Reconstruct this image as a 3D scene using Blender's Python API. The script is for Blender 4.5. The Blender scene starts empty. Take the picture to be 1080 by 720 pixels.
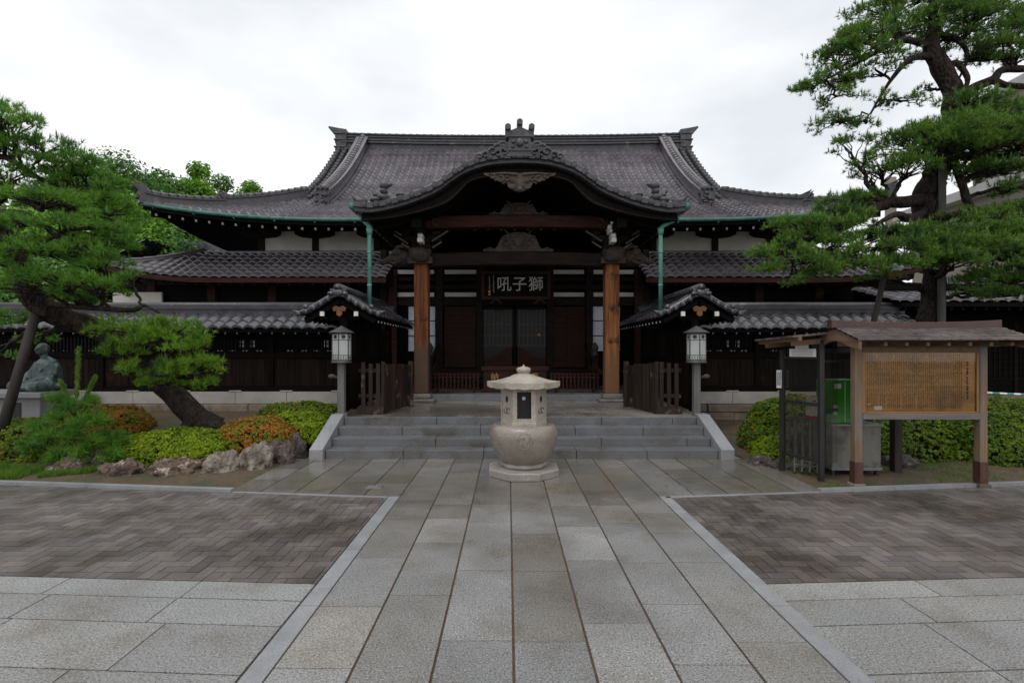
import bpy, math, random
import numpy as np
from mathutils import Vector, Matrix, noise

random.seed(7)
rng = np.random.default_rng(11)
R = math.radians
PI = math.pi
scene = bpy.context.scene
col = scene.collection

# ------------------------------------------------------------------ camera
CAMX, CAMZ, F = -0.2, 1.6, 540.0
cd = bpy.data.cameras.new('camera')
cam = bpy.data.objects.new('camera', cd)
col.objects.link(cam)
cam.location = (CAMX, 0, CAMZ)
cam.rotation_euler = (R(90), 0, 0)
cd.lens, cd.sensor_width = 18.0, 36.0
cd.shift_x, cd.shift_y = 4 / 1080, 9 / 1080
cd.clip_start, cd.clip_end = 0.05, 2000
scene.camera = cam

# ------------------------------------------------------------------ sky, sun, exposure
SUN_EL, SUN_AZ = 62, 205            # degrees; the sun stands behind the camera to the left, veiled by cloud
w = bpy.data.worlds.new('World')
scene.world = w
w.use_nodes = True
nt = w.node_tree
nt.nodes.clear()
_o = nt.nodes.new('ShaderNodeOutputWorld')
_b = nt.nodes.new('ShaderNodeBackground')
_s = nt.nodes.new('ShaderNodeTexSky')
_s.sky_type = 'NISHITA'
_s.sun_disc = False
_s.sun_elevation = R(SUN_EL)
_s.sun_rotation = R(SUN_AZ)
_tc = nt.nodes.new('ShaderNodeTexCoord')
_mp = nt.nodes.new('ShaderNodeMapping')
_mp.inputs['Scale'].default_value = (1.0, 1.0, 2.2)
_mp.inputs['Location'].default_value = (0.35, 0.2, 0.1)
_n = nt.nodes.new('ShaderNodeTexNoise')
_n.inputs['Scale'].default_value = 1.7
_n.inputs['Detail'].default_value = 5
_n.inputs['Roughness'].default_value = 0.5
_r = nt.nodes.new('ShaderNodeValToRGB')
_r.color_ramp.elements[0].position = 0.34
_r.color_ramp.elements[0].color = (7.7, 8.05, 8.5, 1)
_r.color_ramp.elements[1].position = 0.62
_r.color_ramp.elements[1].color = (11.6, 11.6, 11.65, 1)
_m = nt.nodes.new('ShaderNodeMix')
_m.data_type = 'RGBA'
_m.inputs[0].default_value = 0.94
L = nt.links.new
L(_tc.outputs['Generated'], _mp.inputs['Vector'])
L(_mp.outputs[0], _n.inputs['Vector'])
_sx = nt.nodes.new('ShaderNodeSeparateXYZ')          # the cloud thins to the right
_ma = nt.nodes.new('ShaderNodeMath')
_ma.operation = 'MULTIPLY_ADD'
_ma.inputs[1].default_value = 0.13
L(_tc.outputs['Generated'], _sx.inputs[0])
L(_sx.outputs[0], _ma.inputs[0])
L(_n.outputs[0], _ma.inputs[2])
L(_ma.outputs[0], _r.inputs[0])
L(_s.outputs[0], _m.inputs[6])
L(_r.outputs[0], _m.inputs[7])
L(_m.outputs[2], _b.inputs[0])
_b.inputs[1].default_value = 0.095
L(_b.outputs[0], _o.inputs[0])

sd = bpy.data.lights.new('sun', 'SUN')
sun = bpy.data.objects.new('sun', sd)
col.objects.link(sun)
sd.energy, sd.angle, sd.color = 1.0, R(30), (1.0, 0.98, 0.955)
# light comes from the direction (az measured so that it agrees with the sky's sun_rotation)
_d = Vector((math.sin(R(SUN_AZ)) * math.cos(R(SUN_EL)), math.cos(R(SUN_AZ)) * math.cos(R(SUN_EL)), math.sin(R(SUN_EL))))
sun.rotation_euler = _d.to_track_quat('Z', 'Y').to_euler()

scene.view_settings.view_transform = 'Standard'
scene.view_settings.look = 'None'
scene.view_settings.gamma = 1
scene.view_settings.use_curve_mapping = False
scene.view_settings.exposure = 0.2
scene.render.engine = 'CYCLES'
scene.cycles.use_denoising = True
scene.cycles.max_bounces = 6
scene.cycles.transparent_max_bounces = 12


def at(px, py, Y):
    """world point that the photograph shows at pixel (px, py), Y metres in front of the camera"""
    return Vector(((px - 536) * Y / F + CAMX, Y, CAMZ - (py - 369) * Y / F))


# ------------------------------------------------------------------ materials
def pmat(name, c1, c2, scale=5.0, detail=6, rough=(0.5, 0.7), bump=0.2, bscale=None, stretch=(1, 1, 1),
         island=0.0, spec=0.5, speck=None, metal=0.0, c3=None, c3scale=1.0, c3edge=(0.5, 0.62), wet=None, bdist=0.02,
         trans=None, bmode='noise', contrast=(0.35, 0.65), coat=0.0, speck2=None, weather=None, odd=None):
    m = bpy.data.materials.new(name)
    m.use_nodes = True
    t = m.node_tree
    b = t.nodes['Principled BSDF']
    lk = t.links.new
    tc = t.nodes.new('ShaderNodeTexCoord')
    mp = t.nodes.new('ShaderNodeMapping')
    mp.inputs['Scale'].default_value = stretch
    lk(tc.outputs['Object'], mp.inputs['Vector'])

    def nz(sc, det, vec, ro=0.6):
        n = t.nodes.new('ShaderNodeTexNoise')
        n.inputs['Scale'].default_value = sc
        n.inputs['Detail'].default_value = det
        n.inputs['Roughness'].default_value = ro
        lk(vec, n.inputs['Vector'])
        return n.outputs[0]

    def ramp(fac, a, bb):
        r = t.nodes.new('ShaderNodeMapRange')
        r.inputs[1].default_value, r.inputs[2].default_value = a, bb
        lk(fac, r.inputs[0])
        return r.outputs[0]

    def mix(fac, a, bb, mode='MIX'):
        x = t.nodes.new('ShaderNodeMix')
        x.data_type = 'RGBA'
        x.blend_type = mode
        if isinstance(fac, float):
            x.inputs[0].default_value = fac
        else:
            lk(fac, x.inputs[0])
        for s, v in ((6, a), (7, bb)):
            if isinstance(v, tuple):
                x.inputs[s].default_value = (*v[:3], 1)
            else:
                lk(v, x.inputs[s])
        return x.outputs[2]

    n1 = nz(scale, detail, mp.outputs[0])
    c = mix(ramp(n1, *contrast), c1, c2)
    if c3:
        c = mix(ramp(nz(c3scale, 5, tc.outputs['Object']), *c3edge), c, c3)
    if speck:
        sc, cc, lo, hi = speck
        c = mix(ramp(nz(sc, 2, tc.outputs['Object'], 0.7), lo, hi), c, cc)
    if speck2:
        sc, cc, lo, hi = speck2
        c = mix(ramp(nz(sc, 2, mp.outputs[0], 0.7), lo, hi), c, cc)
    if weather:      # rain-bleached foot: (colour, height where it starts, fade, ragged edge)
        cc, z0, fade, rag = weather
        sx = t.nodes.new('ShaderNodeSeparateXYZ')
        lk(tc.outputs['Object'], sx.inputs[0])
        ma = t.nodes.new('ShaderNodeMath')
        ma.operation = 'MULTIPLY_ADD'
        lk(nz(1.0, 4, mp.outputs[0]), ma.inputs[0])
        ma.inputs[1].default_value = rag
        lk(sx.outputs[2], ma.inputs[2])
        c = mix(ramp(ma.outputs[0], z0 + rag * 0.5 + fade, z0 + rag * 0.5 - fade), c, cc)
    if island:
        g = t.nodes.new('ShaderNodeNewGeometry')
        r = t.nodes.new('ShaderNodeMapRange')
        r.inputs[3].default_value, r.inputs[4].default_value = 1 - island, 1 + island
        lk(g.outputs['Random Per Island'], r.inputs[0])
        cb = t.nodes.new('ShaderNodeCombineColor')
        for i in range(3):
            lk(r.outputs[0], cb.inputs[i])
        c = mix(1.0, c, cb.outputs[0], 'MULTIPLY')
    if odd:          # some slabs come from a browner bed of stone: (colour, lo, hi)
        g = t.nodes.new('ShaderNodeNewGeometry')
        mu = t.nodes.new('ShaderNodeMath')
        mu.operation = 'MULTIPLY'
        mu.inputs[1].default_value = 17.3
        lk(g.outputs['Random Per Island'], mu.inputs[0])
        fr = t.nodes.new('ShaderNodeMath')
        fr.operation = 'FRACT'
        lk(mu.outputs[0], fr.inputs[0])
        c = mix(ramp(fr.outputs[0], odd[1], odd[2]), c, mix(1.0, c, odd[0], 'MULTIPLY'))
    ro = t.nodes.new('ShaderNodeMapRange')
    ro.inputs[3].default_value, ro.inputs[4].default_value = rough
    lk(n1, ro.inputs[0])
    rough_out = ro.outputs[0]
    if wet:   # puddled, rain-wet stone: darker and glossier in patches
        wsc, lo, hi, dark, wr = wet[:5]
        wsrc = nz(wsc, 5, tc.outputs['Object'])
        if len(wet) > 5:          # wetter towards the sheltered foot of the steps
            sx = t.nodes.new('ShaderNodeSeparateXYZ')
            lk(tc.outputs['Object'], sx.inputs[0])
            mr = t.nodes.new('ShaderNodeMapRange')
            mr.inputs[1].default_value, mr.inputs[2].default_value = wet[5], wet[6]
            mr.inputs[3].default_value, mr.inputs[4].default_value = -0.06, wet[7]
            lk(sx.outputs[1], mr.inputs[0])
            ad = t.nodes.new('ShaderNodeMath')
            lk(wsrc, ad.inputs[0])
            lk(mr.outputs[0], ad.inputs[1])
            wsrc = ad.outputs[0]
        wn = ramp(wsrc, lo, hi)
        c = mix(wn, c, mix(1.0, c, (dark, dark * 0.95, dark * 0.87), 'MULTIPLY'))
        x = t.nodes.new('ShaderNodeMix')
        lk(wn, x.inputs[0])
        lk(rough_out, x.inputs[2])
        x.inputs[3].default_value = wr
        rough_out = x.outputs[0]
    lk(c, b.inputs['Base Color'])
    lk(rough_out, b.inputs['Roughness'])
    b.inputs['Specular IOR Level'].default_value = spec
    b.inputs['Metallic'].default_value = metal
    b.inputs['Coat Weight'].default_value = coat
    if bump:
        bp = t.nodes.new('ShaderNodeBump')
        bp.inputs['Strength'].default_value = bump
        bp.inputs['Distance'].default_value = bdist
        if bmode == 'voronoi':
            v = t.nodes.new('ShaderNodeTexVoronoi')
            v.inputs['Scale'].default_value = bscale or scale
            lk(mp.outputs[0], v.inputs['Vector'])
            lk(v.outputs[0], bp.inputs['Height'])
        else:
            lk(nz(bscale or scale * 3, 6, mp.outputs[0], 0.65), bp.inputs['Height'])
        lk(bp.outputs[0], b.inputs['Normal'])
    if trans:
        b.inputs['Subsurface Weight'].default_value = 0
        tr = t.nodes.new('ShaderNodeBsdfTranslucent')
        lk(c, tr.inputs[0])
        ms = t.nodes.new('ShaderNodeMixShader')
        ms.inputs[0].default_value = trans
        lk(b.outputs[0], ms.inputs[1])
        lk(tr.outputs[0], ms.inputs[2])
        lk(ms.outputs[0], t.nodes['Material Output'].inputs[0])
    return m


def glass_mat(name, tint, refl=0.12, rough=0.03, milky=0.0):
    m = bpy.data.materials.new(name)
    m.use_nodes = True
    t = m.node_tree
    t.nodes.clear()
    o = t.nodes.new('ShaderNodeOutputMaterial')
    tr = t.nodes.new('ShaderNodeBsdfTransparent')
    tr.inputs[0].default_value = (*tint, 1)
    gl = t.nodes.new('ShaderNodeBsdfGlossy')
    gl.inputs['Roughness'].default_value = rough
    fr = t.nodes.new('ShaderNodeFresnel')
    fr.inputs[0].default_value = 1.5
    mx = t.nodes.new('ShaderNodeMixShader')
    t.links.new(fr.outputs[0], mx.inputs[0])
    src = tr.outputs[0]
    if milky:
        df = t.nodes.new('ShaderNodeBsdfDiffuse')
        df.inputs[0].default_value = (0.10, 0.10, 0.095, 1)
        m2 = t.nodes.new('ShaderNodeMixShader')
        m2.inputs[0].default_value = milky
        t.links.new(tr.outputs[0], m2.inputs[1])
        t.links.new(df.outputs[0], m2.inputs[2])
        src = m2.outputs[0]
    t.links.new(src, mx.inputs[1])
    t.links.new(gl.outputs[0], mx.inputs[2])
    t.links.new(mx.outputs[0], o.inputs[0])
    return m


M = {}
M['granite'] = pmat('granite', (0.188, 0.188, 0.1862), (0.2579, 0.2561, 0.2518), 1.3, 8, (0.40, 0.58), 0.3, 55, island=0.20, odd=((0.90, 0.855, 0.785), 0.4, 0.9),
                    speck=(85, (0.085, 0.082, 0.078), 0.51, 0.61), speck2=(95, (0.44, 0.44, 0.435), 0.56, 0.67), c3=(0.165, 0.145, 0.12), c3scale=2.3, c3edge=(0.50, 0.74),
                    wet=(0.45, 0.44, 0.66, 0.70, 0.10, 3.4, 6.2, 0.17), bdist=0.004)
M['granite_wide'] = pmat('granite_wide', (0.216, 0.2179, 0.217), (0.288, 0.288, 0.2861), 1.3, 8, (0.40, 0.58), 0.3, 55, island=0.11, odd=((0.96, 0.95, 0.92), 0.4, 0.9),
                    speck=(85, (0.085, 0.082, 0.078), 0.51, 0.61), speck2=(95, (0.44, 0.44, 0.435), 0.56, 0.67), c3=(0.165, 0.145, 0.12), c3scale=2.3, c3edge=(0.50, 0.74),
                    wet=(0.45, 0.44, 0.66, 0.75, 0.10, 3.4, 6.2, 0.17), bdist=0.004)
M['granite_wet'] = pmat('granite_wet', (0.175, 0.165, 0.15), (0.25, 0.235, 0.215), 2.0, 8, (0.3, 0.5), 0.25, 55, island=0.18,
                        speck=(75, (0.075, 0.07, 0.065), 0.52, 0.62), speck2=(88, (0.36, 0.35, 0.33), 0.58, 0.68), c3=(0.20, 0.165, 0.125), c3scale=1.3, c3edge=(0.45, 0.7),
                        wet=(0.7, 0.42, 0.58, 0.58, 0.12), bdist=0.004)
M['granite_step'] = pmat('granite_step', (0.1125, 0.1152, 0.1242), (0.1665, 0.171, 0.18), 3, 8, (0.32, 0.5), 0.2, 70,
                         speck=(90, (0.06, 0.06, 0.065), 0.52, 0.64), c3=(0.11, 0.105, 0.10), c3scale=2.5, bdist=0.004,
                         wet=(1.5, 0.48, 0.6, 0.75, 0.18))
M['kerb'] = pmat('kerb_stone', (0.204, 0.2108, 0.2176), (0.272, 0.2788, 0.2856), 4, 6, (0.4, 0.6), 0.2, 60, island=0.08, bdist=0.004,
                 speck=(150, (0.14, 0.14, 0.14), 0.5, 0.68))
M['joint'] = pmat('joint_sand', (0.075, 0.045, 0.026), (0.125, 0.08, 0.048), 30, 4, (0.8, 0.95), 0.3)
M['paver'] = pmat('paver', (0.1113, 0.09352, 0.08549), (0.1597, 0.1345, 0.1218), 3, 7, (0.42, 0.62), 0.35, 80, island=0.24, odd=((0.80, 0.82, 0.86), 0.6, 0.75),
                  wet=(0.8, 0.45, 0.62, 0.62, 0.22), bdist=0.004, speck=(120, (0.05, 0.045, 0.045), 0.53, 0.66), c3=(0.17, 0.15, 0.14), c3scale=1.2, c3edge=(0.52, 0.7))
M['soil'] = pmat('soil', (0.07875, 0.0506, 0.02808), (0.1313, 0.0874, 0.04836), 9, 8, (0.6, 0.9), 0.7, 40, c3=(0.05, 0.06, 0.025), c3scale=1.6,
                 speck=(90, (0.04, 0.03, 0.02), 0.5, 0.62))
M['ground'] = pmat('ground_gravel', (0.16, 0.15, 0.135), (0.22, 0.21, 0.19), 6, 8, (0.8, 0.95), 0.5, 60)
M['lantern'] = pmat('lantern_stone', (0.3627, 0.3199, 0.2667), (0.465, 0.4154, 0.354), 4, 8, (0.4, 0.6), 0.35, 70,
                    speck=(110, (0.19, 0.16, 0.13), 0.5, 0.64), c3=(0.27, 0.235, 0.195), c3scale=2.6, c3edge=(0.50, 0.74), bdist=0.004)
M['lantern_gloss'] = pmat('lantern_polished', (0.2408, 0.2093, 0.1767), (0.3182, 0.2821, 0.2418), 3, 8, (0.20, 0.34), 0.08, 70,
                          speck=(110, (0.15, 0.12, 0.10), 0.49, 0.62), c3=(0.21, 0.172, 0.14), c3scale=2.4, c3edge=(0.50, 0.76), bdist=0.003)
M['lantern_foot'] = pmat('lantern_foot', (0.2728, 0.2412, 0.2162), (0.3608, 0.3231, 0.2944), 4, 8, (0.5, 0.7), 0.35, 70,
                         speck=(110, (0.16, 0.135, 0.12), 0.5, 0.64), c3=(0.20, 0.17, 0.145), c3scale=2.6, c3edge=(0.50, 0.74), bdist=0.004)
M['crest_stone'] = pmat('dark_crest_stone', (0.19, 0.15, 0.12), (0.25, 0.20, 0.165), 20, 4, (0.6, 0.8), 0.1)  # crest tone, darker than the bowl
M['side_stone'] = pmat('side_stone_granite', (0.22, 0.2244, 0.2332), (0.2904, 0.2948, 0.3036), 3, 8, (0.3, 0.45), 0.2, 70, speck=(90, (0.11, 0.11, 0.115), 0.52, 0.64), bdist=0.004)
M['honey_frame'] = pmat('honey_frame_wood', (0.20, 0.10, 0.03), (0.29, 0.15, 0.045), 2.2, 7, (0.4, 0.55), 0.12, 16)
M['carve'] = pmat('carved_shadow_stone', (0.13, 0.10, 0.085), (0.17, 0.135, 0.11), 20, 4, (0.7, 0.9), 0.1)
M['tile'] = pmat('roof_tile', (0.05217, 0.04586, 0.05512), (0.1185, 0.09908, 0.114), 1.4, 6, (0.16, 0.32), 0.15, 60, island=0.3, spec=0.7,
                 bdist=0.004, speck=(6, (0.04, 0.036, 0.04), 0.55, 0.72))
M['tile_low'] = pmat('lower_roof_tile', (0.03468, 0.02902, 0.03468), (0.0663, 0.05522, 0.06426), 3, 6, (0.2, 0.36), 0.15, 60, island=0.2, spec=0.7, bdist=0.004)
M['tile_new'] = pmat('smoked_tile', (0.02625, 0.0252, 0.03058), (0.06037, 0.05796, 0.06825), 5, 8, (0.15, 0.30), 0.1, 60, island=0.35, spec=0.7, bdist=0.004)
M['tile_dark'] = pmat('ridge_tile', (0.0272, 0.0264, 0.0296), (0.06, 0.0576, 0.0624), 5, 8, (0.34, 0.52), 0.3, 40, spec=0.5,
                      c3=(0.14, 0.14, 0.138), c3scale=4, c3edge=(0.58, 0.75), bdist=0.01)
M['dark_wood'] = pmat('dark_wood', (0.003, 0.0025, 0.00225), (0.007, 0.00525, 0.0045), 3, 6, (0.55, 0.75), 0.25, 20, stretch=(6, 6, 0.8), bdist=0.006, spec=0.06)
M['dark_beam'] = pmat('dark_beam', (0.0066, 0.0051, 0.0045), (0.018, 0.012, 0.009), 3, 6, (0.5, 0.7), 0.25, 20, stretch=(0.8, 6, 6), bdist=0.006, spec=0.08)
M['red_wood'] = pmat('red_brown_wood', (0.01929, 0.008627, 0.007105), (0.04466, 0.01827, 0.0137), 3, 6, (0.5, 0.7), 0.2, 20, stretch=(0.8, 6, 6), bdist=0.005, spec=0.10)
M['board_wood'] = pmat('weathered_board', (0.00675, 0.004875, 0.004125), (0.0195, 0.012, 0.00825), 2.4, 7, (0.5, 0.75), 0.3, 18, stretch=(9, 9, 0.5), island=0.3,
                       c3=(0.085, 0.034, 0.013), c3scale=1.3, c3edge=(0.60, 0.74), bdist=0.006, spec=0.06)
M['pillar'] = pmat('pillar_wood', (0.07, 0.024, 0.010), (0.215, 0.078, 0.029), 2.0, 9, (0.5, 0.68), 0.5, 14, stretch=(11, 11, 0.5), bdist=0.010, spec=0.1,
                   c3=(0.028, 0.014, 0.008), c3scale=3.2, c3edge=(0.53, 0.66), weather=((0.085, 0.056, 0.040), 1.72, 0.10, 0.55))
M['pillar_warm'] = pmat('pillar_wood_warm', (0.065, 0.024, 0.010), (0.195, 0.074, 0.029), 2.0, 9, (0.5, 0.68), 0.5, 14, stretch=(11, 11, 0.5), bdist=0.010, spec=0.1,
                   c3=(0.028, 0.014, 0.008), c3scale=3.0, c3edge=(0.53, 0.65), weather=((0.105, 0.058, 0.034), 1.4, 0.35, 0.6))
M['pillar_warm'] = pmat('pillar_wood_warm', (0.095, 0.034, 0.013), (0.30, 0.12, 0.045), 2.0, 9, (0.5, 0.68), 0.4, 14, stretch=(11, 11, 0.5), bdist=0.008, spec=0.1,
                   c3=(0.032, 0.016, 0.009), c3scale=3.0, c3edge=(0.55, 0.67), weather=((0.17, 0.085, 0.042), 1.5, 0.35, 0.6))
M['picket'] = pmat('picket_wood', (0.009856, 0.005824, 0.004256), (0.03136, 0.01882, 0.01344), 2.5, 8, (0.5, 0.75), 0.4, 18, stretch=(9, 9, 0.5), island=0.4, bdist=0.006,
                   c3=(0.19, 0.145, 0.115), c3scale=3.2, c3edge=(0.60, 0.72), spec=0.25)
M['carved'] = pmat('carved_wood', (0.04781, 0.03488, 0.02812), (0.09, 0.0675, 0.05344), 9, 6, (0.6, 0.8), 0.4, 30, spec=0.25)
M['carved_dark'] = pmat('carved_dark_wood', (0.028, 0.021, 0.018), (0.062, 0.048, 0.042), 9, 6, (0.6, 0.8), 0.4, 30, spec=0.15)
M['carved_gold'] = pmat('carved_gilt_wood', (0.13, 0.055, 0.022), (0.22, 0.10, 0.042), 9, 6, (0.5, 0.7), 0.3, 30, spec=0.3)
M['white_paint'] = pmat('white_paint', (0.62, 0.61, 0.57), (0.74, 0.73, 0.69), 12, 5, (0.6, 0.8), 0.1)
M['plaster'] = pmat('plaster', (0.451, 0.4264, 0.3854), (0.5412, 0.5166, 0.4674), 3, 6, (0.8, 0.95), 0.1)
M['shoji'] = pmat('shoji_paper', (0.484, 0.528, 0.5984), (0.5456, 0.5896, 0.6512), 3, 4, (0.6, 0.8), 0.03)
M['patina'] = pmat('copper_patina', (0.0585, 0.195, 0.156), (0.1092, 0.2964, 0.2418), 7, 6, (0.5, 0.7), 0.1, c3=(0.07, 0.10, 0.08), c3scale=5, c3edge=(0.58, 0.72))
M['patina_dark'] = pmat('copper_patina_dark', (0.025, 0.105, 0.082), (0.055, 0.19, 0.15), 7, 6, (0.5, 0.7), 0.1, c3=(0.03, 0.05, 0.04), c3scale=5, c3edge=(0.55, 0.7))
M['tip_paint'] = pmat('weathered_tip_paint', (0.26, 0.25, 0.23), (0.48, 0.46, 0.43), 12, 5, (0.6, 0.8), 0.1)
M['plinth'] = pmat('plinth_granite', (0.33, 0.31, 0.285), (0.43, 0.405, 0.375), 3, 8, (0.6, 0.8), 0.2, 60, speck=(150, (0.2, 0.18, 0.17), 0.52, 0.7), bdist=0.004)
M['oya'] = pmat('retaining_stone', (0.15, 0.118, 0.088), (0.235, 0.19, 0.145), 3, 8, (0.7, 0.9), 0.5, 25, island=0.25, c3=(0.10, 0.085, 0.062), c3scale=2.2, bdist=0.02)
M['rock_brown'] = pmat('garden_rock_brown', (0.056, 0.038, 0.028), (0.176, 0.114, 0.075), 7, 9, (0.55, 0.85), 1.0, 14, c3=(0.42, 0.37, 0.32), c3scale=9, c3edge=(0.56, 0.64), bdist=0.05,
                      speck=(16, (0.03, 0.024, 0.022), 0.56, 0.66))
M['rock_grey'] = pmat('garden_rock_grey', (0.1228, 0.102, 0.07859), (0.3323, 0.2924, 0.239), 9, 9, (0.6, 0.85), 1.0, 14, c3=(0.10, 0.08, 0.06), c3scale=7, c3edge=(0.55, 0.66), bdist=0.05,
                     speck=(18, (0.06, 0.05, 0.04), 0.56, 0.66))
M['rock_dark'] = pmat('garden_rock_dark', (0.03, 0.022, 0.022), (0.11, 0.08, 0.075), 7, 9, (0.45, 0.8), 1.0, 14, c3=(0.22, 0.18, 0.15), c3scale=8, c3edge=(0.58, 0.68), bdist=0.05,
                     speck=(18, (0.02, 0.016, 0.015), 0.55, 0.66))
M['bark'] = pmat('pine_bark', (0.0121, 0.0088, 0.0077), (0.04125, 0.03025, 0.0253), 7, 8, (0.75, 0.95), 1.0, 16, stretch=(1.4, 1.4, 0.6), bdist=0.05, bmode='voronoi', c3=(0.06, 0.07, 0.05), c3scale=3, c3edge=(0.6, 0.75), spec=0.2)
M['needle_l'] = pmat('pine_needles_soft', (0.0625, 0.1688, 0.0275), (0.1688, 0.3438, 0.04), 1.6, 3, (0.45, 0.6), 0, island=0.5, trans=0.38, spec=0.25, contrast=(0.3, 0.7))
M['needle_r'] = pmat('pine_needles', (0.0495, 0.1265, 0.0286), (0.154, 0.2805, 0.0374), 1.6, 3, (0.45, 0.6), 0, island=0.5, trans=0.36, spec=0.25, contrast=(0.3, 0.7))
M['needle_b'] = pmat('pine_needles_bright', (0.085, 0.19, 0.018), (0.20, 0.36, 0.03), 2.2, 3, (0.45, 0.6), 0, island=0.45, trans=0.36, spec=0.25)
M['candle'] = pmat('pine_candles', (0.11, 0.20, 0.035), (0.18, 0.29, 0.06), 8, 3, (0.5, 0.7), 0, island=0.3, trans=0.2, spec=0.2)
M['azalea'] = pmat('azalea_leaf', (0.12, 0.20, 0.008), (0.25, 0.33, 0.014), 5, 3, (0.5, 0.7), 0, island=0.35, trans=0.3, spec=0.2)
M['azalea_o'] = pmat('azalea_leaf_orange', (0.15, 0.19, 0.014), (0.36, 0.145, 0.024), 9, 4, (0.5, 0.7), 0, island=0.4, trans=0.25, spec=0.2, contrast=(0.42, 0.56))
M['azalea_d'] = pmat('azalea_leaf_mixed', (0.07, 0.13, 0.010), (0.16, 0.22, 0.014), 6, 3, (0.5, 0.7), 0, island=0.4, trans=0.25, spec=0.2,
                     c3=(0.42, 0.12, 0.02), c3scale=12, c3edge=(0.60, 0.66))
M['hedge'] = pmat('hedge_leaf', (0.06, 0.12, 0.010), (0.15, 0.22, 0.018), 4, 3, (0.45, 0.65), 0, island=0.4, trans=0.25, spec=0.2)
M['leaf'] = pmat('broad_leaf', (0.0845, 0.208, 0.0182), (0.195, 0.39, 0.026), 0.8, 3, (0.45, 0.65), 0, island=0.4, trans=0.3, spec=0.3)
M['leaf_d'] = pmat('broad_leaf_dark', (0.0405, 0.1148, 0.0243), (0.108, 0.2362, 0.0297), 0.9, 3, (0.45, 0.65), 0, island=0.4, trans=0.25, spec=0.3)
M['leaf_y'] = pmat('broad_leaf_light', (0.1207, 0.2012, 0.0253), (0.2185, 0.3105, 0.04025), 0.9, 3, (0.45, 0.65), 0, island=0.35, trans=0.3, spec=0.3)
M['grass'] = pmat('low_grass', (0.07, 0.15, 0.015), (0.13, 0.24, 0.025), 4, 3, (0.5, 0.7), 0, island=0.4, trans=0.25, spec=0.3)
M['bronze'] = pmat('bronze_patina', (0.0315, 0.0434, 0.0448), (0.084, 0.1155, 0.1155), 6, 6, (0.35, 0.55), 0.15, 20, metal=0.35, c3=(0.20, 0.27, 0.26), c3scale=8, c3edge=(0.58, 0.72))
M['pedestal'] = pmat('pedestal_granite', (0.168, 0.164, 0.168), (0.216, 0.212, 0.216), 3, 8, (0.5, 0.7), 0.15, 70, speck=(160, (0.14, 0.14, 0.14), 0.5, 0.68), bdist=0.003)
M['black_metal'] = pmat('black_metal', (0.012, 0.012, 0.012), (0.02, 0.02, 0.02), 8, 4, (0.35, 0.5), 0.05)
M['grey_metal'] = pmat('galvanised_metal', (0.16, 0.165, 0.165), (0.25, 0.255, 0.255), 8, 5, (0.35, 0.55), 0.05, metal=0.6)
M['lamp_frame'] = pmat('lamp_frame_metal', (0.05, 0.05, 0.048), (0.09, 0.09, 0.085), 8, 5, (0.4, 0.6), 0.05, metal=0.3)
M['lamp_post'] = pmat('lamp_post_wood', (0.091, 0.0875, 0.0805), (0.147, 0.14, 0.1295), 3, 6, (0.6, 0.8), 0.2, 16, stretch=(8, 8, 0.6))
M['opal'] = pmat('opal_glass', (0.80, 0.81, 0.81), (0.85, 0.86, 0.86), 3, 3, (0.2, 0.3), 0, trans=0.6)
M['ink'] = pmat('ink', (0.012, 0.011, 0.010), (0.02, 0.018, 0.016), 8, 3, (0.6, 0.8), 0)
M['letter'] = pmat('faded_white_lettering', (0.42, 0.41, 0.39), (0.52, 0.51, 0.48), 12, 4, (0.6, 0.8), 0.05)
M['gilt'] = pmat('gilt', (0.315, 0.154, 0.035), (0.385, 0.21, 0.056), 12, 4, (0.4, 0.6), 0.05)
M['door_glass'] = pmat('dark_door_glass', (0.005, 0.005, 0.005), (0.009, 0.008, 0.0075), 2, 3, (0.12, 0.2), 0, spec=0.12)
M['lattice'] = pmat('lattice_wood', (0.06, 0.05, 0.04), (0.10, 0.085, 0.065), 4, 4, (0.5, 0.7), 0.1)
M['honey_wood'] = pmat('honey_board_wood', (0.4485, 0.2168, 0.05382), (0.6279, 0.3214, 0.08671), 2.2, 7, (0.4, 0.55), 0.12, 16, stretch=(0.6, 8, 9), bdist=0.004, c3=(0.24, 0.115, 0.03), c3scale=2.5, c3edge=(0.5, 0.7))
M['sign_post'] = pmat('sign_post_wood', (0.1275, 0.08075, 0.04675), (0.255, 0.17, 0.102), 2.4, 8, (0.55, 0.75), 0.3, 16, stretch=(9, 9, 0.5), bdist=0.005,
                      c3=(0.14, 0.13, 0.125), c3scale=1.6, c3edge=(0.45, 0.6))
M['grey_rail'] = pmat('grey_rail_wood', (0.10, 0.088, 0.08), (0.19, 0.165, 0.15), 2.4, 8, (0.5, 0.7), 0.25, 16, stretch=(0.5, 9, 9), bdist=0.005)
M['copper_sleeve'] = pmat('copper_sleeve', (0.06, 0.028, 0.021), (0.11, 0.052, 0.036), 5, 6, (0.35, 0.55), 0.1, metal=0.3, stretch=(6, 6, 1))
M['shingle'] = pmat('copper_shingle', (0.055, 0.040, 0.037), (0.15, 0.12, 0.115), 5, 8, (0.22, 0.42), 0.35, 20, stretch=(1.2, 5, 5), island=0.3, bdist=0.008,
                    speck=(14, (0.04, 0.028, 0.025), 0.54, 0.66))
M['ridge_red'] = pmat('copper_ridge', (0.045, 0.018, 0.015), (0.085, 0.036, 0.028), 5, 6, (0.35, 0.5), 0.1)
M['soffit'] = pmat('soffit_wood', (0.10, 0.055, 0.030), (0.17, 0.10, 0.056), 3, 6, (0.6, 0.8), 0.15, stretch=(6, 1, 6))
M['paper'] = pmat('white_paper', (0.72, 0.72, 0.70), (0.78, 0.78, 0.76), 5, 3, (0.6, 0.8), 0)
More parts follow.
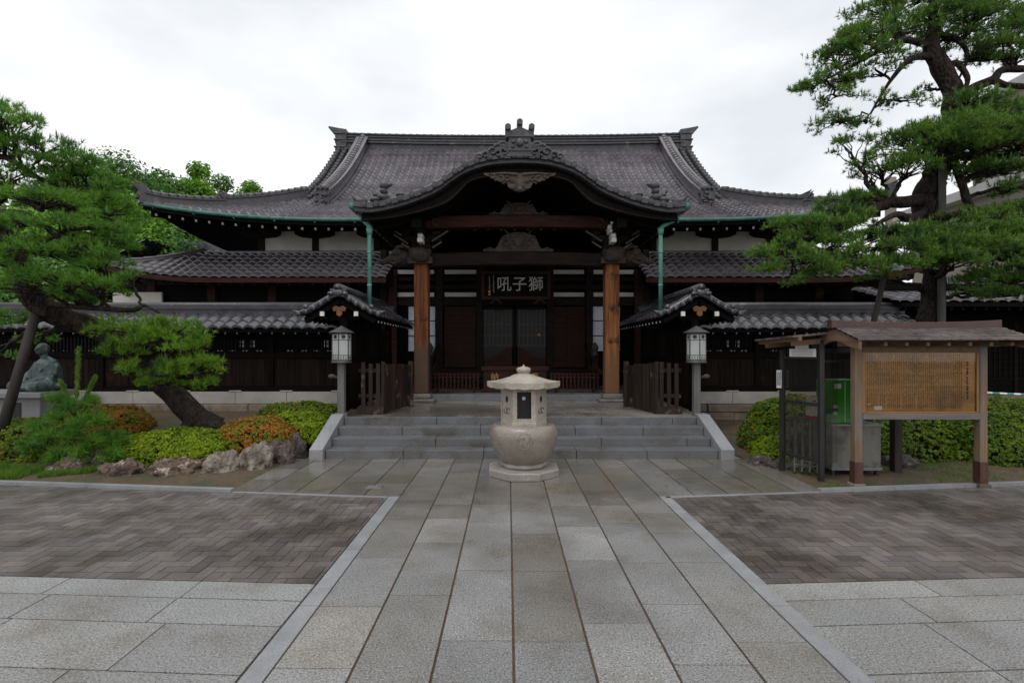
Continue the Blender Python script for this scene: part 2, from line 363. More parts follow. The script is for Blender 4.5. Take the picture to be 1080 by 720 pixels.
M['green_box'] = pmat('green_enamel', (0.035, 0.30, 0.012), (0.045, 0.35, 0.016), 4, 4, (0.3, 0.45), 0.03, c3=(0.03, 0.22, 0.012), c3scale=5)
M['grey_panel'] = pmat('weathered_plastic_sheet', (0.125, 0.12, 0.10), (0.19, 0.185, 0.16), 2.2, 7, (0.35, 0.55), 0.1, stretch=(4, 4, 0.7), c3=(0.07, 0.065, 0.05), c3scale=3)
M['acrylic'] = glass_mat('smoked_acrylic', (0.62, 0.59, 0.52), milky=0.10)
M['pane'] = glass_mat('clear_pane', (0.90, 0.91, 0.90))
M['red'] = pmat('red_print', (0.45, 0.03, 0.03), (0.5, 0.04, 0.04), 5, 3, (0.6, 0.8), 0)
M['concrete'] = pmat('beige_render', (0.2, 0.172, 0.14), (0.264, 0.232, 0.192), 1.2, 7, (0.7, 0.9), 0.1)
M['concrete_w'] = pmat('pale_coping', (0.3375, 0.33, 0.3225), (0.405, 0.3975, 0.39), 2, 5, (0.6, 0.8), 0.1)
M['window_dark'] = pmat('window_glass_dark', (0.03, 0.035, 0.04), (0.045, 0.05, 0.06), 1, 3, (0.08, 0.15), 0)
M['stripe_g'] = pmat('green_tape', (0.02, 0.25, 0.20), (0.03, 0.30, 0.24), 5, 3, (0.4, 0.6), 0)
M['pole'] = pmat('prop_pole', (0.0143, 0.0104, 0.0091), (0.039, 0.0286, 0.0234), 3, 7, (0.6, 0.85), 0.3, 20, stretch=(3, 3, 0.6))
M['pole_grey'] = pmat('prop_pole_grey', (0.0495, 0.04675, 0.044), (0.088, 0.0825, 0.077), 3, 7, (0.6, 0.85), 0.3, 20, stretch=(3, 3, 0.6))


# ------------------------------------------------------------------ mesh building
class MB:
    """collects boxes, tubes, prisms; build() links them as ONE mesh object"""

    def __init__(self):
        self.v, self.f, self.mi, self.sm = [], [], [], []
        self.cur, self.smooth = 0, False

    def add(self, vs, fs):
        n = len(self.v)
        self.v += [tuple(p) for p in vs]
        for f in fs:
            self.f.append(tuple(i + n for i in f))
            self.mi.append(self.cur)
            self.sm.append(self.smooth)

    def box(self, x0, x1, y0, y1, z0, z1, mat=None):
        vs = [Vector((x, y, z)) for x in (x0, x1) for y in (y0, y1) for z in (z0, z1)]
        if mat is not None:
            vs = [mat @ p for p in vs]
        self.add(vs, [(0, 1, 3, 2), (4, 6, 7, 5), (0, 4, 5, 1), (2, 3, 7, 6), (0, 2, 6, 4), (1, 5, 7, 3)])

    def bar(self, p, q, wx, wz, up=(0, 0, 1)):
        """a square bar from p to q"""
        p, q = Vector(p), Vector(q)
        d = (q - p).normalized()
        u = Vector(up)
        s = d.cross(u)
        if s.length < 1e-4:
            s = d.cross(Vector((0, 1, 0)))
        s.normalize()
        u = s.cross(d)
        vs = [b + s * a * wx / 2 + u * c * wz / 2 for b in (p, q) for a in (-1, 1) for c in (-1, 1)]
        self.add(vs, [(0, 1, 3, 2), (4, 6, 7, 5), (0, 4, 5, 1), (2, 3, 7, 6), (0, 2, 6, 4), (1, 5, 7, 3)])

    def tube(self, pts, rad, n=8, cap=True):
        pts = [Vector(p) for p in pts]
        if not hasattr(rad, '__len__'):
            rad = [rad] * len(pts)
        rings = []
        ref = Vector((0.31, 0.17, 0.93))
        for i, p in enumerate(pts):
            d = (pts[min(i + 1, len(pts) - 1)] - pts[max(i - 1, 0)]).normalized()
            s = d.cross(ref)
            if s.length < 0.05:
                s = d.cross(Vector((1, 0, 0)))
            s.normalize()
            u = s.cross(d)
            rings.append([p + (s * math.cos(2 * PI * k / n) + u * math.sin(2 * PI * k / n)) * rad[i] for k in range(n)])
        vs = [q for r in rings for q in r]
        fs = [(i * n + k, i * n + (k + 1) % n, (i + 1) * n + (k + 1) % n, (i + 1) * n + k) for i in range(len(pts) - 1) for k in range(n)]
        if cap:
            fs += [tuple(range(n - 1, -1, -1)), tuple(range((len(pts) - 1) * n, len(pts) * n))]
        self.add(vs, fs)

    def lathe(self, prof, c=(0, 0, 0), n=24, phase=0.0, scale=(1, 1), fn=None):
        vs, fs = [], []
        for (r, z) in prof:
            for k in range(n):
                a = phase + 2 * PI * k / n
                p = Vector((c[0] + r * math.cos(a) * scale[0], c[1] + r * math.sin(a) * scale[1], c[2] + z))
                vs.append(fn(p) if fn else p)
        for i in range(len(prof) - 1):
            for k in range(n):
                fs.append((i * n + k, i * n + (k + 1) % n, (i + 1) * n + (k + 1) % n, (i + 1) * n + k))
        fs += [tuple(range(n - 1, -1, -1)), tuple(range((len(prof) - 1) * n, len(prof) * n))]
        self.add(vs, fs)

    def prism(self, poly, fn0, fn1):
        """poly: 2-D outline, fn0/fn1 map (a, b) to the two end caps"""
        n = len(poly)
        self.add([fn0(a, b) for a, b in poly] + [fn1(a, b) for a, b in poly],
                 [tuple(range(n)), tuple(range(2 * n - 1, n - 1, -1))] + [(i, (i + 1) % n, n + (i + 1) % n, n + i) for i in range(n)])

    def prism_y(self, poly, y0, y1):
        self.prism(poly, lambda a, b: (a, y0, b), lambda a, b: (a, y1, b))

    def prism_x(self, poly, x0, x1):
        self.prism(poly, lambda a, b: (x0, a, b), lambda a, b: (x1, a, b))

    def grid(self, rows, close=False):
        n = len(rows[0])
        self.add([p for r in rows for p in r],
                 [(i * n + k, i * n + k + 1, (i + 1) * n + k + 1, (i + 1) * n + k) for i in range(len(rows) - 1) for k in range(n - 1)])

    def ball(self, c, r, n=12, m=8, fn=None):
        prof = [(max(1e-4, math.sin(PI * i / m)), -math.cos(PI * i / m)) for i in range(m + 1)]
        rx, ry, rz = r if hasattr(r, '__len__') else (r, r, r)
        vs, fs = [], []
        for (q, z) in prof:
            for k in range(n):
                a = 2 * PI * k / n
                p = Vector((c[0] + q * math.cos(a) * rx, c[1] + q * math.sin(a) * ry, c[2] + z * rz))
                vs.append(fn(p) if fn else p)
        for i in range(m):
            for k in range(n):
                fs.append((i * n + k, i * n + (k + 1) % n, (i + 1) * n + (k + 1) % n, (i + 1) * n + k))
        self.add(vs, fs)

    def slab(self, poly, z1, z0):
        """convex flat slab: top and sides"""
        n = len(poly)
        self.add([(a, b, z1) for a, b in poly] + [(a, b, z0) for a, b in poly],
                 [tuple(range(n))] + [(i, n + i, n + (i + 1) % n, (i + 1) % n) for i in range(n)])

    def text(self, body, size, o, ux, uz, depth=0.004, align='CENTER'):
        """raised lettering: o is the text's origin, ux / uz its right and up directions"""
        cu = bpy.data.curves.new('lettering', 'FONT')
        cu.body, cu.size, cu.align_x = body, size, align
        cu.align_y = 'CENTER'
        cu.extrude = depth / 2
        ob = bpy.data.objects.new('lettering', cu)
        col.objects.link(ob)
        me = ob.evaluated_get(bpy.context.evaluated_depsgraph_get()).to_mesh()
        o, ux, uz = Vector(o), Vector(ux), Vector(uz)
        n = ux.cross(uz)
        self.add([o + ux * v.co.x + uz * v.co.y + n * v.co.z for v in me.vertices], [tuple(p.vertices) for p in me.polygons])
        bpy.data.objects.remove(ob)
        bpy.data.curves.remove(cu)

    def build(self, name, mat, parent=None, bevel=0.0, smooth=None, fix=True):
        me = bpy.data.meshes.new(name)
        off = parent_offset(parent)
        me.from_pydata([(x - off.x, y - off.y, z - off.z) for x, y, z in self.v], [], self.f)
        for mm in (mat if isinstance(mat, (list, tuple)) else [mat]):
            me.materials.append(mm)
        me.polygons.foreach_set('material_index', self.mi)
        me.polygons.foreach_set('use_smooth', self.sm if smooth is None else [smooth] * len(self.f))
        me.validate()
        me.update()
        if fix:
            import bmesh
            bm = bmesh.new()
            bm.from_mesh(me)
            bmesh.ops.recalc_face_normals(bm, faces=bm.faces)
            bm.to_mesh(me)
            bm.free()
        ob = bpy.data.objects.new(name, me)
        col.objects.link(ob)
        if parent is not None:
            ob.parent = parent
        if bevel:
            bv = ob.modifiers.new('bevel', 'BEVEL')
            bv.width, bv.segments, bv.limit_method, bv.angle_limit = bevel, 2, 'ANGLE', R(50)
        return ob


def parent_offset(p):
    o = Vector((0, 0, 0))
    while p is not None:
        o += p.location
        p = p.parent
    return o


def tag(o, label=None, cat=None, group=None, kind=None):
    for k, v in (('label', label), ('category', cat), ('group', group), ('kind', kind)):
        if v:
            o[k] = v
    return o


def thing(name, loc, label, cat, group=None):
    o = bpy.data.objects.new(name, None)
    o.empty_display_size = 0.2
    o.location = loc
    col.objects.link(o)
    return tag(o, label, cat, group)


def structure(name, mb, mat, **k):
    return tag(mb.build(name, mat, **k), kind='structure')


def raw_mesh(name, V, tris, mat, parent=None, quads=False, mats=None, mi=None):
    k = 4 if quads else 3
    off = parent_offset(parent)
    V = np.asarray(V, dtype=np.float32) - np.array(off[:], dtype=np.float32)
    tris = np.asarray(tris, dtype=np.int32)
    me = bpy.data.meshes.new(name)
    me.vertices.add(len(V))
    me.vertices.foreach_set('co', V.ravel())
    me.loops.add(tris.size)
    me.loops.foreach_set('vertex_index', tris.ravel())
    me.polygons.add(len(tris))
    me.polygons.foreach_set('loop_start', np.arange(0, tris.size, k, dtype=np.int32))
    try:
        me.polygons.foreach_set('loop_total', np.full(len(tris), k, dtype=np.int32))
    except Exception:
        pass
    for mm in (mats or [mat]):
        me.materials.append(mm)
    if mi is not None:
        me.polygons.foreach_set('material_index', np.asarray(mi, dtype=np.int32))
    me.update(calc_edges=True)
    ob = bpy.data.objects.new(name, me)
    col.objects.link(ob)
    if parent is not None:
        ob.parent = parent
    return ob


def interp(tab, x):
    for (a, u), (b, v) in zip(tab, tab[1:]):
        if x <= b:
            t = (x - a) / (b - a)
            return u + (v - u) * t
    return tab[-1][1]


def smooth_tab(tab, n=6):
    """Catmull-Rom resampling of a list of (x, y)"""
    out = []
    for i in range(len(tab) - 1):
        p0, p1, p2, p3 = tab[max(i - 1, 0)], tab[i], tab[i + 1], tab[min(i + 2, len(tab) - 1)]
        for k in range(n):
            t = k / n
            out.append(tuple(0.5 * (2 * b + (c - a) * t + (2 * a - 5 * b + 4 * c - d) * t * t + (3 * b - a - 3 * c + d) * t ** 3)
                             for a, b, c, d in zip(p0, p1, p2, p3)))
    out.append(tuple(tab[-1]))
    return out


def clip(poly, a, b, c):
    """keep the part of a convex polygon where a*x + b*y <= c"""
    out = []
    for i in range(len(poly)):
        p, q = poly[i], poly[(i + 1) % len(poly)]
        dp, dq = a * p[0] + b * p[1] - c, a * q[0] + b * q[1] - c
        if dp <= 0:
            out.append(p)
        if (dp < 0 < dq) or (dq < 0 < dp):
            t = dp / (dp - dq)
            out.append((p[0] + (q[0] - p[0]) * t, p[1] + (q[1] - p[1]) * t))
    return out


def clip_all(poly, cuts):
    for c in cuts:
        if len(poly) < 3:
            return []
        poly = clip(poly, *c)
    if len(poly) < 3:
        return []
    ar = sum(p[0] * q[1] - q[0] * p[1] for p, q in zip(poly, poly[1:] + poly[:1])) / 2
    return poly if abs(ar) > 2e-4 else []


PROF = [(0.0, -0.55), (0.10, 0.25), (0.26, 0.85), (0.46, 1.0), (0.68, 0.72), (0.88, 0.05)]


def tile_sheet(mb, fn, x0, x1, rows, tw, h=0.045, lip=0.03, lim=None):
    """pantiles: rolls running up the slope, every row lapping over the one below"""
    cols = max(1, round((x1 - x0) / tw))
    us = [(x0 + (x1 - x0) * (c + u) / cols, hh) for c in range(cols) for u, hh in PROF] + [(x1, 0.0)]
    mb.smooth = True
    for r in range(rows):
        t0, t1 = r / rows, min(1.0, (r + 1.12) / rows)
        jit = random.uniform(-0.004, 0.004)
        lo, up, drop = [], [], []
        for x, hh in us:
            a = x if lim is None else max(-lim(t0), min(lim(t0), x))
            b = x if lim is None else max(-lim(t1), min(lim(t1), x))
            p, q = Vector(fn(a, t0)), Vector(fn(b, t1))
            lo.append(p + Vector((0, 0, h * hh + lip + jit)))
            up.append(q + Vector((0, 0, h * hh)))
            drop.append(p + Vector((0, 0, h * hh * 0.6 - 0.012)))
        mb.grid([lo, up])
        mb.grid([drop, lo])
    mb.smooth = False


def sweep(mb, path, prof, side):
    """sweep a closed cross-section (a = sideways, b = up) along a path; side: sideways unit vector or list"""
    path = [Vector(p) for p in path]
    n = len(prof)
    vs = []
    for i, p in enumerate(path):
        s = Vector(side[i] if isinstance(side, list) else side)
        d = (path[min(i + 1, len(path) - 1)] - path[max(i - 1, 0)]).normalized()
        u = s.cross(d)
        if u.z < 0:
            u = -u
        u = (u + Vector((0, 0, 1))).normalized()
        vs += [p + s * a + u * b for a, b in prof]
    fs = [(i * n + k, i * n + (k + 1) % n, (i + 1) * n + (k + 1) % n, (i + 1) * n + k) for i in range(len(path) - 1) for k in range(n)]
    fs += [tuple(range(n - 1, -1, -1)), tuple(range((len(path) - 1) * n, len(path) * n))]
    mb.add(vs, fs)
# ================================================================== GROUND
def ytop(x):      # line where the dark pavers meet the kerb
    return 5.54 + 0.115 * max(0, abs(x) - 1.5)


def ybot(x):
    return 3.51 + 0.055 * max(0, abs(x) - 1.5)


mb = MB()
g = [-900, -60, -20, 20, 60, 900]
mb.grid([[(x, y, -0.03) for x in g] for y in [-60, 0, 30, 80, 900]])
structure('ground', mb, M['ground'])

mb = MB()   # sand bed that shows in the joints
mb.add([(-14, -3, -0.012), (14, -3, -0.012), (14, ytop(14), -0.012), (3.45, ytop(3.45), -0.012), (3.45, 7.56, -0.012), (-3.4, 7.56, -0.012),
        (-3.4, ytop(3.4), -0.012), (-14, ytop(14), -0.012)], [tuple(range(8))])
structure('path_bed', mb, M['joint'])

SEAM = [-1.385 + 0.4044 * k for k in range(8)]       # seven strips of slabs
J, JX = 0.0075, 0.0026
mb, wet = MB(), MB()
for i in range(7):
    x0, x1 = SEAM[i] + J, SEAM[i + 1] - J
    y = -2.5 - random.random()
    while y < 7.54:
        ln = random.choice([0.62, 0.75, 0.9, 0.9, 1.05]) if y < 4.4 else random.choice([0.45, 0.55, 0.62, 0.75])
        y1 = min(y + ln, 7.545)
        if y1 - y > 0.12:
            t = mb if (y + y1) / 2 < 5.2 + random.uniform(-0.5, 0.4) else wet
            t.slab([(x0, y + JX), (x1, y + JX), (x1, y1 - JX), (x0, y1 - JX)], random.uniform(-0.0008, 0.0008), -0.012)
        y = y1
# cross path in front of the steps
for s in (-1, 1):
    e = SEAM[0] if s < 0 else SEAM[-1]
    lim = 3.40
    k = 0
    while abs(e) < lim - 0.05:
        n = e + s * 0.4044
        if abs(n) > lim:
            n = s * lim
        a, b = sorted((e, n))
        y = 4.9 + random.random() * 0.4
        while y < 7.54:
            y1 = min(y + random.choice([0.55, 0.7, 0.85]), 7.545)
            poly = clip_all([(a + J, y + JX), (b - J, y + JX), (b - J, y1 - JX), (a + J, y1 - JX)],
                            [(0.115 * s, -1, -(5.54 + 0.055 - 0.115 * 1.5))])
            if poly:
                wet.slab(poly, random.uniform(-0.0008, 0.0008), -0.012)
            y = y1
        e = n
structure('path', mb, M['granite'])
structure('path_wet_slabs', wet, M['granite'])

mb = MB()   # border stones of the central path and kerb along the pavers
for s, e0 in ((-1, SEAM[0]), (1, SEAM[-1])):
    a, b = sorted((e0 + s * 0.002, e0 + s * 0.118))
    y = -2.2
    while y < 5.54:
        y1 = min(y + 0.9, 5.60)
        poly = clip_all([(a, y + JX), (b, y + JX), (b, y1 - JX), (a, y1 - JX)], [(0, 1, 5.588)])
        if poly:
            mb.slab(poly, 0.004, -0.012)
        y = y1
    x = 1.515
    while x < 13:
        x1 = x + 0.9
        zt = 0.004 if x < 3.3 else 0.035
        q = [(s * x, ytop(x)), (s * (x1 - 0.004), ytop(x1)), (s * (x1 - 0.004), ytop(x1) + 0.05 + (0.03 if x > 3.3 else 0)), (s * x, ytop(x) + 0.05 + (0.03 if x > 3.3 else 0))]
        mb.slab(q if s > 0 else q[::-1], zt, -0.012)
        x = x1
structure('kerb', mb, M['kerb'])

mb = MB()   # wide granite slabs in front of the pavers
rows = [3.505, 3.265, 2.965, 2.52, 2.08, 1.62, 1.1, 0.6, 0.1, -0.5, -1.1, -1.8]
for s in (-1, 1):
    for y1, y0 in zip(rows, rows[1:]):
        x = 1.515 - random.random() * 0.5 + 0.12
        xs = [1.515]
        while x < 12:
            x += random.choice([0.86, 0.95, 1.05])
            if x - xs[-1] > 0.25:
                xs.append(x)
        for a, b in zip(xs, xs[1:]):
            k = 0.055
            q = [(s * (a + J), y0 + k * (a - 1.5) + 0.005), (s * (b - 0.0015), y0 + k * (b - 1.5) + 0.005),
                 (s * (b - 0.0015), y1 + k * (b - 1.5) - 0.005), (s * (a + J), y1 + k * (a - 1.5) - 0.005)]
            mb.slab(q if s > 0 else q[::-1], random.uniform(-0.0008, 0.0008), -0.012)
structure('pavement', mb, M['granite_wide'])

mb = MB()   # dark interlocking pavers, herringbone, 0.2 x 0.1
W = 0.098
gp = 0.0028
for s in (-1, 1):
    cuts = [(-s, 0, -1.517), (-0.055 * s, 1, 99), (-0.115 * s, 1, 5.54 - 0.115 * 1.5 - 0.003), (0.055 * s, -1, -(3.51 - 0.055 * 1.5) - 0.003)]
    for i in range(-2, 125):
        for j in range(-14, 80):
            m_ = (i - j) % 4
            if m_ == 0:
                q = [i, j, i + 2, j + 1]
            elif m_ == 2:
                q = [i, j - 1, i + 1, j + 1]
            else:
                continue
            x0, y0, x1, y1 = 1.45 + q[0] * W, 3.4 + q[1] * W * 0.999, 1.45 + q[2] * W, 3.4 + q[3] * W * 0.999
            if y1 < 3.4 or y0 > ytop(x1) + 0.1 or y0 > 6.9:
                continue
            p = [(s * (x0 + gp), y0 + gp), (s * (x1 - gp), y0 + gp), (s * (x1 - gp), y1 - gp), (s * (x0 + gp), y1 - gp)]
            p = p if s > 0 else p[::-1]
            p = clip_all(p, [cuts[0], cuts[2], cuts[3]])
            if p:
                mb.slab(p, -0.001 + random.uniform(-0.0012, 0.0012), -0.012)
structure('paving', mb, M['paver'])


# planted beds, gently mounded
def bed_h(x, y):
    ax = abs(x)
    t = max(0.0, min(1.0, (y - ytop(x) - 0.5) / 3.2))
    e = max(0.0, min(1.0, (ax - 3.4) / 0.9))
    h = 0.008 + (0.34 if x < 0 else 0.16) * t * t * (3 - 2 * t) * e
    return h + 0.03 * e * noise.noise((x * 1.3, y * 1.3, 3.1)) + 0.010 * e * noise.noise((x * 5, y * 5, 1.7))


for s in (-1, 1):
    mb = MB()
    xs = [s * (3.30 + 0.12 * i) for i in range(95)]
    mb.grid([[(x, ytop(x) + 0.045 + (11.2 - ytop(x)) * j / 60, bed_h(x, ytop(x) + 0.045 + (11.2 - ytop(x)) * j / 60) - (0.02 if abs(x) < 3.42 else 0)) for x in xs] for j in range(61)])
    structure('garden_soil', mb, M['soil'], smooth=True)

# stone terrace at the top of the steps
mb = MB()
mb.box(-3.08, 3.08, 8.46, 14.5, -0.02, 0.484)
tag(mb.build('terrace', M['joint']), kind='structure')
mb = MB()
y = 8.43
for r in range(5):
    y1 = y + 0.62
    x = -3.09
    while x < 3.05:
        x1 = min(x + random.choice([0.8, 1.0, 1.2]), 3.09)
        mb.slab([(x + 0.003, y + 0.003), (x1 - 0.003, y + 0.003), (x1 - 0.003, y1 - 0.003), (x + 0.003, y1 - 0.003)], 0.5 + random.uniform(-0.001, 0.001), 0.47)
        x = x1
    y = y1
structure('terrace_paving', mb, M['granite_wet'])

# steps
steps = thing('stone_steps', (0, 7.55, 0), 'broad flight of four grey granite steps with sloping side stones, behind the stone lantern', 'steps')
for k in range(4):
    y0 = 7.55 + 0.29 * k
    mb = MB()
    x = -2.9
    cuts = [-2.9] + sorted(random.uniform(-2.2, 2.2) for _ in range(0)) + [c + random.uniform(-0.12, 0.12) + (0.55 if k % 2 else 0) for c in (-1.85, -0.55, 0.75, 1.95)] + [2.9]
    cuts = sorted(c for c in cuts if -2.91 <= c <= 2.91)
    for a, b in zip(cuts, cuts[1:]):
        if b - a < 0.05:
            continue
        mb.box(a + 0.003, b - 0.003, y0, y0 + 0.36 if k < 3 else y0 + 0.05 + 0.0, 0.125 * k - (0.01 if k == 0 else 0.004), 0.125 * (k + 1) - (0 if k < 3 else 0.002))
    mb.build('step', M['granite_step'], steps, bevel=0.008)
for s in (-1, 1):
    mb = MB()
    mb.prism_x([(7.46, -0.02), (7.46, 0.15), (8.40, 0.545), (8.62, 0.545), (8.62, -0.02)], *sorted((s * 2.905, s * 3.105)))
    mb.build('side_stone', M['side_stone'], steps, bevel=0.01)

# two small drain covers
for s, px in ((-1, 395), (1, 712)):
    p = at(px, 513.5, 5.98)
    mb = MB()
    mb.box(p.x - 0.10, p.x + 0.10, p.y - 0.06, p.y + 0.06, -0.004, 0.006)
    for i in range(5):
        mb.box(p.x - 0.08, p.x + 0.08, p.y - 0.045 + i * 0.02, p.y - 0.036 + i * 0.02, 0.0055, 0.009)
    o = mb.build('drain_cover', M['grey_metal'], bevel=0.002)
    tag(o, 'small metal drain cover in the wet paving, %s of the stone lantern' % ('left' if s < 0 else 'right'), 'drain cover', 'drain covers in the paving')
# ================================================================== TEMPLE HALL
HX = 9.62            # half width of the main eave
EY, RY = 13.2, 20.0  # eave line and ridge line
hall = thing('temple_hall', (0, 13.6, 0), 'large dark wooden temple hall with sweeping grey tiled roof and curved porch gable', 'temple')


def zprof(d):
    return 4.98 + 0.306 * d + 0.0535 * d * d


def lift(u, full, start):
    a = abs(u)
    return 0.0 if a < start else 0.42 * ((a - start) / (full - start)) ** 2.3


def main_front(x, t):
    d = t * 6.75
    return (x, EY + d, zprof(d) + lift(x, HX, 4.2) * max(0, 1 - d / 4.2))


def main_lim(t):
    d = t * 6.75
    return HX - d if d < 3.05 else 6.72


mb = MB()
tile_sheet(mb, main_front, -HX, HX, 30, 0.25, h=0.06, lip=0.045, lim=main_lim)
mb.build('main_roof', M['tile'], hall, fix=False)
mb = MB()                                     # back slope, plain
tile_sheet(mb, lambda x, t: (x, 2 * RY - main_front(x, t)[1], main_front(x, t)[2]), -HX, HX, 16, 0.6, lim=main_lim)
for s in (-1, 1):                             # hipped skirts at both ends
    def side(u, t, s=s):
        d = t * 3.25
        return (s * (HX - d), RY + u, zprof(d) + lift(u, 6.8, 1.5) * max(0, 1 - d / 4.2))
    tile_sheet(mb, side, -6.8, 6.8, 13, 0.3, lim=lambda t: 6.8 - t * 3.25)
mb.build('side_roof', M['tile'], hall, fix=False)

mb = MB()                                     # plastered gables under the upper roof
for s in (-1, 1):
    pr = [(EY + d, zprof(d) - 0.12) for d in [3.0 + 0.4 * i for i in range(10)]] + [(RY, zprof(6.75))]
    pr += [(2 * RY - a, b) for a, b in pr[::-1][1:]]
    mb = MB()
    mb.prism_x(pr, s * 6.30, s * 6.34)
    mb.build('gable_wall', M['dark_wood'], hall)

# ridge
mb = MB()
zr = zprof(6.75)
def ridge_z(x):
    return 0.10 * (abs(x) / 6.6) ** 2.5
for (z0, z1, hw) in ((-0.25, 0.00, 0.28), (0.00, 0.05, 0.36), (0.05, 0.13, 0.24), (0.13, 0.16, 0.28), (0.16, 0.25, 0.23), (0.25, 0.28, 0.28), (0.28, 0.35, 0.22), (0.35, 0.39, 0.28)):
    sweep(mb, [(x, RY, zr + ridge_z(x)) for x in [-6.62 + 13.24 * i / 24 for i in range(25)]], [(-hw, z0), (hw, z0), (hw, z1), (-hw, z1)], (0, 1, 0))
x = -6.5
while x < 6.6:                                # capping tiles with their little joints
    mb.tube([(x, RY, zr + 0.42 + ridge_z(x)), (x + 0.27, RY, zr + 0.42 + ridge_z(x + 0.27))], [0.10, 0.08], 8)
    x += 0.27
mb.build('ridge', M['tile_dark'], hall)
for s in (-1, 1):
    mb = MB()
    o = [(6.42, -0.55), (6.86, -0.55), (6.84, -0.30), (6.78, -0.25), (6.80, 0.02), (6.86, 0.06), (6.80, 0.11), (6.82, 0.28), (6.88, 0.33),
         (6.82, 0.38), (6.84, 0.52), (7.12, 0.66), (7.10, 0.72), (6.80, 0.66), (6.42, 0.60)]
    mb.prism_y([(s * a, zr + b) for a, b in o], RY - 0.33, RY + 0.33)
    for z in (-0.1, 0.18, 0.42):
        mb.box(*sorted((s * 6.46, s * 6.90)), RY - 0.37, RY + 0.37, zr + z, zr + z + 0.05)
    mb.ball((s * 6.86, RY, zr + 0.25), (0.09, 0.22, 0.22), 10, 8)
    mb.build('ridge_end_ornament', M['tile_dark'], hall, bevel=0.012)

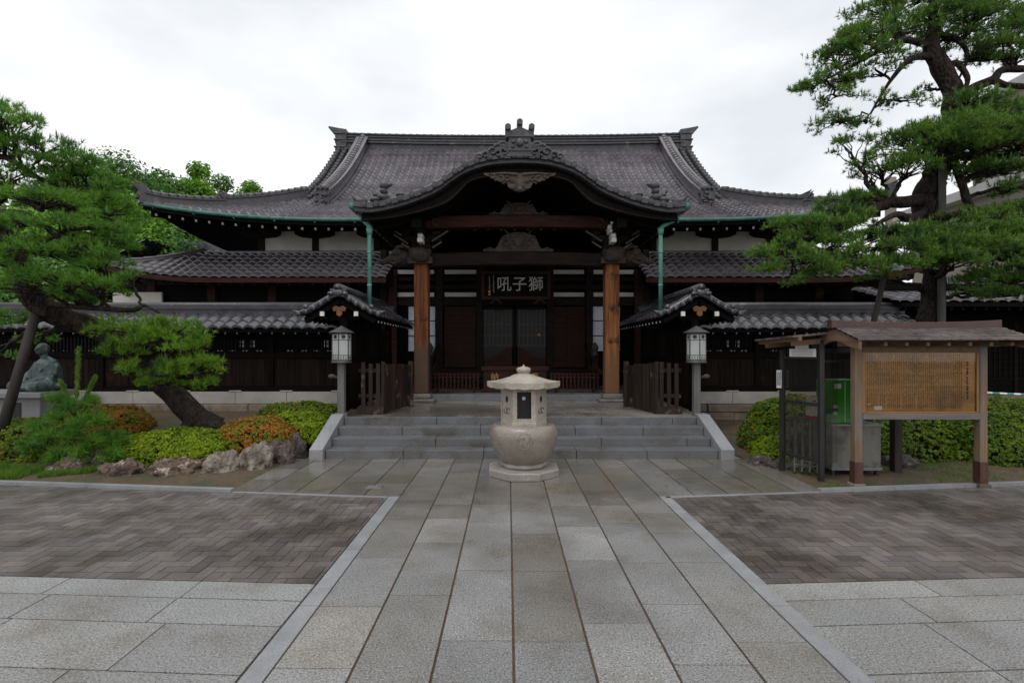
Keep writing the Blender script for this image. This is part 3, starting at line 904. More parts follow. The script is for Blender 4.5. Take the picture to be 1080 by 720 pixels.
# descending ridges and the tile rolls along the rakes
for s in (-1, 1):
    mb = MB()
    ds = [6.62 - 0.16 * i for i in range(29)]
    path = [(s * 5.80, EY + d, zprof(d)) for d in ds if d > 2.25]
    sweep(mb, path, [(-0.19, -0.1), (0.19, -0.1), (0.16, 0.40), (0.22, 0.41), (0.22, 0.46), (-0.22, 0.46), (-0.22, 0.41), (-0.16, 0.40)], (1, 0, 0))
    sweep(mb, [Vector(p) + Vector((-s * 0.25, 0, 0)) for p in path], [(-0.07, -0.05), (0.07, -0.05), (0.05, 0.10), (-0.05, 0.10)], (1, 0, 0))
    mb.smooth = True
    for p, q in zip(path, path[1:]):
        p, q = Vector(p), Vector(q)
        m_ = (p + q) / 2
        mb.tube([p + Vector((0, 0.01, 0.50)), q + Vector((0, 0.03, 0.49))], [0.125, 0.155], 10)
    mb.smooth = False
    mb.build('descending_ridge', M['tile'], hall)
    mb = MB()
    e = Vector(path[-1])
    mb.prism_y([(e.x - 0.24, e.z - 0.20), (e.x + 0.24, e.z - 0.20), (e.x + 0.21, e.z + 0.26), (e.x + 0.26, e.z + 0.38), (e.x + 0.14, e.z + 0.47), (e.x - 0.14, e.z + 0.47), (e.x - 0.26, e.z + 0.38), (e.x - 0.21, e.z + 0.26)], e.y - 0.13, e.y + 0.02)
    for q_ in range(14):
        mb.ball((e.x + random.uniform(-0.16, 0.16), e.y - 0.13, e.z + random.uniform(-0.12, 0.36)), (random.uniform(0.035, 0.08), 0.06, random.uniform(0.03, 0.07)), 8, 6)
    for a in (-0.14, 0, 0.14):
        mb.tube([(e.x + a, e.y - 0.20, e.z + 0.49), (e.x + a, e.y + 0.10, e.z + 0.49)], 0.055, 8)
    for a in (-1, 1):
        mb.tube([(e.x + a * 0.18, e.y - 0.1, e.z - 0.07), (e.x + a * 0.29, e.y - 0.1, e.z - 0.02), (e.x + a * 0.31, e.y - 0.1, e.z + 0.08)], [0.07, 0.05, 0.02], 8)
    mb.build('ridge_foot_ornament', M['tile_dark'], hall, bevel=0.01)
    mb = MB()
    mb.smooth = True
    for xo, r in ((6.16, 0.075), (6.44, 0.085), (6.70, 0.10)):
        for i in range(21):
            d0 = 6.6 - 0.2 * i
            if d0 - 0.2 < (2.7 if xo > 6.3 else 2.6):
                break
            mb.tube([(s * xo, EY + d0, zprof(d0) + 0.07), (s * xo, EY + d0 - 0.2, zprof(d0 - 0.2) + 0.09)], [r * 0.85, r], 8)
    mb.smooth = False
    for i in range(20):                       # disc ends along the verge
        d0 = 6.5 - 0.2 * i
        if d0 < 2.8:
            break
        mb.tube([(s * 6.70, EY + d0, zprof(d0) + 0.05), (s * 6.84, EY + d0, zprof(d0) + 0.03)], 0.085, 8)
    sweep(mb, [(s * 6.74, EY + d, zprof(d) - 0.12) for d in [6.7 - 0.2 * i for i in range(20)]], [(-0.05, -0.30), (0.05, -0.30), (0.05, 0.14), (-0.05, 0.14)], (1, 0, 0))
    mb.build('verge', M['tile_dark'], hall)
    # hip ridges, front and back
    for f in (1, -1):
        mb = MB()
        n = 22
        path = []
        for i in range(n + 1):
            t = i / n
            d = 3.05 * (1 - t)
            x = s * (HX - d)
            y = EY + d
            z = zprof(d) + lift(x, HX, 4.2) * max(0, 1 - d / 4.2)
            if t > 0.9:
                z += 0.04 * (t - 0.9) / 0.1
            path.append((x, y if f > 0 else 2 * RY - y, z))
        sd_ = Vector((s * 1, f * 1, 0)).normalized()
        k = int(n * 0.56)
        sweep(mb, path[:k + 1], [(-0.15, -0.1), (0.15, -0.1), (0.13, 0.22), (0.17, 0.23), (0.17, 0.27), (-0.17, 0.27), (-0.17, 0.23), (-0.13, 0.22)], sd_)
        sweep(mb, path[k:], [(-0.14, -0.1), (0.14, -0.1), (0.12, 0.17), (0.155, 0.18), (0.155, 0.215), (-0.155, 0.215), (-0.155, 0.18), (-0.12, 0.17)], sd_)
        mb.smooth = True
        for i in range(n):
            h = 0.29 if i < k else 0.235
            mb.tube([Vector(path[i]) + Vector((0, 0, h)), Vector(path[i + 1]) + Vector((0, 0, h + 0.01))], [0.075, 0.10], 8)
        mb.smooth = False
        mb.build('hip_ridge', M['tile_dark'], hall)
        for idx, big in ((k, 0.62), (n, 0.68)):
            mb = MB()
            p = Vector(path[idx])
            out = Vector((s, -f, 0)).normalized()
            base = Matrix.Translation(p) @ Matrix.Rotation(math.atan2(out.y, out.x), 4, 'Z') @ Matrix.Scale(big, 4)
            pr = [(-0.05, -0.12), (0.14, -0.12), (0.12, 0.22), (0.16, 0.34), (0.34, 0.50), (0.36, 0.60), (0.16, 0.56), (0.02, 0.62), (-0.12, 0.56)]
            mb.prism(pr, lambda a, b: base @ Vector((a, -0.20, b)), lambda a, b: base @ Vector((a, 0.20, b)))
            mb.ball(base @ Vector((0.15, 0, 0.12)), 0.07, 10, 7)
            for yy in (-0.14, 0.14):
                mb.tube([base @ Vector((0.0, yy, 0.58)), base @ Vector((0.25, yy, 0.66)), base @ Vector((0.34, yy, 0.74))], [0.035, 0.03, 0.012], 6)
            mb.build('hip_ornament', M['tile_dark'], hall, bevel=0.01)

# eaves: boards, rafters with white-painted tips, copper gutter
mb = MB()
def eave_z(x):
    return 4.98 + lift(x, HX, 4.2)
xs = [-HX + 2 * HX * i / 60 for i in range(61)]
mb.grid([[(max(-HX + d * 0.98, min(HX - d * 0.98, x)), EY + d, zprof(d) - 0.10 - 0.03 * d + lift(x, HX, 4.2) * max(0, 1 - d / 4.2)) for x in xs] for d in (0.02, 0.5, 1.0, 1.6, 2.4)])
for s in (-1, 1):
    us = [-6.8 + 13.6 * i / 30 for i in range(31)]
    mb.grid([[(s * (HX - d), RY + max(-6.8 + d, min(6.8 - d, u)), zprof(d) - 0.10 - 0.03 * d + lift(u, 6.8, 1.5) * max(0, 1 - d / 4.2)) for u in us] for d in (0.02, 0.6, 1.4, 2.4)])
sweep(mb, [(x, EY + 0.05, eave_z(x) - 0.10) for x in xs], [(-0.05, -0.07), (0.05, -0.07), (0.05, 0.07), (-0.05, 0.07)], (0, 1, 0))
x = -9.35
while x < 9.4:
    dz = lift(x, HX, 4.2)
    mb.cur = 0
    mb.bar((x, EY + 0.12, 4.98 + dz - 0.24), (x, EY + 1.7, 4.98 + dz * 0.6 + 0.18), 0.085, 0.105)
    mb.cur = 1
    mb.bar((x, EY + 0.105, 4.98 + dz - 0.244), (x, EY + 0.118, 4.98 + dz - 0.240), 0.05, 0.06)
    x += 0.345
mb.cur = 0
for s in (-1, 1):
    mb.bar((s * 9.55, EY + 0.2, 5.22), (s * 7.3, 15.0, 5.25), 0.2, 0.24)
mb.build('eaves', [M['dark_wood'], M['tip_paint']], hall)
mb = MB()
mb.smooth = True
mb.tube([(x, EY - 0.05, eave_z(x) - 0.04) for x in xs], 0.05, 8)
mb.smooth = False
x = -9.3
while x < 9.4:
    mb.box(x - 0.012, x + 0.012, EY - 0.1, EY + 0.1, eave_z(x) - 0.125, eave_z(x) - 0.10)
    x += 1.035
mb.build('gutter', M['patina_dark'], hall)

# upper walls with white panels between brackets
mb = MB()
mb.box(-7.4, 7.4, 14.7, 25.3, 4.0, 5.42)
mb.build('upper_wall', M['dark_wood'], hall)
posts = [-7.25, -5.71, -3.95, -2.0, 2.0, 3.95, 5.71, 7.25]
mb = MB()
for x in posts:
    mb.box(x - 0.09, x + 0.09, 14.60, 14.72, 4.2, 5.3)
    o = [(-0.55, 0.14), (-0.55, 0.02), (-0.42, -0.04), (-0.18, -0.07), (0.18, -0.07), (0.42, -0.04), (0.55, 0.02), (0.55, 0.14)]
    mb.prism_y([(x + a, 4.86 + b) for a, b in o], 14.50, 14.66)
mb.box(-7.4, 7.4, 14.52, 14.69, 4.99, 5.2)
mb.box(-7.4, 7.4, 14.55, 14.69, 4.28, 4.42)
mb.build('bracket_frame', M['dark_beam'], hall, bevel=0.01)
for a, b in zip(posts, posts[1:]):
    if -3 < (a + b) / 2 < 3:
        continue
    mb = MB()
    mb.box(a + 0.09, b - 0.09, 14.66, 14.703, 4.42, 4.99)
    mb.build('plaster_panel', M['plaster'], hall)

# lower (skirt) roof, open in the middle for the porch
MX = 10.5


def low_front(x, t):
    d = t * 1.65
    return (x, 12.98 + d, 3.46 + 0.50 * d + 0.03 * d * d + 0.33 * max(0, (abs(x) - 7.5) / 3.0) ** 2.4 * (1 - 0.4 * t))


for s in (-1, 1):
    mb = MB()
    a, b = sorted((s * 3.3, s * MX))
    tile_sheet(mb, low_front, a, b, 7, 0.25, h=0.04, lim=lambda t: MX - 1.65 * t)
    mb.smooth = False
    tile_sheet(mb, lambda u, t, s=s: (s * (MX - 1.65 * t), 20 + u, low_front(MX, t)[2] if abs(u) > 6.5 else low_front(8, t)[2]), -7, 7, 6, 0.35, lim=lambda t: 7 - 1.65 * t)
    pth = [(s * (MX - d), 12.98 + d, low_front(MX - d, d / 1.65)[2]) for d in [1.65 * (1 - i / 8) for i in range(9)]]
    sweep(mb, pth, [(-0.10, 0), (0.10, 0), (0.08, 0.05), (-0.08, 0.05)], Vector((s, 1, 0)).normalized())
    pth2 = [Vector(p) + Vector((0, 0, 0.075)) for p in pth]
    for p_, q_ in zip(pth2, pth2[1:]):
        mb.tube([p_, q_], [0.038, 0.055], 8)
    mb.ball(pth2[-1] + Vector((s * 0.05, -0.05, 0.02)), 0.08, 8, 6)
    mb.box(*sorted((s * 3.3, s * 8.9)), 14.52, 14.69, 4.26, 4.40)
    mb.build('lower_roof', M['tile_low'], hall, fix=False)
    mb = MB()
    xs2 = [a + (b - a) * i / 30 for i in range(31)]
    mb.grid([[(max(-MX + d, min(MX - d, x)), 13.0 + d, low_front(x, d / 1.65)[2] - 0.09) for x in xs2] for d in (0.02, 0.8, 1.6)])
    sweep(mb, [(x, 13.03, low_front(x, 0)[2] - 0.08) for x in xs2], [(-0.04, -0.07), (0.04, -0.07), (0.04, 0.05), (-0.04, 0.05)], (0, 1, 0))
    x = a + 0.2
    while x < b:
        z = low_front(x, 0)[2]
        mb.bar((x, 13.1, z - 0.17), (x, 13.95, z + 0.2), 0.06, 0.08)
        x += 0.3
    mb.build('lower_eaves', M['red_wood'], hall)

# ground-floor walls
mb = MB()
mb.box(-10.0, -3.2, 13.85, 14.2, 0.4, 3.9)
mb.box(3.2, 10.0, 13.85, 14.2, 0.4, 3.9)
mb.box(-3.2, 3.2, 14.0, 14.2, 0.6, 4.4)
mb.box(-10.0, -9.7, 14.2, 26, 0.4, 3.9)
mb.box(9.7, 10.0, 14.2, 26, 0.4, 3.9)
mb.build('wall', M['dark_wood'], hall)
for s in (-1, 1):
    mb = MB()
    x = 3.3
    while x < 10:
        mb.box(s * x - 0.11, s * x + 0.11, 13.72, 13.86, 0.5, 3.75)
        x += 1.62
    for z, h in ((3.34, 0.16), (2.62, 0.12), (1.35, 0.14)):
        mb.box(*sorted((s * 3.2, s * 10.0)), 13.75, 13.853, z, z + h)
    mb.build('wall_frame', M['red_wood'], hall, bevel=0.008)
mb = MB()
mb.box(-10.75, -9.45, 13.66, 13.72, 2.84, 3.14)
mb.build('plaster_panel', M['plaster'], hall)
for s in (-1, 1):
    for i in range(4):
        mb = MB()
        x = s * (4.15 + 1.62 * i)
        mb.box(x - 0.55, x + 0.55, 13.80, 13.853, 2.80, 2.86)
        mb.build('transom_strip', M['plaster'], hall)

# ---- entrance front under the porch
mb = MB()
for x in (-3.55, -2.05, -0.97, 0.93, 1.98, 3.5):
    mb.box(x - 0.09, x + 0.09, 13.74, 14.01, 0.64, 4.3)
for z, h in ((2.80, 0.22), (3.24, 0.12), (3.82, 0.25), (3.46, 0.10)):
    mb.box(-3.6, 3.55, 13.80, 14.005, z, z + h)
mb.box(-3.6, 3.55, 13.7, 14.003, 0.98, 1.10)
mb.build('entrance_frame', M['dark_beam'], hall, bevel=0.008)
for (x0, x1) in ((-3.4, -2.2), (-1.92, -1.06), (0.95, 1.85), (2.1, 3.4)):
    for z0, z1 in ((3.65, 3.76), (3.04, 3.15)):
        mb = MB()
        mb.box(x0, x1, 13.82, 13.90, z0, z1)
        mb.build('plaster_strip', M['plaster'], hall)
for (x0, x1) in ((-2.93, -2.16), (2.08, 2.85)):
    mb = MB()
    mb.box(x0, x1, 13.90, 13.93, 1.55, 2.80)
    f = mb.build('shoji_window', M['shoji'], hall)
    mb = MB()
    for z in (1.55, 1.98, 2.38, 2.78):
        mb.box(x0, x1, 13.878, 13.899, z, z + 0.02)
    for x in (x0, x1 - 0.02, (x0 + x1) / 2):
        mb.box(x, x + 0.02, 13.875, 13.899, 1.55, 2.80)
    mb.build('glazing_bar', M['dark_wood'], f)
for (x0, x1) in ((-1.93, -1.08), (1.02, 1.88)):
    mb = MB()
    mb.box(x0, x1, 13.92, 13.95, 1.12, 2.78)
    for i in range(15):
        z = 1.16 + i * 0.108
        mb.box(x0 + 0.03, x1 - 0.03, 13.885, 13.925, z, z + 0.05)
    mb.box(x0, x0 + 0.07, 13.87, 13.93, 1.12, 2.78)
    mb.box(x1 - 0.07, x1, 13.87, 13.93, 1.12, 2.78)
    mb.box((x0 + x1) / 2 - 0.03, (x0 + x1) / 2 + 0.03, 13.87, 13.93, 1.12, 2.78)
    mb.build('louvred_door', M['red_wood'], hall)
for (x0, x1) in ((-0.94, -0.03), (-0.01, 0.90)):
    mb = MB()
    mb.box(x0, x1, 13.93, 13.945, 1.12, 2.78)
    dr = mb.build('glazed_door', M['door_glass'], hall)
    mb = MB()
    for x in (x0, x1 - 0.06):
        mb.box(x, x + 0.06, 13.90, 13.94, 1.12, 2.78)
    for z in (1.12, 2.70):
        mb.box(x0, x1, 13.90, 13.938, z, z + 0.08)
    mb.build('door_frame', M['dark_beam'], dr)
    mb = MB()
    for i in range(1, 8):
        x = x0 + (x1 - x0) * i / 8
        mb.box(x - 0.006, x + 0.006, 13.915, 13.936, 1.72, 2.7)
    for z in (1.72, 2.0, 2.30):
        mb.box(x0 + 0.06, x1 - 0.06, 13.918, 13.934, z - 0.006, z + 0.006)
    mb.build('door_lattice', M['lattice'], dr)
    mb = MB()
    xc = -0.02
    o = [(0.0, 0.52), (0.18, 0.50), (0.33, 0.40), (0.48, 0.28), (0.62, 0.22), (0.86, 0.19), (0.86, 0.0), (0.0, 0.0)]
    sg = -1 if x0 < -0.5 else 1
    mb.prism_y([(xc + sg * (0.03 + a * 0.95), 1.20 + b * 0.9) for a, b in o], 13.90, 13.925)
    mb.build('door_panel', M['red_wood'], dr)
mb = MB()
mb.box(0.60, 0.66, 13.86, 13.90, 1.98, 2.04)
mb.build('door_lamp', M['gilt'], hall)
mb = MB()                                      # plinth stone and wooden stair up to the doors
mb.box(-3.07, 3.07, 11.02, 14.0, 0.48, 0.645)
mb.build('plinth', M['granite_step'], hall, bevel=0.01)
mb = MB()
for k in range(3):
    mb.box(-2.1, 2.0, 12.5 + 0.36 * k, 13.9, 0.645 + 0.115 * k, 0.645 + 0.115 * (k + 1))
mb.build('wooden_stair', M['dark_beam'], hall, bevel=0.01)

# ---- porch: pillars, beams, carvings
PY = 11.0
for s in (-1, 1):
    x = -0.02 + s * 2.03
    mb = MB()
    mb.box(x - 0.152, x + 0.152, PY - 0.152, PY + 0.152, 0.66, 3.5)
    p = mb.build('porch_pillar', M['pillar'] if s < 0 else M['pillar_warm'], hall, bevel=0.03)
    mb = MB()
    mb.box(x - 0.30, x + 0.30, PY - 0.27, PY + 0.27, 0.495, 0.57)
    mb.box(x - 0.21, x + 0.21, PY - 0.20, PY + 0.20, 0.57, 0.675)
    mb.build('pillar_base', M['granite_wet'], p, bevel=0.025)
    # bracket cluster and elephant-trunk nosings
    mb = MB()
    mb.box(x - 0.26, x + 0.26, PY - 0.26, PY + 0.26, 3.42, 3.55)
    mb.box(x - 0.21, x + 0.21, PY - 0.23, PY + 0.23, 3.55, 3.72)
    mb.smooth = True
    mb.ball((x + s * 0.02, PY - 0.24, 3.60), (0.21, 0.14, 0.17), 12, 8)
    mb.ball((x - s * 0.10, PY - 0.28, 3.52), (0.09, 0.09, 0.08), 10, 7)
    mb.ball((x + s * 0.14, PY - 0.28, 3.67), (0.10, 0.08, 0.09), 10, 7)
    mb.ball((x + s * 0.42, PY - 0.05, 3.58), (0.26, 0.15, 0.18), 12, 8)
    mb.ball((x + s * 0.50, PY - 0.16, 3.67), (0.10, 0.07, 0.09), 10, 7)
    mb.tube([(x + s * 0.52, PY - 0.05, 3.62), (x + s * 0.68, PY - 0.06, 3.52), (x + s * 0.80, PY - 0.07, 3.47), (x + s * 0.92, PY - 0.07, 3.52)], [0.13, 0.09, 0.06, 0.03], 8)
    mb.tube([(x + s * 0.40, PY - 0.18, 3.50), (x + s * 0.56, PY - 0.19, 3.42), (x + s * 0.66, PY - 0.19, 3.46)], [0.05, 0.035, 0.015], 6)
    mb.tube([(x + s * 0.22, PY - 0.18, 3.72), (x + s * 0.36, PY - 0.2, 3.79), (x + s * 0.52, PY - 0.2, 3.76)], [0.06, 0.05, 0.03], 6)
    mb.smooth = False
    mb.build('carved_nosing', M['carved_dark'], p)
    # pale stacked bracket nose above the pillar
    mb = MB()
    for (w, z0, z1, dy) in ((0.055, 3.83, 3.93, 0), (0.05, 3.935, 4.03, 0.03), (0.10, 4.035, 4.10, 0.0), (0.115, 4.105, 4.20, 0.04), (0.055, 4.205, 4.36, 0.08)):
        mb.box(x + s * -0.02 - w, x + s * -0.02 + w, PY - 0.42 + dy, PY - 0.1, z0, z1)
    mb.build('bracket_nose', M['white_paint'], p, bevel=0.02)
    for (dx, z, a, ln) in ((0.42, 3.98, 1, 0.34), (0.36, 3.80, 1, 0.2), (-0.40, 3.92, -1, 0.30), (-0.30, 3.78, -1, 0.16), (-0.48, 4.06, -1, 0.2)):
        c = Vector((x + s * dx * -1, PY - 0.28, z))
        mb = MB()
        mb.bar(c - Vector((-s * a * ln / 2, 0, ln * 0.32)), c + Vector((-s * a * ln / 2, 0, ln * 0.32)), 0.04, 0.032)
        mb.build('bracket_arm', M['carved'], p)
    mb = MB()
    for k, (hw, z0) in enumerate(((0.20, 3.74), (0.42, 3.92), (0.62, 4.12))):
        mb.box(x - hw, x + hw, PY - 0.12, PY + 0.12, z0, z0 + 0.12)
        for e in (-1, 0, 1):
            mb.box(x + e * (hw - 0.1) - 0.09, x + e * (hw - 0.1) + 0.09, PY - 0.15, PY + 0.15, z0 + 0.12, z0 + 0.2)
    mb.build('bracket_set', M['dark_beam'], p, bevel=0.008)

def beam_poly(x0, x1, zb, zt, cam_):
    n = 14
    up = [(x0 + (x1 - x0) * i / n, zt + cam_ * math.sin(PI * i / n)) for i in range(n + 1)]
    dn = [(x0 + (x1 - x0) * i / n, zb + cam_ * math.sin(PI * i / n)) for i in range(n + 1)]
    return up + dn[::-1]

mb = MB()
mb.prism_y(beam_poly(-1.86, 1.84, 3.37, 3.66, 0.035), PY - 0.13, PY + 0.13)
mb.build('porch_beam', M['dark_beam'], hall, bevel=0.03)
mb = MB()
mb.prism_y(beam_poly(-2.2, 2.2, 4.13, 4.39, 0.04), PY - 0.30, PY - 0.06)
mb.build('rainbow_beam', M['red_wood'], hall, bevel=0.03)
for s in (-1, 1):                       # carved cloud scrolls at the beam's ends
    mb = MB()
    for r, dx in ((0.10, 1.95), (0.06, 1.95), (0.07, 1.72)):
        mb.tube([(s * dx + r * math.cos(a), PY - 0.315, 4.27 + r * math.sin(a)) for a in [2 * PI * i / 14 for i in range(13)]], 0.016, 6)
    mb.build('beam_scroll', M['carved_dark'], hall)

def frog_leg(name, cx, zb, hw, h, y, mat):
    mb = MB()
    o = [(-1.0, 0.0), (-1.02, 0.10), (-0.84, 0.20), (-0.66, 0.14), (-0.60, 0.30), (-0.52, 0.62), (-0.36, 0.86), (-0.14, 0.98), (0.14, 0.98), (0.36, 0.86), (0.52, 0.62), (0.60, 0.30),
         (0.66, 0.14), (0.84, 0.20), (1.02, 0.10), (1.0, 0.0)]
    mb.prism_y([(cx + a * hw, zb + b * h) for a, b in o], y - 0.05, y + 0.05)
    mb.smooth = True
    for s in (-1, 1):
        for (a, b, r) in ((0.34, 0.42, 0.16), (0.16, 0.66, 0.14), (0.82, 0.10, 0.10), (0.42, 0.66, 0.12), (0.2, 0.28, 0.13)):
            mb.tube([(cx + s * a * hw + r * hw * 0.5 * math.cos(t), y - 0.06, zb + b * h + r * hw * 0.5 * math.sin(t)) for t in [2 * PI * i / 10 for i in range(9)]], 0.018, 5)
        mb.tube([(cx + s * 0.30 * hw, y, zb + h * 0.95), (cx + s * 0.42 * hw, y - 0.05, zb + h * 1.12)], [0.03, 0.012], 6)
    mb.ball((cx, y - 0.05, zb + 0.5 * h), (0.14 * hw, 0.05, 0.3 * h), 10, 8)
    mb.smooth = False
    return mb.build(name, mat, hall, bevel=0.006)

frog_leg('frog_leg_strut', 0.02, 3.70, 0.74, 0.42, PY - 0.04, M['carved_dark'])
frog_leg('frog_leg_strut', 0.02, 4.44, 0.62, 0.26, PY - 0.2, M['carved_dark'])

# curved (cusped) porch gable
FY = 9.8
KT = [(0, 5.357), (0.544, 5.32), (1.0, 5.185), (1.29, 5.01), (1.63, 4.778), (2.2, 4.55), (2.81, 4.413), (3.18, 4.435)]
KB = [(0, 4.95), (0.69, 4.93), (1.0, 4.83), (1.16, 4.66), (1.42, 4.44), (1.9, 4.275), (2.5, 4.15), (3.06, 4.10)]
kt, kb = smooth_tab(KT), smooth_tab(KB)
def ktop(x):
    return interp(kt, abs(x))
def kbot(x):
    return interp(kb, abs(x))
CX = 0.02
xs = sorted({round(s * a, 4) for a, _ in kt for s in (-1, 1)})
mb = MB()
mb.smooth = True
mb.grid([[(CX + x, y, ktop(x)) for x in xs] for y in (FY, FY + 0.8, FY + 2, FY + 3.2, FY + 4.6)])
mb.grid([[(CX + x, y, ktop(x) - 0.17) for x in xs] for y in (FY, FY + 4.6)])
y = FY + 0.12
while y < FY + 4.4:                         # round cover tiles running down both sides
    for s in (-1, 1):
        mb.tube([(CX + s * a, y, ktop(a) + 0.015) for a in [0.12 + 3.0 * i / 16 for i in range(17)]], 0.055, 6)
    y += 0.27
mb.smooth = False
mb.build('porch_roof', M['tile'], hall, fix=False)
mb = MB()                                   # rim: two courses of verge tiles with round ends
mb.grid([[(CX + x, FY - 0.02, ktop(x) + 0.012) for x in xs], [(CX + x, FY - 0.02, ktop(x) - 0.085) for x in xs], [(CX + x, FY + 0.03, ktop(x) - 0.09) for x in xs], [(CX + x, FY + 0.03, ktop(x) - 0.165) for x in xs]])
mb.grid([[(CX + x, FY - 0.02, ktop(x) + 0.012) for x in xs], [(CX + x, FY + 0.3, ktop(x) + 0.035) for x in xs]])
arc = [0.0]
pts = [(x, ktop(x)) for x in [3.14 * i / 200 for i in range(201)]]
for (a, b), (c, d) in zip(pts, pts[1:]):
    arc.append(arc[-1] + math.hypot(c - a, d - b))
sp = 0.235
k = 0
while (k + 0.5) * sp < arc[-1]:
    L_ = (k + 0.5) * sp
    i = min(range(201), key=lambda q: abs(arc[q] - L_))
    for s in (-1, 1):
        x, z = CX + s * pts[i][0], pts[i][1]
        mb.tube([(x, FY - 0.055, z - 0.035), (x, FY + 0.12, z - 0.03)], 0.058, 10)
        mb.tube([(x, FY - 0.068, z - 0.035), (x, FY - 0.05, z - 0.035)], 0.035, 8)
    j = min(range(201), key=lambda q: abs(arc[q] - k * sp))
    for s in ((-1, 1) if k else (1,)):
        x, z = CX + s * pts[j][0], pts[j][1]
        j2 = min(200, j + 5)
        tx, tz = (pts[j2][0] - pts[j][0]), pts[j2][1] - pts[j][1]
        ln = math.hypot(tx, tz) or 1
        mb.bar((x - s * tx / ln * 0.06, FY - 0.03, z - tz / ln * 0.06 - 0.06), (x + s * tx / ln * 0.06, FY - 0.03, z + tz / ln * 0.06 - 0.06), 0.035, 0.075)
    k += 1
mb.build('verge_tiles', M['tile_dark'], hall, fix=False)
mb = MB()                                   # bargeboard: two stepped boards following the curve
n = 60
for (f0, f1, y0, y1) in ((0.02, 0.45, FY + 0.16, FY + 0.27), (0.38, 0.86, FY + 0.11, FY + 0.21), (0.84, 1.0, FY + 0.085, FY + 0.20)):
    up, dn = [], []
    for i in range(n + 1):
        x = -3.06 + 6.12 * i / n
        a, b = ktop(x) - 0.165, kbot(x)
        up.append((CX + x, a + (b - a) * f0))
        dn.append((CX + x, a + (b - a) * f1))
    for (p, q, r, t) in zip(up, up[1:], dn[1:], dn):
        pass
    mb.cur = 1 if f1 > 0.9 else 0
    mb.grid([[(a, y0, b) for a, b in up], [(a, y0, b) for a, b in dn]])
    mb.grid([[(a, y1, b) for a, b in up], [(a, y1, b) for a, b in dn]])
    mb.grid([[(a, y0, b) for a, b in dn], [(a, y1, b) for a, b in dn]])
    mb.grid([[(a, y0, b) for a, b in up], [(a, y1, b) for a, b in up]])
    for e in (0, -1):
        mb.add([(up[e][0], y0, up[e][1]), (up[e][0], y1, up[e][1]), (dn[e][0], y1, dn[e][1]), (dn[e][0], y0, dn[e][1])], [(0, 1, 2, 3)])
mb.build('bargeboard', [M['dark_wood'], M['dark_beam']], hall)
mb = MB()                                   # boarded underside with curved ribs
xs3 = [-2.95 + 5.9 * i / 44 for i in range(45)]
mb.grid([[(CX + x, y, ktop(x) - 0.30) for x in xs3] for y in (FY + 0.2, FY + 4.4)])
y = FY + 0.55
while y < FY + 4.2:
    sweep(mb, [(CX + x, y, ktop(x) - 0.33) for x in xs3], [(-0.035, -0.04), (0.035, -0.04), (0.035, 0.03), (-0.035, 0.03)], (0, 1, 0))
    y += 0.34
for s in (-1, 1):
    mb.box(*sorted((CX + s * 1.93, CX + s * 2.13)), FY + 0.3, 13.9, 4.02, 4.2)
mb.box(-2.0, 2.0, PY + 0.6, PY + 0.75, 4.6, 4.75)
mb.build('porch_ceiling', M['dark_wood'], hall)

# gable pendant
mb = MB()
o = [(0, -0.30), (0.10, -0.27), (0.22, -0.19), (0.27, -0.10), (0.34, -0.13), (0.40, -0.05), (0.50, -0.06), (0.56, 0.02), (0.70, 0.05), (0.74, 0.10), (0.0, 0.10)]
o = o + [(-a, b) for a, b in o[::-1][1:-1]]
zc = 4.90
mb.prism_y([(CX + a * 0.95, zc + b * 0.9) for a, b in o], FY + 0.02, FY + 0.085)
mb.smooth = True
for s in (-1, 1):
    for (a, b, r) in ((0.14, -0.12, 0.085), (0.14, -0.12, 0.05), (0.36, -0.02, 0.055), (0.52, 0.03, 0.04), (0.24, -0.02, 0.04)):
        mb.tube([(CX + s * (a + r * math.cos(t)), FY + 0.01, zc + b + r * math.sin(t)) for t in [PI * 0.3 + 2 * PI * i / 14 for i in range(12)]], 0.020, 6)
    mb.tube([(CX + s * 0.05, FY + 0.005, zc + 0.06), (CX + s * 0.30, FY + 0.005, zc + 0.08), (CX + s * 0.6, FY + 0.01, zc + 0.07)], [0.03, 0.025, 0.012], 6)
mb.ball((CX, FY, zc - 0.22), (0.05, 0.03, 0.04), 10, 6)
mb.smooth = False
mb.build('gable_pendant', M['carved'], hall, bevel=0.006)

# crest ornament on the porch ridge
mb = MB()
zb = 5.36
mb.prism_y([(CX - 0.27, zb - 0.08), (CX + 0.27, zb - 0.08), (CX + 0.24, zb + 0.10), (CX + 0.20, zb + 0.26), (CX + 0.26, zb + 0.30), (CX + 0.26, zb + 0.40), (CX + 0.14, zb + 0.43),
            (CX, zb + 0.49), (CX - 0.14, zb + 0.43), (CX - 0.26, zb + 0.40), (CX - 0.26, zb + 0.30), (CX - 0.20, zb + 0.26), (CX - 0.24, zb + 0.10)], FY - 0.06, FY + 0.22)
mb.box(CX - 0.30, CX + 0.30, FY - 0.08, FY + 0.26, zb + 0.02, zb + 0.06)
for dx, dz in ((-0.225, 0.44), (0, 0.53), (0.225, 0.44)):
    mb.tube([(CX + dx, FY - 0.12, zb + dz + 0.03), (CX + dx, FY + 0.5, zb + dz + 0.02)], 0.058, 12)
    mb.box(CX + dx - 0.045, CX + dx + 0.045, FY - 0.07, FY + 0.3, zb + 0.28, zb + dz)
mb.box(CX - 0.24, CX + 0.24, FY - 0.085, FY - 0.06, zb + 0.285, zb + 0.31)
mb.smooth = True
mb.ball((CX, FY - 0.08, zb + 0.18), (0.075, 0.035, 0.08), 10, 7)
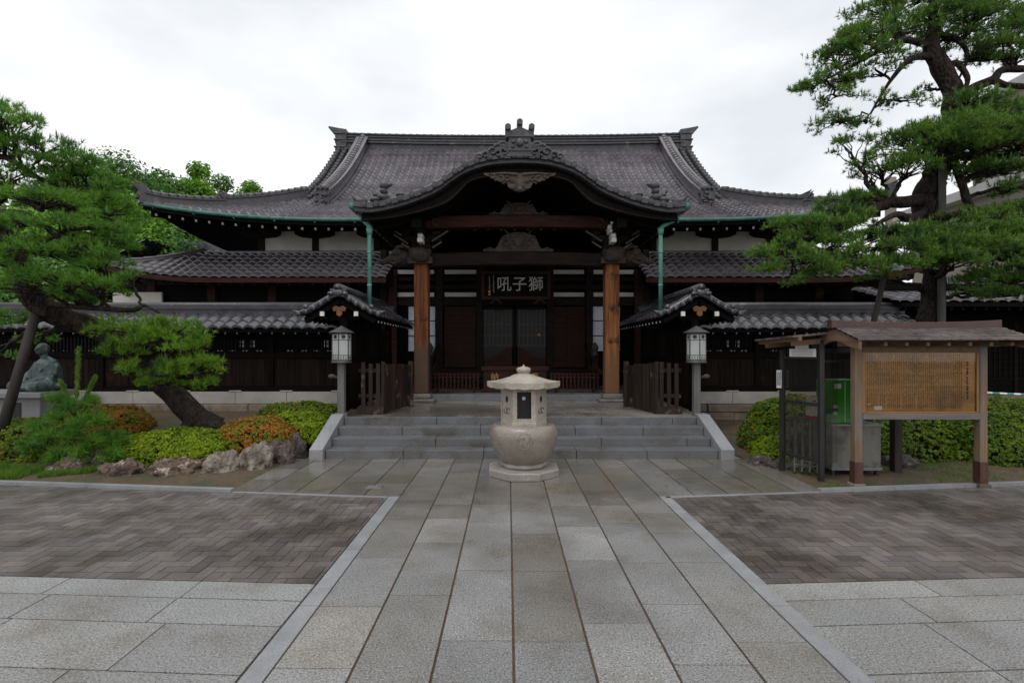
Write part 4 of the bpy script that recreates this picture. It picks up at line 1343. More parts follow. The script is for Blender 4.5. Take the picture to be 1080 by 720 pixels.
for s in (-1, 1):
    for (a, b, r) in ((0.12, 0.2, 0.04), (0.13, 0.1, 0.035)):
        mb.ball((CX + s * a, FY - 0.075, zb + b), (r, 0.02, r), 8, 6)
    # cloud-scroll fins to both sides
    mb.tube([(CX + s * 0.22, FY + 0.03, zb + 0.13), (CX + s * 0.34, FY + 0.03, zb + 0.13), (CX + s * 0.46, FY + 0.03, zb + 0.06), (CX + s * 0.58, FY + 0.03, zb - 0.0), (CX + s * 0.72, FY + 0.03, zb - 0.02), (CX + s * 0.79, FY + 0.03, zb - 0.08)],
            [0.10, 0.10, 0.085, 0.07, 0.05, 0.03], 8)
    for (a, b, r) in ((0.33, 0.20, 0.085), (0.42, 0.17, 0.065), (0.52, 0.07, 0.07), (0.66, -0.01, 0.06), (0.77, -0.05, 0.05), (0.30, 0.06, 0.07), (0.42, 0.02, 0.06)):
        mb.tube([(CX + s * (a + r * math.cos(t)), FY - 0.06, zb - 0.03 + (b + r * math.sin(t)) * 0.78) for t in [2 * PI * i / 11 for i in range(10)]], 0.024, 6)
    mb.prism_y([(CX + s * 0.2, zb - 0.1), (CX + s * 0.2, zb + 0.15), (CX + s * 0.4, zb + 0.11), (CX + s * 0.6, zb - 0.0), (CX + s * 0.8, zb - 0.12)], FY - 0.02, FY + 0.10)
mb.smooth = False
mb.build('crest_ornament', M['tile_dark'], hall, bevel=0.008)
mb = MB()
for (z0, z1, hw) in ((0.0, 0.14, 0.2), (0.14, 0.18, 0.25), (0.18, 0.30, 0.18), (0.30, 0.34, 0.23)):
    mb.box(CX - hw, CX + hw, FY + 0.26, FY + 4.9, zb - 0.02 + z0, zb - 0.02 + z1)
mb.build('porch_ridge', M['tile_dark'], hall)
for s in (-1, 1):                           # little lion-and-wave tiles on the porch corners
    mb = MB()
    mb.smooth = True
    for (x, y, z, rx, ry, rz) in ((2.64, 9.95, 4.55, 0.13, 0.16, 0.10), (2.62, 9.88, 4.66, 0.08, 0.10, 0.08), (2.60, 9.84, 4.76, 0.10, 0.08, 0.08), (2.30, 10.0, 4.62, 0.12, 0.12, 0.05), (2.78, 9.9, 4.50, 0.12, 0.1, 0.06)):
        mb.ball((CX + s * x, y, z), (rx, ry, rz), 10, 7)
    mb.tube([(CX + s * 2.58, 9.9, 4.76), (CX + s * 2.46, 9.88, 4.80)], [0.05, 0.03], 6)
    mb.tube([(CX + s * 2.70, 9.95, 4.58), (CX + s * 2.82, 9.95, 4.62), (CX + s * 2.86, 9.95, 4.70)], [0.06, 0.045, 0.02], 6)
    mb.tube([(CX + s * 2.95, 9.86, 4.44), (CX + s * 3.12, 9.84, 4.47), (CX + s * 3.22, 9.82, 4.56)], [0.08, 0.06, 0.025], 8)
    mb.build('corner_ornament', M['tile_dark'], hall)
    # copper gutter along the porch eave and its downpipe
    mb = MB()
    mb.smooth = True
    mb.tube([(CX + s * 3.22, FY + 0.02, 4.36), (CX + s * 3.22, FY + 4.2, 4.36)], 0.068, 10)
    mb.build('porch_gutter', M['patina_dark'], hall)
    mb = MB()
    mb.smooth = True
    xx = -2.93 if s < 0 else 2.80
    mb.tube([(CX + s * 3.2, FY + 0.35, 4.32), (CX + s * 3.1, FY + 0.33, 4.18), (xx, FY + 0.30, 4.02), (xx, FY + 0.28, 3.9), (xx, FY + 0.28, 2.35)], 0.04, 10)
    mb.tube([(xx, FY + 0.28, 4.0), (xx, FY + 0.28, 3.86)], [0.065, 0.05], 10)
    for z in (3.5, 2.85):
        mb.tube([(xx, FY + 0.28, z), (xx, FY + 0.28, z + 0.04)], 0.046, 10)
    mb.build('downpipe', M['patina'], hall)

# name plaque hung under the porch
pl = thing('name_plaque', (0.02, 12.6, 2.9), 'dark wooden name plaque with three pale characters hung above the entrance', 'plaque')
Yp = 12.6
mb = MB()
mb.box(-0.80, 0.78, Yp, Yp + 0.06, 2.88, 3.50)
mb.build('board', M['dark_wood'], pl, bevel=0.01)
mb = MB()
for (a, b, c, d) in ((-0.86, 0.84, 3.46, 3.54), (-0.86, 0.84, 2.84, 2.92), (-0.86, -0.78, 2.92, 3.46), (0.76, 0.84, 2.92, 3.46)):
    mb.box(a, b, Yp - 0.03, Yp + 0.05, c, d)
for x in (-0.5, 0.58):
    for s in (-1, 1):
        mb.bar((x, Yp - 0.02, 2.86), (x + s * 0.14, Yp - 0.02, 2.74), 0.05, 0.05)
mb.build('frame', M['red_wood'], pl, bevel=0.01)
mb = MB()
for ch, x in (('吼', -0.30), ('子', 0.08), ('獅', 0.48)):
    mb.text(ch, 0.38, (x, Yp - 0.006, 3.20), (1, 0, 0), (0, 0, 1), 0.01)
mb.build('lettering', M['letter'], pl)
mb = MB()                                    # two columns of small brushed signature, too small to read
for cx_, z0, n in ((-0.66, 3.40, 9), (-0.56, 3.44, 12)):
    for i in range(n):
        for q in range(3):
            x = cx_ + random.uniform(-0.014, 0.014)
            z = z0 - i * 0.036 - random.uniform(0, 0.024)
            if random.random() < 0.5:
                mb.box(x - 0.014, x + 0.012, Yp - 0.004, Yp + 0.001, z, z + 0.005)
            else:
                mb.box(x - 0.003, x + 0.003, Yp - 0.004, Yp + 0.001, z - 0.01, z + 0.012)
mb.build('signature', M['letter'], pl)
mb = MB()
mb.box(-0.69, -0.635, Yp - 0.005, Yp + 0.001, 3.01, 3.065)
mb.box(-0.685, -0.64, Yp - 0.005, Yp + 0.001, 2.945, 2.99)
mb.build('seal', M['gilt'], pl)

# offering box
ob = thing('offering_box', (-0.05, 11.75, 0.645), 'dark red-brown wooden offering box with gilt characters before the doors', 'offering box')
mb = MB()
mb.box(-0.76, 0.66, 11.5, 12.05, 0.72, 1.20)
mb.box(-0.80, 0.70, 11.47, 12.08, 0.645, 0.73)
mb.build('box', M['red_wood'], ob, bevel=0.01)
mb = MB()
for i in range(11):
    mb.bar((-0.76, 11.54 + i * 0.048, 1.215), (0.66, 11.54 + i * 0.048, 1.215), 0.02, 0.03)
mb.box(-0.80, 0.70, 11.46, 11.51, 1.15, 1.235)
mb.build('grille', M['red_wood'], ob)
mb = MB()
mb.text('納', 0.19, (-0.50, 11.497, 0.99), (1, 0, 0), (0, 0, 1), 0.008)
mb.text('奉', 0.19, (0.40, 11.497, 0.99), (1, 0, 0), (0, 0, 1), 0.008)
mb.build('lettering', M['gilt'], ob)

# low slatted barriers to both sides of it
for s, x0, x1 in ((-1, -1.95, -0.84), (1, 0.74, 1.86)):
    t = thing('slatted_barrier', ((x0 + x1) / 2, 11.5, 0.645), 'low brown slatted barrier between the offering box and the %s porch pillar' % ('left' if s < 0 else 'right'), 'barrier', 'low barriers under the porch')
    mb = MB()
    for z in (0.72, 0.98, 1.05):
        mb.box(x0, x1, 11.48, 11.52, z, z + 0.025)
    x = x0 + 0.01
    while x < x1:
        mb.box(x, x + 0.032, 11.465, 11.535, 0.715, 1.085)
        x += 0.087
    mb.build('slats', M['red_wood'], t)
    for x in (x0 + 0.12, x1 - 0.16):
        mb = MB()
        mb.box(x, x + 0.05, 11.38, 11.62, 0.645, 0.70)
        mb.box(x, x + 0.05, 11.46, 11.54, 0.70, 0.76)
        mb.build('foot', M['red_wood'], t)

# stair railings with onion-shaped post caps
for s in (-1, 1):
    t = thing('stair_railing', (s * 2.05, 12.4, 0.645), 'dark curved stair railing with onion-shaped post cap by the %s porch pillar' % ('left' if s < 0 else 'right'), 'railing', 'stair railings under the porch')
    x = -0.1 + s * 2.0
    mb = MB()
    mb.box(x - 0.075, x + 0.075, 12.33, 12.47, 0.645, 1.45)
    mb.build('post', M['dark_beam'], t, bevel=0.01)
    mb = MB()
    mb.smooth = True
    mb.lathe([(0.09, 0), (0.095, 0.05), (0.07, 0.08), (0.055, 0.11), (0.085, 0.17), (0.09, 0.23), (0.05, 0.29), (0.012, 0.34)], (x, 12.4, 1.45), 14)
    mb.build('post_cap', M['ink'], t)
    mb = MB()
    mb.smooth = True
    mb.tube([(x, 13.8, 1.75), (x, 13.0, 1.50), (x, 12.5, 1.28), (x + s * 0.05, 12.15, 1.10), (x + s * 0.14, 11.9, 1.02), (x + s * 0.24, 11.8, 1.06)], 0.045, 8)
    mb.tube([(x, 13.8, 1.35), (x, 13.0, 1.1), (x, 12.4, 0.9)], 0.035, 8)
    mb.build('handrail', M['red_wood'], t)
# ================================================================== ROOFED SIDE WALLS
def gable_tiles(mb, x0, x1, yc, half, ze, zr_, rows, tw, axis='x', both=True):
    """two tiled slopes with the ridge along x (or along y)"""
    for s in ((-1, 1) if both else (-1,)):
        def fn(u, t, s=s):
            q = s * half * (1 - t)
            z = ze + (zr_ - ze) * (t * 0.85 + 0.15 * t * t)
            return (u, yc + q, z) if axis == 'x' else (yc + q, u, z)
        tile_sheet(mb, fn, x0, x1, rows, tw, h=0.04, lip=0.025)
    mb.smooth = False


def roofed_wall(s, x0, x1, hidden_bits):
    a, b = sorted((s * x0, s * x1))
    sd_ = 'left' if s < 0 else 'right'
    t = thing('roofed_wall', ((a + b) / 2, 10.9, 0), 'long dark board wall under a small grey tiled roof, on the %s side of the hall' % sd_, 'wall', 'roofed board walls beside the hall')
    mb = MB()
    gable_tiles(mb, a, b, 10.9, 0.72, 2.04, 2.42, 3, 0.235)
    mb.build('tile_roof', M['tile_new'], t, fix=False)
    mb = MB()
    for z0, z1, hw in ((2.36, 2.46, 0.12), (2.46, 2.50, 0.15), (2.50, 2.53, 0.11)):
        mb.box(a, b, 10.9 - hw, 10.9 + hw, z0, z1)
    mb.smooth = True
    mb.tube([(a, 10.9, 2.54), (b, 10.9, 2.54)], 0.075, 8)
    mb.smooth = False
    mb.build('ridge', M['tile_dark'], t)
    mb = MB()
    mb.box(a, b, 10.26, 11.5, 1.97, 2.0)
    mb.box(a, b, 10.22, 10.27, 1.955, 2.02)
    x = a + 0.1
    while x < b:
        mb.cur = 0
        mb.box(x - 0.025, x + 0.025, 10.30, 11.4, 1.90, 1.97)
        mb.cur = 1
        mb.box(x - 0.014, x + 0.014, 10.293, 10.299, 1.92, 1.955)
        x += 0.235
    mb.build('eaves', [M['dark_wood'], M['tip_paint']], t)
    mb = MB()
    mb.box(a, b, 10.62, 10.72, 0.80, 1.44)
    x = a
    while x < b:                                   # vertical boards
        wd = random.uniform(0.10, 0.16)
        mb.box(x, min(x + wd - 0.006, b), 10.595, 10.622, 0.86, 1.42)
        x += wd
    mb.build('boarding', M['board_wood'], t)
    mb = MB()
    x = a
    while x <= b + 0.01:
        mb.box(x - 0.06, x + 0.06, 10.55, 10.72, 0.78, 1.98)
        x += (b - a) / round((b - a) / 1.75)
    for z, h in ((0.78, 0.09), (1.43, 0.13), (1.86, 0.10)):
        mb.box(a, b, 10.565, 10.73, z, z + h)
    mb.box(a, b, 10.50, 10.56, 0.76, 0.80)
    mb.build('frame', M['dark_wood'], t, bevel=0.006)
    n = round((b - a) / 1.75)
    wdt = (b - a) / n
    for k in range(n):
        c0, c1 = a + k * wdt + 0.07, a + (k + 1) * wdt - 0.07
        mb = MB()
        x = c0
        while x < c1:
            mb.box(x, x + 0.022, 10.60, 10.63, 1.56, 1.86)
            x += 0.074
        for z in (1.62, 1.72, 1.80):
            mb.box(c0, c1, 10.605, 10.628, z, z + 0.012)
        w_ = mb.build('window_lattice', M['dark_wood'], t)
        mb = MB()
        mb.box(c0, c1, 10.66, 10.69, 1.56, 1.86)
        mb.build('pane', M['door_glass'], w_)
        for j in range(hidden_bits[k % len(hidden_bits)]):
            mb = MB()
            u = c0 + (c1 - c0) * (0.62 + 0.14 * j)
            mb.box(u, u + 0.10, 10.652, 10.659, 1.66, 1.80)
            mb.build('paper_pane', M['shoji'], w_)
        mb = MB()
        for i in range(5):
            u = c0 + (c1 - c0) * (0.15 + 0.17 * i)
            mb.box(u, u + 0.13, 10.632, 10.64, 1.575, 1.592)
        mb.build('pale_sill_strip', M['plaster'], w_)  # row of pale strips low behind the lattice
    mb = MB()                                      # pale granite kerb course
    x = a
    while x < b:
        x2 = min(x + 1.05, b)
        mb.box(x + 0.003, x2 - 0.003, 10.50, 10.74, 0.50, 0.745)
        mb.box(x2 - 0.13, min(x2 + 0.13, b), 10.49, 10.74, 0.745, 0.772)
        x = x2
    mb.build('kerb_course', M['plinth'], t, bevel=0.008)
    mb = MB()                                      # rough retaining stones
    for r, (z0, z1) in enumerate(((-0.02, 0.16), (0.16, 0.33), (0.33, 0.495))):
        x = a
        while x < b:
            x2 = min(x + random.uniform(0.45, 1.1), b)
            d = random.uniform(-0.015, 0.02)
            mb.box(x + 0.006, x2 - 0.006, 10.45 + d, 10.8, z0 + 0.005, z1 - 0.004)
            x = x2
    mb.build('stone_base', M['oya'], t, bevel=0.02)
    return t


roofed_wall(-1, 3.35, 12.1, [1, 0, 1, 2, 2])
roofed_wall(1, 3.35, 8.15, [2, 0, 0])

for s in (-1, 1):                                   # walls that run back along the terrace, gabled to the front
    xc = s * 3.19
    sd_ = 'left' if s < 0 else 'right'
    t = thing('side_gate', (xc, 9.2, 0), 'dark roofed side passage with small tiled gable behind the %s lamp post' % sd_, 'gatehouse', 'gabled side passages of the terrace')
    mb = MB()
    gable_tiles(mb, 9.05, 12.9, xc, 0.66, 2.20, 2.585, 4, 0.235, axis='y')
    mb.build('tile_roof', M['tile_new'], t, fix=False)
    mb = MB()
    for z0, z1, hw in ((2.54, 2.64, 0.11), (2.64, 2.68, 0.14)):
        mb.box(xc - hw, xc + hw, 9.0, 12.8, z0, z1)
    mb.smooth = True
    mb.tube([(xc, 8.98, 2.70), (xc, 12.8, 2.70)], 0.07, 8)
    mb.tube([(xc, 8.93, 2.70), (xc, 9.04, 2.70)], 0.06, 12)
    mb.tube([(xc, 8.925, 2.70), (xc, 8.94, 2.70)], 0.035, 10)
    for e in (-1, 1):                               # verge tiles along the front rake
        q = [(xc + e * (0.06 + 0.64 * i / 5), 9.06, 2.60 - 0.375 * (i / 5) ** 0.92 + (0.03 if i == 5 else 0)) for i in range(6)]
        mb.tube(q, [0.055] * 5 + [0.045], 8)
        mb.tube([Vector(p) + Vector((0, 0.20, 0.01)) for p in q], 0.05, 8)
        for p in q[1:]:
            mb.ball((p[0], 9.0, p[2] - 0.02), (0.05, 0.03, 0.05), 8, 6)
        mb.tube([(xc + e * 0.66, 9.06, 2.25), (xc + e * 0.76, 9.05, 2.265), (xc + e * 0.82, 9.05, 2.30)], [0.05, 0.035, 0.012], 6)
        mb.ball((xc + e * 0.58, 9.04, 2.36), 0.05, 8, 6)
    mb.ball((xc, 8.97, 2.61), (0.10, 0.05, 0.07), 10, 8)
    mb.ball((xc - 0.12, 8.98, 2.59), (0.07, 0.04, 0.04), 8, 6)
    mb.ball((xc + 0.12, 8.98, 2.59), (0.07, 0.04, 0.04), 8, 6)
    mb.smooth = False
    mb.build('ridge', M['tile_new'], t)
    mb = MB()
    for e in (-1, 1):
        mb.cur = 0
        mb.bar((xc, 9.12, 2.47), (xc + e * 0.62, 9.12, 2.11), 0.05, 0.08, up=(0, 0, 1))
        mb.add([(xc, 9.1, 2.56), (xc, 12.9, 2.56), (xc + e * 0.66, 12.9, 2.16), (xc + e * 0.66, 9.1, 2.16)], [(0, 1, 2, 3)])
        y = 9.3
        while y < 12.9:
            mb.cur = 0
            mb.bar((xc + e * 0.12, y, 2.44), (xc + e * 0.63, y, 2.12), 0.045, 0.06)
            mb.cur = 1
            mb.box(xc + e * 0.632 - 0.003, xc + e * 0.632 + 0.003, y - 0.02, y + 0.02, 2.095, 2.145)
            y += 0.24
        mb.cur = 1
        mb.box(xc + e * 0.30 - 0.035, xc + e * 0.30 + 0.035, 9.04, 9.075, 2.20, 2.28)
        mb.cur = 0
        mb.box(xc + e * 0.30 - 0.045, xc + e * 0.30 + 0.045, 9.08, 12.8, 2.15, 2.29)
    mb.cur = 0
    mb.prism_y([(xc - 0.5, 2.14), (xc + 0.5, 2.14), (xc, 2.5)], 9.3, 9.34)
    mb.build('gable_frame', [M['dark_wood'], M['white_paint']], t)
    mb = MB()
    o = [(0, -0.11), (0.05, -0.08), (0.05, -0.01), (0.10, -0.02), (0.125, 0.04), (0.07, 0.085), (0, 0.06)]
    o += [(-p, q) for p, q in o[::-1][1:-1]]
    mb.prism_y([(xc + p, 2.30 + q) for p, q in o], 9.05, 9.09)
    mb.build('gable_pendant', M['carved_gold'], t, bevel=0.006)
    mb = MB()
    for y in (9.35, 10.5, 11.7, 12.8):
        mb.box(xc - 0.07, xc + 0.07, y - 0.07, y + 0.07, 0.48, 2.2)
    mb.box(xc - 0.05, xc + 0.05, 9.3, 12.9, 1.96, 2.10)
    mb.box(xc - 0.05, xc + 0.05, 9.3, 12.9, 1.36, 1.46)
    mb.box(xc - 0.05, xc + 0.05, 9.3, 12.9, 0.50, 0.60)
    mb.build('frame', M['dark_wood'], t, bevel=0.006)
    mb = MB()
    mb.box(xc - 0.03, xc + 0.03, 9.42, 12.8, 0.60, 1.36)
    y = 9.45
    while y < 12.8:
        mb.box(xc - 0.035, xc + 0.035, y, y + 0.03, 1.46, 1.96)
        y += 0.09
    mb.build('boarding', M['board_wood'], t)
    mb = MB()
    mb.box(xc - 0.008, xc + 0.008, 9.42, 12.8, 1.46, 1.96)
    mb.build('lattice_backing', M['door_glass'], t)

# picket barriers on the terrace
for s in (-1, 1):
    sd_ = 'left' if s < 0 else 'right'
    t = thing('picket_gate', (s * 2.5, 8.9, 0.5), 'folded weathered brown picket gate on the terrace beside the %s lamp post' % sd_, 'gate', 'picket gates at the head of the steps')
    x0, x1 = 2.78, 2.33
    mb = MB()                                       # open slats facing the steps
    x = x1 + 0.075
    while x < x0 - 0.03:
        h = random.uniform(1.36, 1.40)
        mb.box(*sorted((s * x, s * (x + 0.066))), 8.80, 8.825, 0.62, h)
        x += 0.128
    for z in (0.78, 1.22):
        mb.box(*sorted((s * x0, s * x1)), 8.826, 8.86, z, z + 0.06)
    mb.box(*sorted((s * x0, s * x1)), 8.77, 8.86, 0.505, 0.63)
    mb.build('slat_panel', M['picket'], t)
    mb = MB()                                       # closed boards running back from the corner
    p0, p1 = Vector((s * x1, 8.83, 0)), Vector((s * 2.10, 9.95, 0))
    n = 11
    for i in range(n):
        a, b = p0.lerp(p1, i / n), p0.lerp(p1, (i + 0.93) / n)
        h = 1.37 - 0.006 * i + random.uniform(-0.012, 0.012)
        d = (b - a).normalized() * 1
        nn = Vector((d.y, -d.x, 0)) * 0.012
        mb.add([(a - nn + Vector((0, 0, z))) for z in (0.53, h)] + [(b - nn + Vector((0, 0, z))) for z in (0.53, h)] + [(a + nn + Vector((0, 0, z))) for z in (0.53, h)] + [(b + nn + Vector((0, 0, z))) for z in (0.53, h)],
               [(0, 2, 3, 1), (4, 5, 7, 6), (0, 1, 5, 4), (2, 6, 7, 3), (1, 3, 7, 5), (0, 4, 6, 2)])
    mb.build('board_panel', M['picket'], t)
    mb = MB()
    mb.box(*sorted((s * (x1 - 0.005), s * (x1 + 0.055))), 8.79, 8.87, 0.502, 1.40)
    q = p1
    mb.box(q.x - 0.045, q.x + 0.045, q.y - 0.02, q.y + 0.09, 0.502, 1.38)
    mb.build('post', M['picket'], t, bevel=0.008)

# lamp posts
for s in (-1, 1):
    sd_ = 'left' if s < 0 else 'right'
    x = -2.985 if s < 0 else 2.945
    y = 8.56
    t = thing('lamp_post', (x, y, 0.54), 'white-paned lamp with conical cap on a grey post, %s of the steps' % sd_, 'lamp', 'lamp posts at the head of the steps')
    mb = MB()
    mb.box(x - 0.054, x + 0.054, y - 0.054, y + 0.054, 0.50, 1.40)
    mb.build('post', M['lamp_post'], t, bevel=0.008)
    mb = MB()
    mb.smooth = True
    mb.tube([(x + (-s) * -0.06 * 1, y, 1.14), (x + s * 0.13, y - 0.01, 1.155)], [0.025, 0.025], 8)
    mb.ball((x + s * 0.16, y - 0.01, 1.16), (0.065, 0.05, 0.04), 10, 8)
    mb.build('bracket_knob', M['carved'], t)
    mb = MB()
    mb.smooth = True
    mb.lathe([(0.152, 1.43), (0.152, 1.88)], (x, y, 0), 6, -PI / 2)
    mb.sm = [False] * len(mb.sm)
    mb.build('opal_shade', M['opal'], t)
    mb = MB()
    mb.lathe([(0.165, 1.385), (0.168, 1.40), (0.16, 1.415), (0.158, 1.44), (0.15, 1.445)], (x, y, 0), 32)
    mb.lathe([(0.146, 1.86), (0.152, 1.862), (0.152, 1.885), (0.205, 1.88), (0.212, 1.892), (0.13, 1.935), (0.06, 1.972), (0.02, 1.995), (0.006, 2.005)], (x, y, 0), 32)
    for k in range(6):
        a = -PI / 2 + 2 * PI * k / 6
        mb.bar((x + 0.153 * math.cos(a), y + 0.153 * math.sin(a), 1.44), (x + 0.153 * math.cos(a), y + 0.153 * math.sin(a), 1.88), 0.013, 0.013, up=(math.cos(a), math.sin(a), 0))
        b_ = a + 2 * PI / 6
        for z in (1.515, 1.765):
            mb.bar((x + 0.154 * math.cos(a), y + 0.154 * math.sin(a), z), (x + 0.154 * math.cos(b_), y + 0.154 * math.sin(b_), z), 0.006, 0.010)
    mb.build('lamp_frame', M['lamp_frame'], t)
    mb = MB()
    mb.smooth = True
    for k in range(6):                              # round crests in the upper band, scallops in the lower
        a = -PI / 2 + PI / 6 + 2 * PI * k / 6
        c = Vector((x + 0.132 * math.cos(a), y + 0.132 * math.sin(a), 1.818))
        tn, ou = Vector((-math.sin(a), math.cos(a), 0)), Vector((math.cos(a), math.sin(a), 0))
        pts = [c + tn * 0.034 * math.cos(q) + Vector((0, 0, 0.034 * math.sin(q))) for q in [2 * PI * i / 12 for i in range(12)]]
        mb.add([p + ou * 0.004 for p in pts], [tuple(range(12))])
        for e in (-0.026, 0.0, 0.026):
            c2 = Vector((x + 0.134 * math.cos(a), y + 0.134 * math.sin(a), 1.475)) + tn * e * 1.6
            mb.tube([c2 + Vector((0, 0, 0.022)), c2 - Vector((0, 0, 0.022))], 0.005, 5)
    mb.build('lamp_crest', M['black_metal'], t)

# ================================================================== STONE LANTERN
LX, LY = -0.0, 6.66
lan = thing('stone_lantern', (LX, LY, 0), 'pale stone lantern with round polished bowl and hexagonal roof on the central path', 'stone lantern')
mb = MB()
mb.lathe([(0.475, 0.001), (0.48, 0.085), (0.47, 0.098), (0.02, 0.10)], (LX, LY, 0), 8, PI / 8)
mb.build('foot', M['lantern_foot'], lan, bevel=0.008)
mb = MB()
mb.smooth = True
mb.lathe([(0.24, 0.10), (0.285, 0.105), (0.30, 0.13), (0.285, 0.155), (0.25, 0.165), (0.24, 0.19)], (LX, LY, 0), 48,
         fn=lambda p: Vector((LX + (p.x - LX) * (1 + 0.03 * math.cos(8 * math.atan2(p.y - LY, p.x - LX))), LY + (p.y - LY) * (1 + 0.03 * math.cos(8 * math.atan2(p.y - LY, p.x - LX))), p.z)))
mb.build('bowl_ring', M['lantern_foot'], lan)
mb = MB()
mb.smooth = True
bowl = smooth_tab([(0.255, 0.155), (0.30, 0.19), (0.365, 0.27), (0.415, 0.38), (0.438, 0.48), (0.44, 0.54), (0.425, 0.60), (0.39, 0.64), (0.33, 0.655), (0.05, 0.66)], 4)
mb.lathe(bowl, (LX, LY, 0), 64)
bw = mb.build('bowl', M['lantern_gloss'], lan)
mb = MB()                                           # round crest carved on the bowl
mb.smooth = True
def on_bowl(a, b):
    """a sideways, b up from the crest's centre, on the bowl's surface"""
    z = 0.485 + b
    r = interp([(q[1], q[0]) for q in bowl[:30]], z)
    th = -PI / 2 + a / r
    return Vector((LX + r * math.cos(th), LY + r * math.sin(th), z))
mb.tube([on_bowl(0.095 * math.cos(q), 0.095 * math.sin(q)) for q in [2 * PI * i / 32 for i in range(33)]], 0.005, 6)
for k in range(3):
    a0 = PI / 2 + 2 * PI * k / 3
    mb.tube([on_bowl(r * math.cos(a0 + q), r * math.sin(a0 + q)) for r, q in ((0.02, 0), (0.045, 0.3), (0.065, 0.8), (0.072, 1.3), (0.072, 1.8))], [0.006, 0.009, 0.007, 0.005, 0.003], 6)
mb.build('crest', M['crest_stone'], bw)
mb = MB()                                           # fire box: six uprights, openings front and back
mb.lathe([(0.30, 0.655), (0.30, 0.68), (0.285, 0.69)], (LX, LY, 0), 6)
hexv = [Vector((LX + 0.288 * math.cos(PI * k / 3), LY + 0.288 * math.sin(PI * k / 3), 0)) for k in range(6)]
z0, z1 = 0.68, 1.095
for k in range(6):
    a, b = hexv[k], hexv[(k + 1) % 6]
    open_ = k in (1, 4)
    nrm = ((a + b) / 2 - Vector((LX, LY, 0))).normalized()
    def panel(u0, u1, w0, w1, dep=0.05):
        p, q = a.lerp(b, u0), a.lerp(b, u1)
        vs = [p - nrm * d + Vector((0, 0, z)) for d in (0, dep) for z in (w0, w1)] + [q - nrm * d + Vector((0, 0, z)) for d in (0, dep) for z in (w0, w1)]
        mb.add(vs, [(0, 4, 5, 1), (2, 3, 7, 6), (0, 1, 3, 2), (4, 6, 7, 5), (1, 5, 7, 3), (0, 2, 6, 4)])
    if open_:
        panel(0, 0.19, z0, z1)
        panel(0.81, 1, z0, z1)
        panel(0.19, 0.81, z0, z0 + 0.055)
        panel(0.19, 0.81, z1 - 0.02, z1)
    else:
        panel(0, 1, z0, z1)
        # raised frame
        for (u0, u1, w0, w1) in ((0, 0.09, z0, z1), (0.91, 1, z0, z1), (0.09, 0.91, z1 - 0.04, z1), (0.09, 0.91, z0, z0 + 0.04)):
            p, q = a.lerp(b, u0) + nrm * 0.008, a.lerp(b, u1) + nrm * 0.008
            mb.add([p + Vector((0, 0, w0)), q + Vector((0, 0, w0)), q + Vector((0, 0, w1)), p + Vector((0, 0, w1)),
                    p - nrm * 0.007 + Vector((0, 0, w0)), q - nrm * 0.007 + Vector((0, 0, w0)), q - nrm * 0.007 + Vector((0, 0, w1)), p - nrm * 0.007 + Vector((0, 0, w1))],
                   [(0, 1, 2, 3), (0, 4, 5, 1), (1, 5, 6, 2), (2, 6, 7, 3), (3, 7, 4, 0)])
fb = mb.build('fire_box', M['lantern'], lan)
mb = MB()
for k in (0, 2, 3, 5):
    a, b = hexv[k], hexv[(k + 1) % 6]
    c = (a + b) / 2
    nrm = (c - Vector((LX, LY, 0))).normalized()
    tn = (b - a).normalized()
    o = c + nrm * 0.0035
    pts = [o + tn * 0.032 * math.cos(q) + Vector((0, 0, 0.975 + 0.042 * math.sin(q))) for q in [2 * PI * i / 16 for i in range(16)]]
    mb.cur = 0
    mb.add(pts, [tuple(range(16))])  # flat black disc paints the shade of a round hole
    mb.smooth = True
    mb.cur = 1
    for e in (-1, 1):
        mb.tube([o + tn * (e * 0.036 + 0.034 * math.cos(q)) + Vector((0, 0, 0.83 + 0.034 * math.sin(q))) for q in [2 * PI * i / 14 + (0.4 if e > 0 else 2.7) for i in range(12)]], 0.007, 5)
    mb.smooth = False
mb.build('dark_disc_carving', [M['ink'], M['carve']], fb)
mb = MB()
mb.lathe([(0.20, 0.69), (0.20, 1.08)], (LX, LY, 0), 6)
mb.build('fire_box_dark_core', M['ink'], fb)  # black core puts the shade inside the fire box into colour
mb = MB()
mb.smooth = True
mb.ball((LX - 0.005, LY - 0.215, 0.99), (0.024, 0.02, 0.024), 12, 8)
mb.build('lamp_bulb', M['opal'], fb)
# roof with six scooped sides
mb = MB()
mb.smooth = True
def hex_r(th, R0):
    t = (th % (PI / 3)) - PI / 6
    return R0 * math.cos(PI / 6) / math.cos(t)
def roof_ring(f, N=60):
    out = []
    for k in range(N):
        th = 2 * PI * k / N
        cor = 1 - abs(((th + PI / 6) % (PI / 3)) - PI / 6) / (PI / 6)       # 1 at the corners
        R0 = 0.12 + (0.475 - 0.12) * f
        r = hex_r(th, R0) * (1 - 0.03 * (1 - cor) * f)
        z = 1.285 - 0.098 * (f ** 0.75) + 0.012 * f ** 4 * cor ** 2 - 0.03 * f * (1 - f)
        out.append(Vector((LX + r * math.cos(th), LY + r * math.sin(th), z)))
    return out
rings = [roof_ring(f) for f in (0, 0.15, 0.3, 0.45, 0.6, 0.75, 0.88, 1.0)]
low = []
for k, p in enumerate(rings[-1]):
    th = 2 * PI * k / 60
    fr = ((th + PI / 6) % (PI / 3)) / (PI / 3)
    sc = 0.014 * abs(math.cos(3 * PI * fr))                                    # scalloped lower edge
    low.append(p + Vector((0, 0, -0.062 - sc)))
inn = [Vector((LX + (p.x - LX) * 0.68, LY + (p.y - LY) * 0.68, 1.085)) for p in low]
allr = rings + [low, inn]
N = 60
